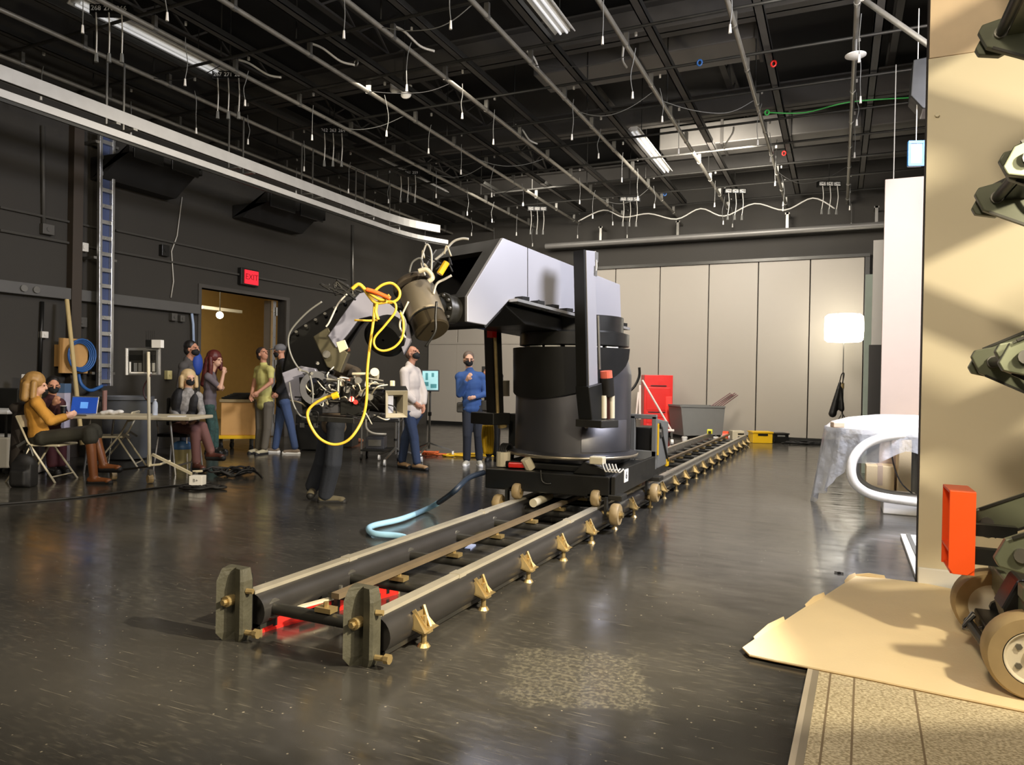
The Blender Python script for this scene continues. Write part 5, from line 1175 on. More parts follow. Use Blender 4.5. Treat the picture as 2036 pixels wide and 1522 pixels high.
# laptop
p = tab(160, 826, dT+0.12)
lp = thing('laptop', 'open laptop with a glowing blue screen on the folding table', 'laptop', p)
MB().box(p+V((0, 0, 0.008))-HF*0.04, (0.34, 0.22, 0.016), YAW).build('base', ALU, lp, bevel=0.004)
sc_ = Matrix.Rotation(YAW, 3, 'Z') @ Matrix.Rotation(R(-12), 3, 'X')
c = p+HF*0.09+V((0, 0, 0.125))
MB().box(c, (0.36, 0.01, 0.24), rot=sc_).build('lid', ALU, lp, bevel=0.003)
MB().box(c-HF*0.008, (0.34, 0.006, 0.215), rot=sc_).build('screen', mat('screen_blue', '24479a', 0.3, emit=0.55), lp)
MB().box(c-HF*0.013, (0.10, 0.004, 0.085), rot=sc_).build('window', mat('screen_light', '5d95dc', 0.3, emit=0.7), lp)
p = tab(222, 826, dT+0.3); pp = MB()
for q in range(6): pp.ell(p+HR*(q-2.5)*0.045+V((0, 0, 0.02+0.01*(q % 3))), (0.06, 0.05, 0.03), n=8, m=5)
tag(pp.build('crumpled_paper', WHITE, remesh=0.012), 'crumpled white paper on the folding table right of the laptop', 'paper')
for px, d_, m, lab, nm in ((308, dT+0.35, glass_mat('bottle_clear', 'cfd8e6', 0.6), 'clear water bottle on the folding table behind the stand pole', 'water_bottle'), (126, dT+0.1, BLACK, 'dark cup at the laptop end of the folding table', 'cup')):
    p = tab(px, 826, d_); t = thing(nm, lab, 'bottle' if 'bottle' in nm else 'cup', p); h = 0.22 if 'b' in nm else 0.12
    MB().lathe(p, [(0.002, 0), (0.034, 0), (0.036, h*0.6), (0.03, h*0.78), (0.014, h*0.88), (0.014, h*0.95), (0.002, h*0.95)] if nm == 'water_bottle' else [(0.002, 0), (0.03, 0), (0.04, 0.12), (0.002, 0.12)], 14).build('body', m, t, smooth='auto')
    MB().cyl(p+V((0, 0, h*0.93)), p+V((0, 0, h)), 0.017 if nm == 'water_bottle' else 0.042, n=10).build('cap' if nm == 'water_bottle' else 'lid', WHITE, t)
p = tab(352, 824, dT+0.1); tag(MB().box(p+V((0, 0, 0.006)), (0.2, 0.15, 0.01), YAW+0.2).build('paper_pad', WHITE), 'white paper pad at the right end of the folding table', 'paper')
p = tab(208, 800, dT+0.55); tag(MB().cyl(p, p+V((0, 0, 0.32)), 0.03, n=10).build('tall_flask', mat('dull_pink', '8d6a62', 0.5), smooth='auto'), 'tall dull pink tube standing on the folding table', 'flask')
# folding chairs
def fold_chair(root, m):
    for s_ in (-1, 1):
        MB().tube([(-0.24, s_*0.2, 0.80), (-0.10, s_*0.2, 0.50), (0.26, s_*0.22, 0.0)], 0.0125, n=8).build('side_frame', m, root, smooth=True)
        MB().tube([(-0.05, s_*0.185, 0.46), (-0.34, s_*0.22, 0.0)], 0.0125, n=8).build('leg', m, root, smooth=True)
        MB().bar((-0.12, s_*0.195, 0.5), (-0.22, s_*0.2, 0.43), 0.02, 0.03).build('hinge_plate', STEEL, root)
    MB().bb((-0.12, -0.19, 0.435), (0.28, 0.19, 0.465)).build('seat', m, root, bevel=0.012)
    MB().prism([(-0.25, -0.2, 0.80), (-0.19, -0.2, 0.66), (-0.18, -0.2, 0.665), (-0.235, -0.2, 0.81)], (0, 0.4, 0)).build('backrest', m, root, bevel=0.004)
    MB().cyl((0.21, -0.215, 0.07), (0.21, 0.215, 0.07), 0.009, n=6).build('stretcher', m, root)
    MB().cyl((-0.29, -0.215, 0.08), (-0.29, 0.215, 0.08), 0.009, n=6).build('stretcher', m, root)
fc = thing('folding_chair', 'cream folding chair the woman in mustard sits on', 'chair')
fold_chair(fc, CREAM)
g2 = FD(92, 880, 8.85); 
dup_loc = FD(232, 880, 10.1)
c2 = dup(fc, (dup_loc.x, dup_loc.y, 0), YAW+R(195), 'empty cream folding chair beyond the folding table')
fc.location = (g2.x, g2.y, 0); fc.rotation_euler = (0, 0, YAW)
# jacket on the chair and backpack on the floor
p = FD(40, 850, 8.9)
MBj = MB().caps(p+V((0, 0, 0.18)), p+V((0, 0, -0.45)), 0.09, 0.12).caps(p+HF*0.2+V((0, 0, 0.18)), p+HF*0.2+V((0, 0, -0.5)), 0.09, 0.10).caps(p+V((0, 0, 0.25))-HF*0.1, p+HF*0.3+V((0, 0, 0.25)), 0.07)
tag(MBj.build('draped_jacket', mat('dark_brown_cloth', '241e1a', 0.85, bump=0.3), remesh=0.025), 'dark jacket draped over the back of the cream folding chair', 'jacket')
p = FZ(30, 972); p = p+HF*0.15
bk = thing('backpack', 'black backpack on the floor behind the cream folding chair', 'bag', p)
MB().box(p+V((0, 0, 0.14)), (0.25, 0.16, 0.28), YAW).ell(p+V((0, 0, 0.27)), (0.125, 0.08, 0.12), Matrix.Rotation(YAW, 3, 'Z')).box(p+V((0, 0, 0.11))-HF*0.1, (0.19, 0.07, 0.18), YAW).build('body', RUBBER, bk, remesh=0.018, smooth_it=8)
MB().tube(spl([p+V((0, 0, 0.38)), p+HR*0.05+V((0, 0, 0.48)), p+HR*0.1+V((0, 0, 0.36))], 5), 0.014, n=6).build('strap', BLACK, bk)
p = FD(66, 915, 9.5); tag(MB().box(V((p.x, p.y, 0.25)), (0.25, 0.3, 0.5), YAW+0.2).build('white_tote', mat('tote_cloth', 'bcbac2', 0.8), bevel=0.04), 'pale cloth bag on the floor under the cream chair', 'bag')
# white-topped cart at the left edge
p = FD(-10, 880, 9.55); ctb = thing('white_cart', 'white-topped black cart cut by the left edge of the picture', 'cart', (p.x, p.y, 0))
zz = FD(10, 818, 9.55).z
MB().box(V((p.x, p.y, zz)), (0.75, 0.6, 0.05), YAW).build('top', WHITE, ctb, bevel=0.01)
MB().box(V((p.x, p.y, 0.28)), (0.78, 0.6, 0.4), YAW).build('lower_bin', WHITEP, ctb, bevel=0.02)
for sx in (-0.33, 0.33):
    for sy in (-0.26, 0.26): 
        q = V((p.x, p.y, 0))+HR*sx+HF*sy; MB().cyl(q+V((0, 0, 0.06)), q+V((0, 0, zz)), 0.018, n=8).build('post', BLACK, ctb); MB().cyl(q+V((0, 0, 0.045))-HR*0.015, q+V((0, 0, 0.045))+HR*0.015, 0.045, n=12).build('caster', RUBBER, ctb)
p = FD(22, 770, 10.15); tag(MB().box(V((p.x, p.y, 0.55)), (0.42, 0.3, 1.1), YAW).build('black_case', BLACK, bevel=0.02), 'tall black case standing behind the white-topped cart', 'case')
p = FD(52, 768, 10.3); tag(MB().box(V((p.x, p.y, 0.65)), (0.12, 0.05, 1.3), YAW).build('white_board', WHITE, bevel=0.01), 'white board showing left of the blond bob', 'board')
p = FD(124, 776, 10.7)
wbx2 = thing('printed_box', 'tall white printed box with a blue top behind the laptop', 'box', (p.x, p.y, 0))
MB().box(V((p.x, p.y, 0.52)), (0.17, 0.15, 1.04), YAW).build('carton', mat('pale_lilac', 'c9c3d2', 0.6), wbx2, bevel=0.005)
MB().box(V((p.x, p.y, 1.1)), (0.18, 0.16, 0.14), YAW).build('top', mat('slate_blue', '55708f', 0.6), wbx2, bevel=0.005)
MB().box(V((p.x, p.y, 0.82))-HF*0.077, (0.1, 0.004, 0.06), YAW).build('print_mark', BLACK, wbx2)
# big grey bin
p = FD(252, 840, 11.2); zz = FD(252, 788, 11.2).z
bn = thing('grey_bin', 'big grey plastic bin behind the folding table', 'bin', (p.x, p.y, 0))
MB().lathe((p.x, p.y, 0), [(0.01, 0.02), (0.30, 0.02), (0.36, zz-0.05), (0.39, zz-0.05), (0.39, zz), (0.35, zz), (0.29, 0.05), (0.01, 0.05)], 28).build('tub', mat('bin_grey', '5c5f63', 0.5), bn, smooth='auto')
for s_ in (-1, 1): MB().box(V((p.x, p.y, zz-0.07))+HR*s_*0.38, (0.06, 0.16, 0.05), YAW).build('handle', mat('bin_grey', '5c5f63', 0.5), bn, bevel=0.01)
# monitor on rolling stand, seen from behind
dS = 8.75
ms = thing('rolling_stand', 'tall cream rolling stand carrying the silver-backed monitor', 'stand', V((FD(297, 930, dS).x, FD(297, 930, dS).y, 0)))
MB().cyl(FD(297, 928, dS), FD(295, 700, dS), 0.019, n=10).build('pole', CREAM, ms, smooth='auto')
MB().tube([FD(297, 926, dS), FD(318, 924, dS), FD(338, 917, dS+0.15)], 0.014, n=8).build('base_tube', CREAM, ms)
MB().bar(FD(303, 904, dS), FD(384, 944, dS-0.1), 0.03, 0.03).build('base_leg', CREAM, ms)
MB().bar(FD(384, 938, dS-0.1), FD(402, 937, dS-0.1), 0.03, 0.025).build('base_foot', CREAM, ms)
MB().bar(FD(297, 926, dS), FD(297, 905, dS), 0.04, 0.03).build('base_collar', CREAM, ms)
MB().bar(FD(297, 928, dS), FD(240, 935, dS+0.2), 0.025, 0.025).build('base_leg', DKSTEEL, ms)
for px, py, d_ in ((298, 962, dS), (226, 946, dS+0.2), (388, 955, dS-0.1)):
    q = FZ(px, py+6); q = FD(px, py, d_); q.z = 0.055
    MB().cyl(q-HR*0.02-HF*0.02, q+HR*0.02+HF*0.02, 0.052, n=14).build('caster', URETH, ms); MB().bar(q+V((0, 0, 0.03)), V((q.x, q.y, 0.17)), 0.05, 0.04).build('caster_fork', STEEL, ms)
mo = thing('monitor', 'silver-backed monitor on the rolling stand, seen from behind', 'monitor', FD(282, 718, dS+0.05))
def px_plate(x0, y0, x1, y1, d, th, name, m, par, bev=0.0):
    return MB().prism([FD(x0, y0, d), FD(x1, y0, d), FD(x1, y1, d), FD(x0, y1, d)], HF*th).build(name, m, par, bevel=bev)
px_plate(248, 692, 316, 746, dS+0.06, 0.05, 'shell', ALU, mo, 0.006)
px_plate(256, 697, 311, 741, dS+0.055, 0.01, 'back_cover', DKSTEEL, mo, 0.003)
for q in range(5): px_plate(266+q*9, 722, 272+q*9, 739, dS+0.05, 0.008, 'vent', ALU, mo)
px_plate(258, 706, 308, 716, dS+0.045, 0.02, 'bracket', BLACK, mo); px_plate(284, 697, 294, 740, dS+0.04, 0.02, 'bracket', STEEL, mo)
px_plate(250, 693, 253, 746, dS+0.05, 0.012, 'edge_rail', WHITE, mo); px_plate(257, 740, 300, 743, dS+0.05, 0.012, 'edge_rail', WHITE, mo); px_plate(257, 720, 260, 743, dS+0.05, 0.012, 'edge_rail', WHITE, mo)
px_plate(301, 676, 320, 692, dS, 0.08, 'receiver_box', WHITEP, mo, 0.004); px_plate(289, 676, 301, 690, dS, 0.08, 'receiver_clip', BLACK, mo, 0.004)
for q in range(5): MB().cyl(FD(291+q*4, 676, dS+0.03), FD(291+q*4, 658, dS+0.03), 0.004, n=5).build('antenna', BLACK, mo)
MB().tube(spl([FD(300, 745, dS), FD(286, 770, dS), FD(288, 790, dS), FD(297, 800, dS)], 5), 0.009, n=5).build('lead', mat('lead_maroon', '3a1c1e', 0.5), mo, smooth=True)
p = FD(393, 960, dS-0.25)
sb = thing('labelled_box', 'small white labelled box on the end of the rolling stand leg', 'box', (p.x, p.y, 0))
MB().box(V((p.x, p.y, 0.09)), (0.155, 0.12, 0.11), YAW).build('case', WHITE, sb, bevel=0.004)
MB().box(V((p.x, p.y, 0.018)), (0.26, 0.2, 0.036), YAW).build('base', RUBBER, sb, bevel=0.01)
text('B+', 0.055, V((p.x, p.y, 0.09))-HF*0.063, (math.pi/2, 0, YAW), GREY, sb)
# black cable heaps
rn2 = random.Random(5)
def heap(px, py, w_, dp, h, lab, m=RUBBER, r=0.014, nn=6, name='cable_heap'):
    p = FZ(px, py); mm = MB()
    for q in range(nn):
        c = p+HR*rn2.uniform(-.3, .3)*w_+HF*rn2.uniform(-.3, .3)*dp
        mm.tube(spl([c+HR*w_*(0.28+0.2*rn2.random())*math.cos(i*math.pi/5)+HF*dp*(0.3+0.2*rn2.random())*math.sin(i*math.pi/5)+V((0, 0, r+h*rn2.random())) for i in range(10)], 3, True), r, n=5, closed=True)
    return tag(mm.build(name, m, smooth=True), lab, 'cable')
heap(462, 948, 0.5, 0.5, 0.09, 'black cable heap on the floor right of the rolling stand')
heap(400, 972, 0.4, 0.25, 0.02, 'flat black cable loops around the white labelled box', nn=4)
tag(MB().tube(spl([FZ(-40, 1006, 0.01), FZ(150, 990, 0.01), FZ(330, 968, 0.01), FZ(420, 960, 0.01)], 6), 0.011, n=6).build('floor_cable', RUBBER, smooth=True), 'single dark cable lying across the floor at the left', 'cable')
tag(MB().tube(spl([FZ(470, 945, 0.01), FZ(500, 936, 0.01), FZ(512, 940, 0.01), FZ(522, 950, 0.01)], 5), 0.012, n=6).build('floor_cable', RUBBER, smooth=True), 'short cable end curling out of the black cable heap', 'cable')
# bin and chair of the blond woman
p = FD(362, 905, 10.2)
ob = thing('olive_bin', 'small olive waste bin with a blue liner under the seated blond woman', 'bin', (p.x, p.y, 0)); zz = FD(362, 893, 10.2).z
MB().lathe((p.x, p.y, 0), [(0.01, 0.0), (0.11, 0.0), (0.14, zz), (0.12, zz), (0.01, 0.03)], 18).build('tub', mat('olive_plastic', '8a815a', 0.5), ob, smooth='auto')
MB().ell((p.x, p.y, zz+0.03), (0.15, 0.14, 0.09)).build('liner', mat('liner_blue', '3e6390', 0.5), ob, smooth=True)
seatp = FD(356, 858, 10.35)
oc = thing('office_chair', 'dark chair with chrome legs under the blond woman in the vest', 'chair', (seatp.x, seatp.y, 0))
MB().box(V((seatp.x, seatp.y, 0.47)), (0.44, 0.44, 0.05), YAW).build('seat', RUBBER, oc, bevel=0.02)
MB().box(V((seatp.x, seatp.y, 0.8))-HR*0.2+HF*0.15, (0.05, 0.42, 0.4), YAW+0.3).build('backrest', RUBBER, oc, bevel=0.02)
for sx in (-0.2, 0.2):
    for sy in (-0.2, 0.2): MB().cyl(V((seatp.x, seatp.y, 0.46))+HR*sx+HF*sy, V((seatp.x, seatp.y, 0))+HR*sx*1.2+HF*sy*1.2, 0.011, n=7).build('leg', ALU, oc)
MB().tube([V((seatp.x, seatp.y, 0.46))-HR*0.2-HF*0.2, V((seatp.x, seatp.y, 0.68))-HR*0.22-HF*0.22, V((seatp.x, seatp.y, 0.68))+HR*0.12-HF*0.22], 0.011, n=7).build('arm_rail', ALU, oc)
# crate on dolly in the doorway
dC = 12.6; a = FD(432, 868, dC); b = FD(503, 868, dC); zt3 = FD(470, 800, dC).z; zb3 = FD(470, 866, dC).z
cr_ = thing('plywood_crate', 'plywood crate on a yellow-edged dolly in front of the doorway', 'crate', ((a.x+b.x)/2, (a.y+b.y)/2, 0))
m0 = (a+b)/2+HF*0.3
MB().box(V((m0.x, m0.y, (zt3+zb3)/2)), ((b-a).length, 0.6, zt3-zb3), YAW+0.25).build('box', WOOD, cr_, bevel=0.01)
MB().box(V((m0.x, m0.y, zt3+0.02)), ((b-a).length+0.06, 0.66, 0.05), YAW+0.25).build('lid', mat('crate_lid', '8b7a56', 0.6), cr_, bevel=0.008)
MB().box(V((m0.x, m0.y, zb3-0.03)), ((b-a).length+0.12, 0.7, 0.06), YAW+0.25).build('dolly_deck', YELLOWP, cr_, bevel=0.006)
for sx in (-1, 1):
    for sy in (-0.25, 0.25):
        q = V((m0.x, m0.y, 0.06))+HR*sx*0.27+HF*sy; MB().cyl(q-HR*0.02, q+HR*0.02, 0.06, n=12).build('wheel', RUBBER, cr_); MB().bar(q+V((0, 0, 0.03)), V((q.x, q.y, zb3-0.03)), 0.04, 0.05).build('wheel_fork', STEEL, cr_)
gp = V((m0.x, m0.y, zt3+0.045))
mm = MB()
for q in range(5): mm.tube(spl([gp+HR*(0.25*math.cos(i*math.pi/5)+0.05*q-0.1)+HF*0.18*math.sin(i*math.pi/5)+V((0, 0, 0.016+0.02*q)) for i in range(10)], 2, True), 0.018, n=5, closed=True)
tag(mm.build('coiled_cable', RUBBER, smooth=True), 'black cable coil lying on top of the plywood crate', 'cable')
# dark cases and cart behind the camera
for (x0, x1, yb0, yt0, d_, lab) in ((586, 640, 880, 826, 12.8, 'black flight case on the floor behind the man in blue jeans'), (600, 700, 872, 800, 13.4, 'large black flight case behind the robot camera')):
    a = FD(x0, yb0, d_); b = FD(x1, yb0, d_); z_ = FD(x0, yt0, d_).z; c = (a+b)/2+HF*0.3
    t = thing('flight_case', lab, 'case', (c.x, c.y, 0)); w_ = (b-a).length
    MB().box(V((c.x, c.y, z_*0.36+0.02)), (w_, 0.55, z_*0.7), YAW).build('body', BLACK, t, bevel=0.01)
    MB().box(V((c.x, c.y, z_*0.86+0.02)), (w_, 0.55, z_*0.26), YAW).build('lid', BLACK, t, bevel=0.01)
    for s_ in (-1, 1): MB().box(V((c.x, c.y, z_*0.72))+HR*s_*w_*0.25-HF*0.28, (0.08, 0.02, 0.08), YAW).build('latch', STEEL, t)
dK = 11.6
kb = FD(755, 880, dK); kz = FD(755, 838, dK).z
kc = thing('equipment_cart', 'black equipment cart with chrome rails behind the matte box', 'cart', (kb.x, kb.y, 0))
for z_ in (0.16, kz): MB().box(V((kb.x, kb.y, z_))+HF*0.25, (0.62, 0.5, 0.03), YAW).build('shelf', BLACK, kc, bevel=0.006)
for sx in (-0.3, 0.3):
    for sy in (0.02, 0.48):
        q = V((kb.x, kb.y, 0))+HR*sx+HF*sy; MB().cyl(q+V((0, 0, 0.06)), q+V((0, 0, kz+0.1)), 0.013, n=8).build('post', ALU, kc); MB().cyl(q+V((0, 0, 0.05))-HR*0.015, q+V((0, 0, 0.05))+HR*0.015, 0.05, n=12).build('caster', RUBBER, kc)
for z_ in (kz+0.1, kz+0.05): MB().cyl(V((kb.x, kb.y, z_))-HR*0.3+HF*0.02, V((kb.x, kb.y, z_))+HR*0.3+HF*0.02, 0.011, n=8).build('rail', ALU, kc)
MB().tube(spl([FD(728, 832, dK-0.1), FD(729, 852, dK-0.1), FD(742, 862, dK-0.1), FD(768, 864, dK-0.1)], 5), 0.018, n=7).build('white_hose', WHITEC, kc, smooth=True)
for q, (w_, h_, lab) in enumerate(((0.3, 0.2, 'black recorder box on the lower shelf of the equipment cart'), (0.24, 0.14, 'black radio box on the top shelf of the equipment cart'))):
    z_ = (0.175, kz+0.015)[q]; c = V((kb.x, kb.y, z_+h_/2))+HF*0.25+HR*(-0.1, 0.1)[q]
    t = thing('equipment_box', lab, 'box', (c.x, c.y, z_))
    MB().box(c, (w_, 0.3, h_), YAW).build('case', DGREY, t, bevel=0.008); MB().box(c-HF*0.152, (w_*0.7, 0.01, h_*0.5), YAW).build('panel', STEEL, t)
p = FZ(705, 880); tag(MB().caps(p-HR*0.1+V((0, 0, 0.05)), p+HR*0.14+V((0, 0, 0.04)), 0.055, 0.045).build('rust_sandbag', mat('rust_cloth', 'a3643f', 0.8), remesh=0.015), 'small rust brown sandbag on the floor behind the operator', 'sandbag')
# monitor facing the camera on a stand, with legs and castors
dM = 12.2
mt = thing('screen_monitor', 'monitor showing a pale cyan picture between the man in white and the man in blue', 'monitor', FD(856, 757, dM))
px_plate(838, 736, 873, 779, dM, 0.05, 'bezel', DGREY, mt, 0.004)
px_plate(840, 738, 871, 776, dM-0.006, 0.005, 'screen', mat('screen_cyan', '9fd0d2', 0.3, emit=0.55), mt)
for (x0, y0, x1, y1) in ((843, 760, 852, 768), (856, 764, 868, 772), (858, 742, 863, 750), (846, 742, 851, 756)): px_plate(x0, y0, x1, y1, dM-0.009, 0.003, 'picture_patch', mat('screen_dark', '4f8f93', 0.3, emit=0.35), mt)
def stand(xp_, yt, yb_, d_, lab, m=STEEL):
    q = FD(xp_, yb_, d_); z_ = FD(xp_, yt, d_).z; t = thing('wheeled_stand', lab, 'stand', (q.x, q.y, 0))
    MB().cyl((q.x, q.y, 0.14), (q.x, q.y, z_), 0.02, n=8).build('pole', m, t, smooth='auto')
    for k in range(3):
        an = k*2.094+0.3+YAW; e = V((q.x+0.42*math.cos(an), q.y+0.42*math.sin(an), 0.1))
        MB().bar((q.x, q.y, 0.24), e, 0.025, 0.025).build('leg', m, t); MB().cyl(V((e.x, e.y, 0.05))-HR*0.015, V((e.x, e.y, 0.05))+HR*0.015, 0.05, n=12).build('caster', WHITEP, t); MB().cyl(V((e.x, e.y, 0.06)), e, 0.018, n=6).build('caster_stem', ALU, t)
    MB().cyl((q.x, q.y, z_*0.55), (q.x, q.y, z_*0.6), 0.032, n=10).build('collar', BLACK, t); return t
stand(853, 760, 900, dM+0.07, 'wheeled steel stand under the cyan monitor')
stand(786, 840, 915, 11.3, 'short wheeled stand left of the man in the white shirt')
heap(860, 905, 0.5, 0.4, 0.04, 'orange cable loops around the feet of the monitor stand', mat('orange_cable', 'd8662c', 0.5), 0.014, 3)
heap(930, 908, 0.9, 0.3, 0.03, 'yellow cable loops on the floor behind the man in blue', YELLOWP, 0.014, 4)
p = FD(968, 880, 7.6)
yb_t = thing('yellow_cable_bundle', 'bright yellow cable bundle hanging behind the left robot post', 'cable', FD(968, 895, 7.9))
for q in range(4): MB().tube(spl([FD(963+q*5, 846, 7.9), FD(961+q*6, 870, 7.9), FD(965+q*4, 903, 7.9)], 4), 0.022, n=6).build('strand', YELLOWP, yb_t, smooth=True)

# ------------------------------------------------------------------ things along the back wall
dR = 17.45
a = FD(1279, 864, dR); b = FD(1336, 864, dR); zt4 = FD(1300, 746, dR).z; c = (a+b)/2
rc_ = thing('red_tool_cabinet', 'tall red tool cabinet by the back wall', 'cabinet', (c.x, c.y, 0)); w_ = (b-a).length
MB().box(V((c.x, c.y, (zt4+0.14)/2))+HF*0.22, (w_, 0.44, zt4-0.14), YAW).build('body', RED, rc_, bevel=0.01)
MB().box(V((c.x, c.y, zt4*0.62)), (w_*0.82, 0.02, zt4*0.36), YAW).build('door', RED, rc_, bevel=0.008)
for k in range(3): MB().box(V((c.x, c.y, zt4*(0.36-k*0.09))), (w_*0.8, 0.02, zt4*0.075), YAW).build('drawer', RED, rc_, bevel=0.006)
MB().box(V((c.x, c.y, zt4*0.41))-HF*0.012, (w_*0.7, 0.02, 0.02), YAW).build('handle', BLACK, rc_); MB().box(V((c.x, c.y, zt4*0.83))-HF*0.012, (w_*0.55, 0.02, 0.02), YAW).build('handle', BLACK, rc_)
MB().box(V((c.x, c.y, zt4*0.45))+HR*w_*0.36-HF*0.02, (w_*0.22, 0.02, zt4*0.42), YAW).build('side_panel', mat('bright_red', 'f03a30', 0.4), rc_, bevel=0.006)
for sx in (-1, 1): q = V((c.x, c.y, 0.06))+HR*sx*w_*0.38+HF*0.1; MB().cyl(q-HR*0.02, q+HR*0.02, 0.06, n=12).build('caster', RUBBER, rc_); MB().bar(q, q+V((0, 0, 0.1)), 0.05, 0.04).build('caster_fork', STEEL, rc_)
# white frame jig in front of the cabinet
dJ = 15.6
jf = thing('triangular_frame', 'white triangular tube frame on wheels in front of the red cabinet', 'frame', (FD(1290, 866, dJ).x, FD(1290, 866, dJ).y, 0))
TUBE = mat('pinkish_white_tube', 'e3d3c8', 0.45)
for (x0, y0, x1, y1, r_) in ((1272, 766, 1272, 834, .028), (1264, 834, 1269, 780, .02), (1277, 756, 1336, 858, .022), (1262, 852, 1340, 857, .03)): MB().cyl(FD(x0, y0, dJ), FD(x1, y1, dJ), r_, n=8).build('tube', TUBE, jf, smooth='auto')
MB().tube(spl([FD(1248, 782, dJ), FD(1262, 768, dJ), FD(1271, 748, dJ), FD(1271, 731, dJ)], 4), 0.03, n=6).build('handle_arm', BLACK, jf); MB().cyl(FD(1244, 783, dJ), FD(1254, 783, dJ), 0.05, n=8).build('grip', BLACK, jf)
for px in (1336, 1266):
    q = FD(px, 860, dJ); q.z = 0.06; MB().cyl(q-HR*0.03, q+HR*0.03, 0.06, n=10).build('caster', WHITEP, jf); MB().bar(q, V((q.x, q.y, FD(px, 856, dJ).z)), 0.03, 0.03).build('stem', STEEL, jf)
MB().bar(FD(1248, 834, dJ), FD(1248, 789, dJ), 0.05, 0.03).build('lime_strip', mat('lime_strip', 'd9dc6a', 0.5), jf)
# grey tub truck
dG = 16.5
gt_ = thing('grey_tub_cart', 'grey plastic tub cart parked before the back wall', 'cart', (FD(1395, 866, dG).x, FD(1395, 866, dG).y, 0))
def quad(d_, x0, y0, x1, y1, x2, y2, x3, y3): return [FD(x0, y0, d_), FD(x1, y1, d_), FD(x2, y2, d_), FD(x3, y3, d_)]
f = quad(dG, 1355, 808, 1440, 810, 1435, 864, 1360, 866); bk_ = [p+HF*0.75-HR*0.12 for p in f]; bk_[2] += V((0, 0, 0)); vs = f+bk_
o = MB().add(vs, [(0, 1, 2, 3), (4, 7, 6, 5), (0, 3, 7, 4), (1, 5, 6, 2), (3, 2, 6, 7)]).build('tub', GREY, gt_); md = o.modifiers.new('s', 'SOLIDIFY'); md.thickness = 0.02
m = MB(); rim = [f[0], f[1], bk_[1], bk_[0]]
for i in range(4): m.bar(rim[i], rim[(i+1) % 4], 0.06, 0.04)
m.build('rim', GREY, gt_)
for i in (2, 3):
    for base in (f, bk_): q = V((base[i].x, base[i].y, 0.07)); MB().cyl(q-HR*0.02, q+HR*0.02, 0.06, n=12).build('caster', RUBBER, gt_); MB().bar(q, V((q.x, q.y, base[i].z)), 0.05, 0.05).build('caster_fork', STEEL, gt_)
for k in range(6): tag(MB().cyl(FD(1408+k*4, 812+k % 3, dG+0.3), FD(1452+k*3, 782+k % 3*2, dG+0.4+0.05*k), 0.012, n=6).build('thin_rod', mat('rod_maroon', '6d4a4a', 0.5)), 'thin maroon rod leaning in the grey tub cart, %s from its left' % ('first', 'second', 'third', 'fourth', 'fifth', 'last')[k], 'rod', 'thin rods leaning in the tub cart')
# small items at the track end
def small(x0, y0, x1, y1, d_, dep, m, name, lab, cat):
    a, b = FD(x0, y1, d_), FD(x1, y1, d_); h = FD(x0, y0, d_).z; c = (a+b)/2+HF*dep/2; z_ = 0
    t = thing(name, lab, cat, (c.x, c.y, 0)); w_ = (b-a).length; h = max(0.08, h)
    MB().box(V((c.x, c.y, h/2)), (w_, dep, h), YAW).build('body', m, t, bevel=0.012); return t, c, w_, h
t, c, w_, h = small(1497, 860, 1536, 886, 16.4, 0.35, YELLOWP, 'yellow_crate', 'yellow plastic crate on the floor by the back wall', 'crate')
MB().box(V((c.x, c.y, h*0.78))-HF*0.178, (w_*0.5, 0.01, h*0.18), YAW).build('hand_slot', BLACK, t); MB().box(V((c.x, c.y, h)), (w_+0.03, 0.38, 0.03), YAW).build('rim', YELLOWP, t)
t, c, w_, h = small(1538, 863, 1568, 884, 16.6, 0.35, BLACK, 'black_crate', 'black plastic crate right of the yellow crate', 'crate')
MB().box(V((c.x, c.y, h*0.78))-HF*0.178, (w_*0.5, 0.01, h*0.18), YAW).build('hand_slot', GREY, t); MB().box(V((c.x, c.y, h)), (w_+0.03, 0.38, 0.03), YAW).build('rim', BLACK, t)
t, c, w_, h = small(1456, 857, 1480, 879, 16.9, 0.25, CREAM, 'cream_machine', 'cream boxy machine with black slots beyond the track end', 'machine')
for k in (0.4, 0.7): MB().box(V((c.x, c.y, h*k))+HR*w_*0.2-HF*0.128, (w_*0.5, 0.01, h*0.14), YAW).build('slot', BLACK, t)
p = FD(1443, 870, 16.2); t = thing('red_winch', 'orange red drum fitting at the far end of the track', 'fitting', (p.x, p.y, 0))
MB().cyl((p.x-0.06, p.y, 0.14), (p.x+0.06, p.y, 0.14), 0.14, n=18).build('drum', mat('orange_red', 'e2502e', 0.45), t, smooth='auto'); MB().cyl((p.x-0.09, p.y, 0.14), (p.x+0.09, p.y, 0.14), 0.05, n=10).build('hub', WHITEP, t)
p = FD(1411, 866, 15.9); t = thing('tape_measure', 'small yellow and black tool standing on the track end', 'tool', (p.x, p.y, 0.225))
MB().box((p.x, p.y, 0.28), (0.12, 0.06, 0.11), 0.2).build('body', mat('lime_yellow', 'd6d23a', 0.5), t, bevel=0.02); MB().box((p.x, p.y-0.02, 0.27), (0.06, 0.06, 0.05), 0.2).build('grip', BLACK, t)
heap(1600, 884, 0.9, 0.4, 0.05, 'dark cable heap on the floor at the foot of the back wall', RUBBER, 0.014, 6)
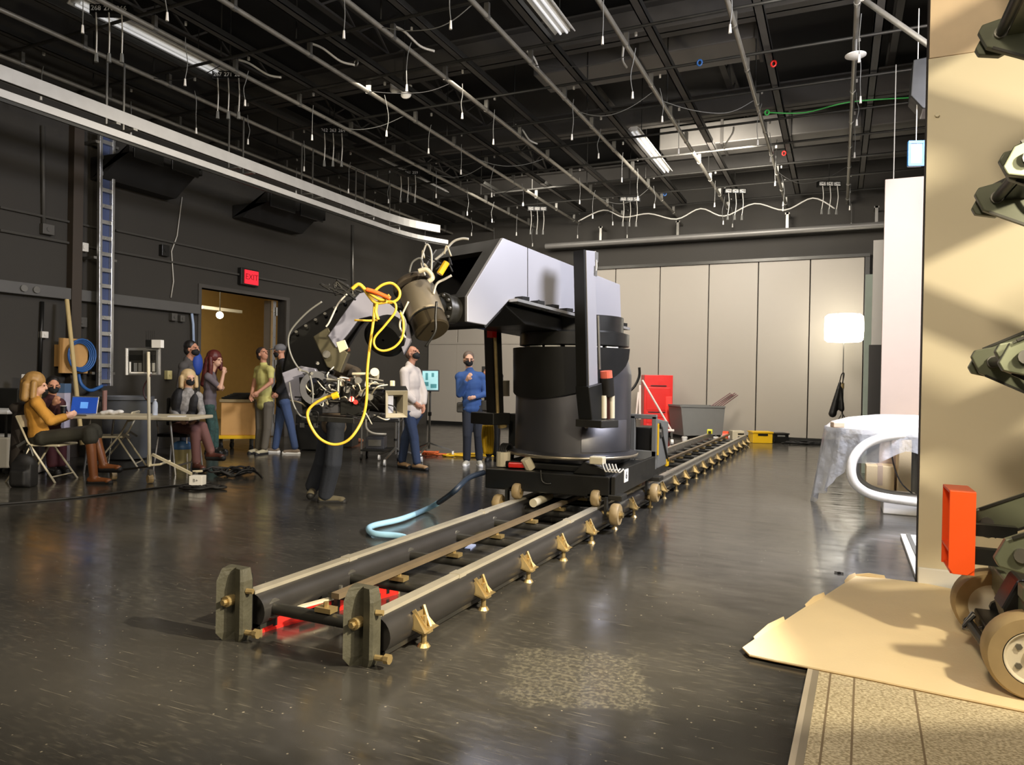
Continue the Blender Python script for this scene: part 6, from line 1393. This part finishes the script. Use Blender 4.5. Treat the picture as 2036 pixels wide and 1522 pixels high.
for px, py, lab in ((1361, 876, 'small white castor cup beside the far track, left one'), (1423, 876, 'small white castor cup near the far track end, right one')):
    p = FZ(px, py+4); t = thing('white_cup', lab, 'cup', p); MB().lathe(p, [(0.01, 0), (0.05, 0.0), (0.07, 0.12), (0.05, 0.13), (0.01, 0.1)], 12).build('cup', WHITEP, t, smooth='auto'); MB().cyl(p+V((0, 0, 0.1)), p+V((0, 0, 0.16)), 0.02, n=8).build('stem', STEEL, t)

# ------------------------------------------------------------------ people
SKIN = mat('skin', 'c08a6e', 0.55, 0, 0.06)
SKIN2 = mat('skin_pale', 'd6a88c', 0.55, 0, 0.06)
def figure(name, label, d0, J, skin, look, hair, cloth, H=1.75, mask=None, extras=None, curl=0.5, build_extra=None):
    """J: joint -> (px, py, depth offset); look: (yaw to image right in degrees, pitch up)"""
    k = H/1.75
    j = {}
    for n_, q in J.items():
        if isinstance(q, V): j[n_] = q
        else: j[n_] = FD(q[0], q[1], d0+(q[2] if len(q) > 2 else 0))
    base = V(((j['AL'].x+j['AR'].x)/2, (j['AL'].y+j['AR'].y)/2, 0))
    root = thing(name, label, 'person', base)
    up = V((0, 0, 1))
    yaw = R(look[0]); fx = (HR*math.sin(yaw)-HF*math.cos(yaw)).normalized()      # look 0 = towards the camera, 90 = image right
    f = (fx*math.cos(R(look[1]))+up*math.sin(R(look[1]))).normalized()
    rt = f.cross(up).normalized(); hu = rt.cross(f).normalized()
    HM = Matrix((rt, f, hu)).transposed()
    hc = j['H']
    def hp(x, y, z): return hc + HM @ (V((x, y, z))*k)
    b = MB()
    # head and face
    b.ell(hp(0, -0.008, 0.025), (0.072*k, 0.09*k, 0.09*k), HM).ell(hp(0, 0.02, -0.045), (0.055*k, 0.066*k, 0.068*k), HM)
    b.caps(hp(0, 0.085, 0.02), hp(0, 0.102, -0.018), 0.011*k, 0.016*k)
    for s in (-1, 1):
        b.ell(hp(s*0.074, -0.008, -0.008), (0.011*k, 0.02*k, 0.03*k), HM)
        b.caps(hp(s*0.012, 0.082, 0.033), hp(s*0.05, 0.066, 0.033), 0.011*k)
    b.caps(hp(-0.018, 0.083, -0.055), hp(0.018, 0.083, -0.055), 0.010*k)
    b.caps(j['N']-up*0.03, hp(0, -0.015, -0.06), 0.058*k, 0.052*k)
    # torso
    ls = (j['SL']-j['SR']); lat = ls.normalized(); sw = ls.length
    spine = (j['N']-j['P']); sd = spine.normalized(); fr = lat.cross(sd).normalized(); lat2 = sd.cross(fr).normalized()
    TM = Matrix((lat2, fr, sd)).transposed()
    def torso(m, g, full=True):
        m.ell(j['P']+sd*0.02, (0.155*k+g, 0.11*k+g, 0.13*k+g), TM).ell(j['P']+spine*0.30, (0.138*k+g, 0.10*k+g, 0.17*k+g), TM)
        m.ell(j['P']+spine*0.64, (0.158*k+g, 0.112*k+g, 0.19*k+g), TM)
        m.caps(j['SR'].lerp(j['N'], 0.12), j['SL'].lerp(j['N'], 0.12), 0.062*k+g)
        for s in ('R', 'L'): m.caps(j['N']-sd*0.05, j['S'+s], 0.06*k+g, 0.058*k+g)
    torso(b, -0.006)
    for s in ('R', 'L'):
        b.caps(j['S'+s], j['E'+s], 0.048*k, 0.04*k).caps(j['E'+s], j['W'+s], 0.041*k, 0.028*k)
        # hand
        w_ = j['W'+s]; d = (w_-j['E'+s]).normalized(); inw = (j['P']+spine*0.5-w_); nrm = (inw-d*inw.dot(d)).normalized(); l_ = d.cross(nrm).normalized()
        b.caps(w_+d*0.025, w_+d*0.075, 0.03, 0.03); b.caps(w_+d*0.06+l_*0.02, w_+d*0.06-l_*0.02, 0.022)
        for q in range(4):
            ln = (0.032, 0.038, 0.036, 0.028)[q]; c0 = w_+d*0.085+l_*(q-1.5)*0.021; c1 = c0+d*ln+nrm*0.012*curl; c2 = c1+d*ln*0.7*(1-curl*0.5)+nrm*0.035*curl
            b.caps(c0, c1, 0.0095, 0.009, 8).caps(c1, c2, 0.009, 0.0075, 8)
        t0 = w_+d*0.035+l_*0.028*(1 if s == 'L' else -1); t1 = t0+d*0.03+l_*0.026*(1 if s == 'L' else -1)+nrm*0.01; b.caps(t0, t1, 0.012, 0.01, 8).caps(t1, t1+d*0.028+nrm*0.008, 0.01, 0.008, 8)
        hip = j['H'+s]
        b.caps(j['P'].lerp(hip, 0.5), hip, 0.09*k, 0.085*k).caps(hip, j['K'+s], 0.078*k, 0.053*k).caps(j['K'+s], j['A'+s], 0.052*k, 0.036*k)
        if 'T'+s in j:
            q_ = j['T'+s]-j['A'+s]; q_.z = 0; q_.normalize(); b.caps(j['A'+s], j['A'+s]+q_*0.02-up*0.035, 0.03, 0.025).caps(j['A'+s]+q_*0.02-up*0.035, j['A'+s]+q_*0.12-up*0.05, 0.024, 0.018)
    b.build('body', skin, root, remesh=0.009, smooth_it=3)
    for s in (-1, 1):
        MB().ell(hp(s*0.031, 0.079, 0.017), (0.012*k, 0.008*k, 0.008*k), HM, 8, 6).build('eye', mat('eye_dark', '2a1d16', 0.3), root, smooth=True)
    # clothes
    top, pants, shoe = cloth['top'], cloth['pants'], cloth['shoe']
    t = MB(); torso(t, 0.014)
    slv = cloth.get('sleeve', 1.0); loose = cloth.get('loose', 0.0)
    for s in ('R', 'L'):
        if slv <= 1: e = j['S'+s].lerp(j['E'+s], slv); t.caps(j['S'+s], e, 0.062*k+loose, 0.054*k+loose)
        else:
            e = j['E'+s].lerp(j['W'+s], slv-1); t.caps(j['S'+s], j['E'+s], 0.062*k+loose, 0.053*k+loose).caps(j['E'+s], e, 0.053*k+loose, 0.042*k+loose)
    if cloth.get('hem'): t.ell(j['P']-sd*0.05, (0.172*k, 0.128*k, 0.10*k), TM)
    t.caps(j['N']-sd*0.03, j['N']+sd*0.005, 0.068*k)
    t.build(cloth.get('top_name', 'shirt'), top, root, remesh=0.013, smooth_it=4)
    p = MB(); pf = cloth.get('pl', 0.92); pr = cloth.get('pr', 0.0)
    p.ell(j['P']-sd*0.03, (0.166*k, 0.122*k, 0.12*k), TM)
    for s in ('R', 'L'):
        hip = j['H'+s]; p.caps(j['P'].lerp(hip, 0.5), hip, 0.105*k, 0.10*k).caps(hip, j['K'+s], 0.096*k, 0.075*k+pr)
        if pf > 0: p.caps(j['K'+s], j['K'+s].lerp(j['A'+s], pf), 0.074*k+pr, 0.063*k+pr)
    if cloth.get('skirt'):
        for q in range(6): p.caps(j['HR'].lerp(j['HL'], q/5), j['KR'].lerp(j['KL'], q/5), 0.095*k, 0.08*k)
        p.caps(j['KR'], j['KR'].lerp(j['AR'], 0.12), 0.09, 0.095).caps(j['KL'], j['KL'].lerp(j['AL'], 0.12), 0.09, 0.09)
    p.build(cloth.get('pants_name', 'trousers'), pants, root, remesh=0.013, smooth_it=4)
    for s in ('R', 'L'):
        a = j['A'+s]; toe = j['T'+s]; fl = (toe-a); fl.z = 0; fl.normalize()
        zf = max(0, min(a.z-0.085, toe.z-0.03))
        a0 = V((a.x, a.y, zf)); t0 = a0+fl*0.17
        sh = MB().caps(a0-fl*0.04+up*0.045, a0+fl*0.02+up*0.05, 0.046).caps(a0+up*0.045, t0+up*0.035, 0.046, 0.036).ell(t0+up*0.035, (0.045, 0.045, 0.034))
        if cloth.get('boot'): sh.caps(a0+up*0.05, a0.lerp(j['K'+s], cloth['boot'])+(a-a0)*0.2, 0.05, 0.062)
        o = sh.build('boot' if cloth.get('boot') else 'shoe', shoe, root, remesh=0.011, smooth_it=2)
        MB().caps(a0-fl*0.05+up*0.012, t0+fl*0.02+up*0.012, 0.045, 0.042).build('sole', cloth.get('sole', RUBBER), root, remesh=0.011, smooth_it=1).scale = (1, 1, 1)
    # hair
    kind, hm = hair[:2]; hs = hair[2] if len(hair) > 2 else 1.06
    hp0 = hp; k0 = k; hp = lambda x, y, z: hp0(x*hs, y*hs, z*hs); k = k*hs
    h = MB()
    if kind != 'cap' and kind != 'bald':
        h.ell(hp(0, -0.028, 0.045), (0.083*k, 0.09*k, 0.086*k), HM)
        h.ell(hp(0, -0.05, -0.01), (0.078*k, 0.062*k, 0.075*k), HM)
        if kind in ('bob', 'long', 'ponyless'):
            h.ell(hp(0, -0.03, 0.04), (0.098*k, 0.10*k, 0.095*k), HM)
            for s in (-1, 1): h.caps(hp(s*0.082, -0.01, 0.02), hp(s*0.088, 0.0, -0.085), 0.032*k, 0.03*k).caps(hp(s*0.06, -0.06, 0.0), hp(s*0.062, -0.055, -0.10), 0.045*k, 0.04*k)
            h.caps(hp(0, -0.08, 0.02), hp(0, -0.075, -0.10), 0.055*k, 0.045*k)
        if kind == 'long':
            for s in (-1, 0, 1): h.caps(hp(s*0.06, -0.06, -0.05), hp(s*0.065, -0.085, -0.25), 0.052*k, 0.045*k)
            h.caps(hp(0.085, 0.0, -0.05), hp(0.085, 0.0, -0.2), 0.032*k, 0.03*k)
        h.build('hair', hm, root, remesh=0.010, smooth_it=2)
    elif kind == 'bald':
        h.ell(hp(0, -0.045, -0.005), (0.079*k, 0.06*k, 0.055*k), HM); h.build('hair', hm, root, remesh=0.01)
    else:
        h.ell(hp(0, -0.012, 0.045), (0.086*k, 0.098*k, 0.075*k), HM); o = h.build('cap', hm, root, smooth=True)
        MB().prism([hp(x_, y_, 0.052) for x_, y_ in ((-0.07, 0.06), (-0.06, 0.13), (0, 0.155), (0.06, 0.13), (0.07, 0.06))], HM @ V((0, 0, 0.010))).build('cap_brim', hm, o)
    hp = hp0; k = k0
    if mask:
        MB().ell(hp(0, 0.045, -0.045), (0.063*k, 0.062*k, 0.055*k), HM).caps(hp(0, 0.088, -0.02), hp(0, 0.08, -0.07), 0.026*k).build('face_mask', mask, root, remesh=0.009)
        for s in (-1, 1): MB().tube([hp(s*0.06, 0.055, -0.02), hp(s*0.078, 0.0, 0.0), hp(s*0.082, -0.015, -0.015)], 0.003, n=5).build('mask_strap', mask, root)
    if build_extra: build_extra(root, j, hp, fr, sd, lat2, HM, k)
    return root

JEANS = mat('blue_jeans', '3a4c70', 0.85, 0, 0.2, scale=8, bump=0.3)
DJEANS = mat('dark_jeans', '262a33', 0.85, 0, 0.2, scale=8, bump=0.3)
NAVYJ = mat('navy_jeans', '2c3a55', 0.85, 0, 0.2, scale=8, bump=0.3)
TANSHOE = mat('tan_shoe', '9c7d58', 0.7, 0, 0.15)
BROWNB = mat('brown_leather', '7d4a26', 0.4, 0, 0.15)
DBROWNB = mat('dark_brown_leather', '4a2820', 0.45, 0, 0.15)
MASK = mat('mask_black', '141416', 0.8)

figure('person', 'woman with a blond bob and mustard sweater sitting at the laptop, legs crossed', 8.75,
       dict(H=(75, 768, 0), N=(67, 790, 0), SR=(73, 803, -.17), SL=(68, 801, .17), ER=(100, 838, -.22), WR=(128, 829, -.12), EL=(108, 838, .2), WL=(136, 828, .1), P=(78, 866, 0),
            HR=(86, 872, -.09), HL=(86, 870, .09), KR=(178, 862, -.08), AR=(187, 945, -.1), TR=(222, 958, -.1), KL=(186, 856, .06), AL=(207, 922, .05), TL=(250, 920, .05)),
       SKIN2, (112, -8), ('bob', mat('blond_hair', '96733f', 0.5, 0, 0.3, scale=25), 1.28),
       dict(top=mat('mustard_knit', 'b5812f', 0.85, 0, 0.12, bump=0.3), sleeve=1.92, pants=mat('dark_olive_skirt', '2f2d22', 0.8), pants_name='skirt', pl=0, skirt=True, shoe=BROWNB, boot=0.78, top_name='sweater', loose=0.008), H=1.68)
figure('person', 'dark haired seated person in maroon with a black mask, half hidden behind the mustard sweater', 9.75,
       dict(H=(106, 768, 0), N=(102, 792, 0), SR=(88, 803, -.05), SL=(120, 803, .1), ER=(92, 832, -.15), WR=(106, 806, -.22), EL=(130, 830, .1), WL=(132, 826, -.12), P=(96, 862, .1),
            HR=(88, 866, .05), HL=(108, 866, .1), KR=(100, 868, -.4), AR=(103, 928, -.42), TR=(112, 938, -.5), KL=(122, 868, -.35), AL=(122, 926, -.36), TL=(132, 936, -.45)),
       SKIN, (40, -4), ('short', mat('black_hair', '1a1614', 0.5)),
       dict(top=mat('maroon_top', '3c171a', 0.85), sleeve=1.95, pants=mat('maroon_trousers', '4a1c20', 0.8), shoe=BLACK), mask=MASK)
figure('person', 'black haired man in a grey shirt standing by the doorway, behind the seated blond woman', 11.4,
       dict(H=(382, 695, 0), N=(374, 717, 0), SR=(364, 730, -.17), SL=(374, 729, .17), ER=(357, 770, -.2), WR=(366, 803, -.14), EL=(374, 772, .2), WL=(388, 796, .14), P=(366, 806, 0),
            HR=(366, 812, -.08), HL=(367, 812, .1), KR=(368, 870, -.09), AR=(364, 926, -.1), TR=(384, 936, -.1), KL=(374, 870, .1), AL=(374, 922, .1), TL=(394, 930, .1)),
       SKIN, (82, 3), ('short', mat('black_hair', '1a1614', 0.5)),
       dict(top=mat('grey_shirt', '4d4a48', 0.85), sleeve=1.9, pants=DJEANS, shoe=BLACK), H=1.9, mask=MASK)
figure('person', 'redhead in a grey tee standing with a hand to the mouth before the doorway', 12.2,
       dict(H=(430, 717, 0), N=(420, 739, 0), SR=(414, 750, -.15), SL=(418, 749, .15), ER=(438, 772, -.18), WR=(444, 745, -.10), EL=(434, 774, .16), WL=(441, 772, -.02), P=(416, 806, 0),
            HR=(416, 811, -.08), HL=(418, 811, .08), KR=(420, 853, -.08), AR=(417, 893, -.09), TR=(432, 899, -.09), KL=(427, 852, .08), AL=(428, 890, .08), TL=(444, 896, .08)),
       SKIN2, (78, -3), ('long', mat('red_hair', '5a211c', 0.5, 0, 0.3, scale=25), 1.3),
       dict(top=mat('heather_grey', '6d6468', 0.85), sleeve=0.75, pants=mat('teal_pattern', '34504a', 0.85, 0, 0.9, scale=30), shoe=BLACK, boot=0.3, hem=True), H=1.7)
def vest(root, j, hp, fr, sd, lat, HM, k):
    v = MB(); TM = Matrix((lat, fr, sd)).transposed(); sp = j['N']-j['P']
    for s in (-1, 1):
        v.ell(j['P']+sp*0.30+lat*s*0.10+fr*0.02, (0.10, 0.125, 0.19), TM).ell(j['P']+sp*0.68+lat*s*0.11+fr*0.01, (0.098, 0.135, 0.2), TM)
    v.ell(j['P']+sp*0.5-fr*0.05, (0.16, 0.09, 0.3), TM)
    v.build('vest', mat('black_quilt', '1b1a1b', 0.7, bump=0.4), root, remesh=0.013)
figure('person', 'blond woman in a black vest and check shirt sitting cross-legged at the table end', 10.3,
       dict(H=(376, 754, 0), N=(374, 778, 0), SR=(354, 788, -.05), SL=(394, 789, .03), ER=(343, 818, -.05), WR=(360, 836, -.22), EL=(402, 822, 0), WL=(388, 838, -.24), P=(362, 846, .08),
            HR=(350, 850, 0), HL=(370, 850, .04), KR=(388, 856, -.42), AR=(391, 922, -.42), TR=(402, 931, -.52), KL=(402, 848, -.36), AL=(420, 900, -.42), TL=(440, 908, -.46)),
       SKIN2, (48, -2), ('bob', mat('pale_blond_hair', 'c4a97c', 0.5, 0, 0.25, scale=25), 1.12),
       dict(top=mat('check_shirt', '8f8c88', 0.85, 0, 0.8, scale=22), sleeve=1.9, pants=mat('mauve_trousers', '6f4b45', 0.8), shoe=DBROWNB, boot=0.5), mask=MASK, build_extra=vest, H=1.7)
figure('person', 'man in a pale yellow tee gazing upward in front of the doorway', 12.3,
       dict(H=(523, 705, 0), N=(524, 726, 0), SR=(513, 737, .12), SL=(538, 737, -.14), ER=(506, 760, .12), WR=(500, 786, -.05), EL=(539, 761, -.2), WL=(515, 779, -.3), P=(527, 800, 0),
            HR=(518, 806, .06), HL=(533, 806, -.06), KR=(517, 852, .02), AR=(513, 894, .08), TR=(503, 902, -.02), KL=(531, 852, -.08), AL=(525, 893, -.08), TL=(515, 902, -.2)),
       SKIN, (55, 22), ('short', mat('dark_brown_hair', '2c211a', 0.6)),
       dict(top=mat('pale_yellow_tee', 'c3bd72', 0.85), sleeve=0.55, pants=mat('khaki_grey', '5b554a', 0.85), shoe=mat('pale_shoe', 'a39b80', 0.7), hem=True), H=1.8)
figure('person', 'man in a dark jacket, pale cap and blue jeans striding behind the robot wrist', 12.4,
       dict(H=(556, 699, 0), N=(561, 719, 0), SR=(556, 731, .18), SL=(566, 731, -.18), ER=(556, 762, .2), WR=(545, 778, .1), EL=(568, 764, -.22), WL=(553, 780, -.25), P=(563, 795, 0),
            HR=(560, 801, .08), HL=(566, 801, -.08), KR=(554, 850, .1), AR=(547, 893, .1), TR=(527, 901, .1), KL=(578, 848, -.06), AL=(587, 892, -.08), TL=(565, 901, -.08)),
       SKIN, (-80, -12), ('cap', mat('cap_grey', '6b6a6c', 0.8)),
       dict(top=mat('black_jacket', '151416', 0.8), sleeve=1.95, pants=JEANS, shoe=mat('grey_tan_shoe', '7d6f5e', 0.7), sole=WHITE, top_name='jacket', loose=0.012, hem=True), H=1.76, mask=MASK)
figure('person', 'camera operator in a brown jacket and dark jeans standing behind the camera', 7.6,
       dict(H=(676, 690, -.35), N=(668, 717, -.25), SR=(672, 730, -.45), SL=(650, 730, -.1), ER=(706, 742, -.62), WR=(698, 756, -1.0), EL=(640, 770, -.15), WL=(660, 790, -.5), P=(664, 838, 0),
            HR=(668, 846, -.1), HL=(654, 846, .08), KR=(662, 920, -.1), AR=(648, 982, .06), TR=(685, 998, .06), KL=(642, 918, .12), AL=(622, 966, .25), TL=(612, 988, -.1)),
       SKIN, (80, -10), ('short', mat('dark_brown_hair', '2c211a', 0.6)),
       dict(top=mat('brown_jacket', '5d5041', 0.85, 0, 0.15, bump=0.3), sleeve=1.9, pants=DJEANS, pr=0.022, pl=0.98, shoe=mat('drab_boot', '5a5340', 0.75), top_name='jacket', loose=0.012, hem=True), H=1.8)
figure('person', 'man in a white shirt and jeans looking up, hand in pocket', 10.6,
       dict(H=(821, 704, 0), N=(815, 727, 0), SR=(804, 741, -.17), SL=(828, 741, .15), ER=(806, 782, -.22), WR=(826, 801, -.15), EL=(842, 782, .12), WL=(842, 806, .05), P=(820, 815, 0),
            HR=(812, 822, -.07), HL=(828, 822, .07), KR=(823, 872, -.06), AR=(829, 922, -.08), TR=(850, 932, -.2), KL=(806, 872, .08), AL=(799, 918, .12), TL=(812, 927, 0)),
       SKIN, (62, 16), ('bald', mat('grey_brown_hair', '5a463a', 0.7)),
       dict(top=mat('white_shirt_cloth', 'd3c9be', 0.8, bump=0.2), sleeve=1.75, pants=NAVYJ, shoe=TANSHOE, hem=True, loose=0.012), H=1.82, mask=MASK)
def belt(root, j, hp, fr, sd, lat, HM, k):
    for s in (-1, 1): MB().box(j['P']+lat*s*0.19-V((0, 0, 0.02)), (0.1, 0.14, 0.16), YAW).build('belt_pouch', mat('pouch_olive', '3a372e', 0.8), root, bevel=0.02)
figure('person', 'man in a blue sweater standing with a hand at his chin, facing the camera', 11.2,
       dict(H=(932, 716, 0), N=(934, 738, 0), SR=(913, 750, 0), SL=(957, 750, 0), ER=(913, 785, -.06), WR=(928, 757, -.2), EL=(966, 784, 0), WL=(944, 790, -.2), P=(939, 806, 0),
            HR=(930, 813, 0), HL=(950, 813, 0), KR=(929, 866, -.04), AR=(928, 916, 0), TR=(923, 927, -.22), KL=(951, 866, -.03), AL=(953, 914, 0), TL=(956, 926, -.2)),
       SKIN2, (12, -4), ('short', mat('grey_hair', '6a5c50', 0.6)),
       dict(top=mat('blue_sweater', '34548c', 0.85, 0, 0.1, bump=0.2), sleeve=1.9, pants=DJEANS, shoe=mat('pale_trainer', 'b9b5a5', 0.7), sole=WHITE, hem=True, top_name='sweater'), H=1.78, mask=MASK, build_extra=belt)
def phone(root, j, hp, fr, sd, lat, HM, k):
    MB().box(j['WR']+V((0, 0, 0.09)), (0.09, 0.012, 0.15), YAW).build('held_phone', BLACK, root, bevel=0.004)
figure('person', 'dark haired person holding up a phone, mostly hidden behind the left robot post', 11.9,
       dict(H=(975, 714, 0), N=(977, 736, 0), SR=(962, 748, -.05), SL=(993, 748, .05), ER=(958, 772, -.12), WR=(963, 749, -.28), EL=(998, 778, 0), WL=(992, 800, -.1), P=(979, 806, 0),
            HR=(972, 812, 0), HL=(986, 812, 0), KR=(972, 862, 0), AR=(972, 906, 0), TR=(968, 916, -.2), KL=(987, 862, 0), AL=(987, 906, 0), TL=(990, 916, -.2)),
       SKIN, (-20, 0), ('short', mat('black_hair', '1a1614', 0.5)),
       dict(top=mat('black_jacket', '151416', 0.8), sleeve=1.9, pants=BLACK, shoe=BLACK), H=1.72, build_extra=phone)
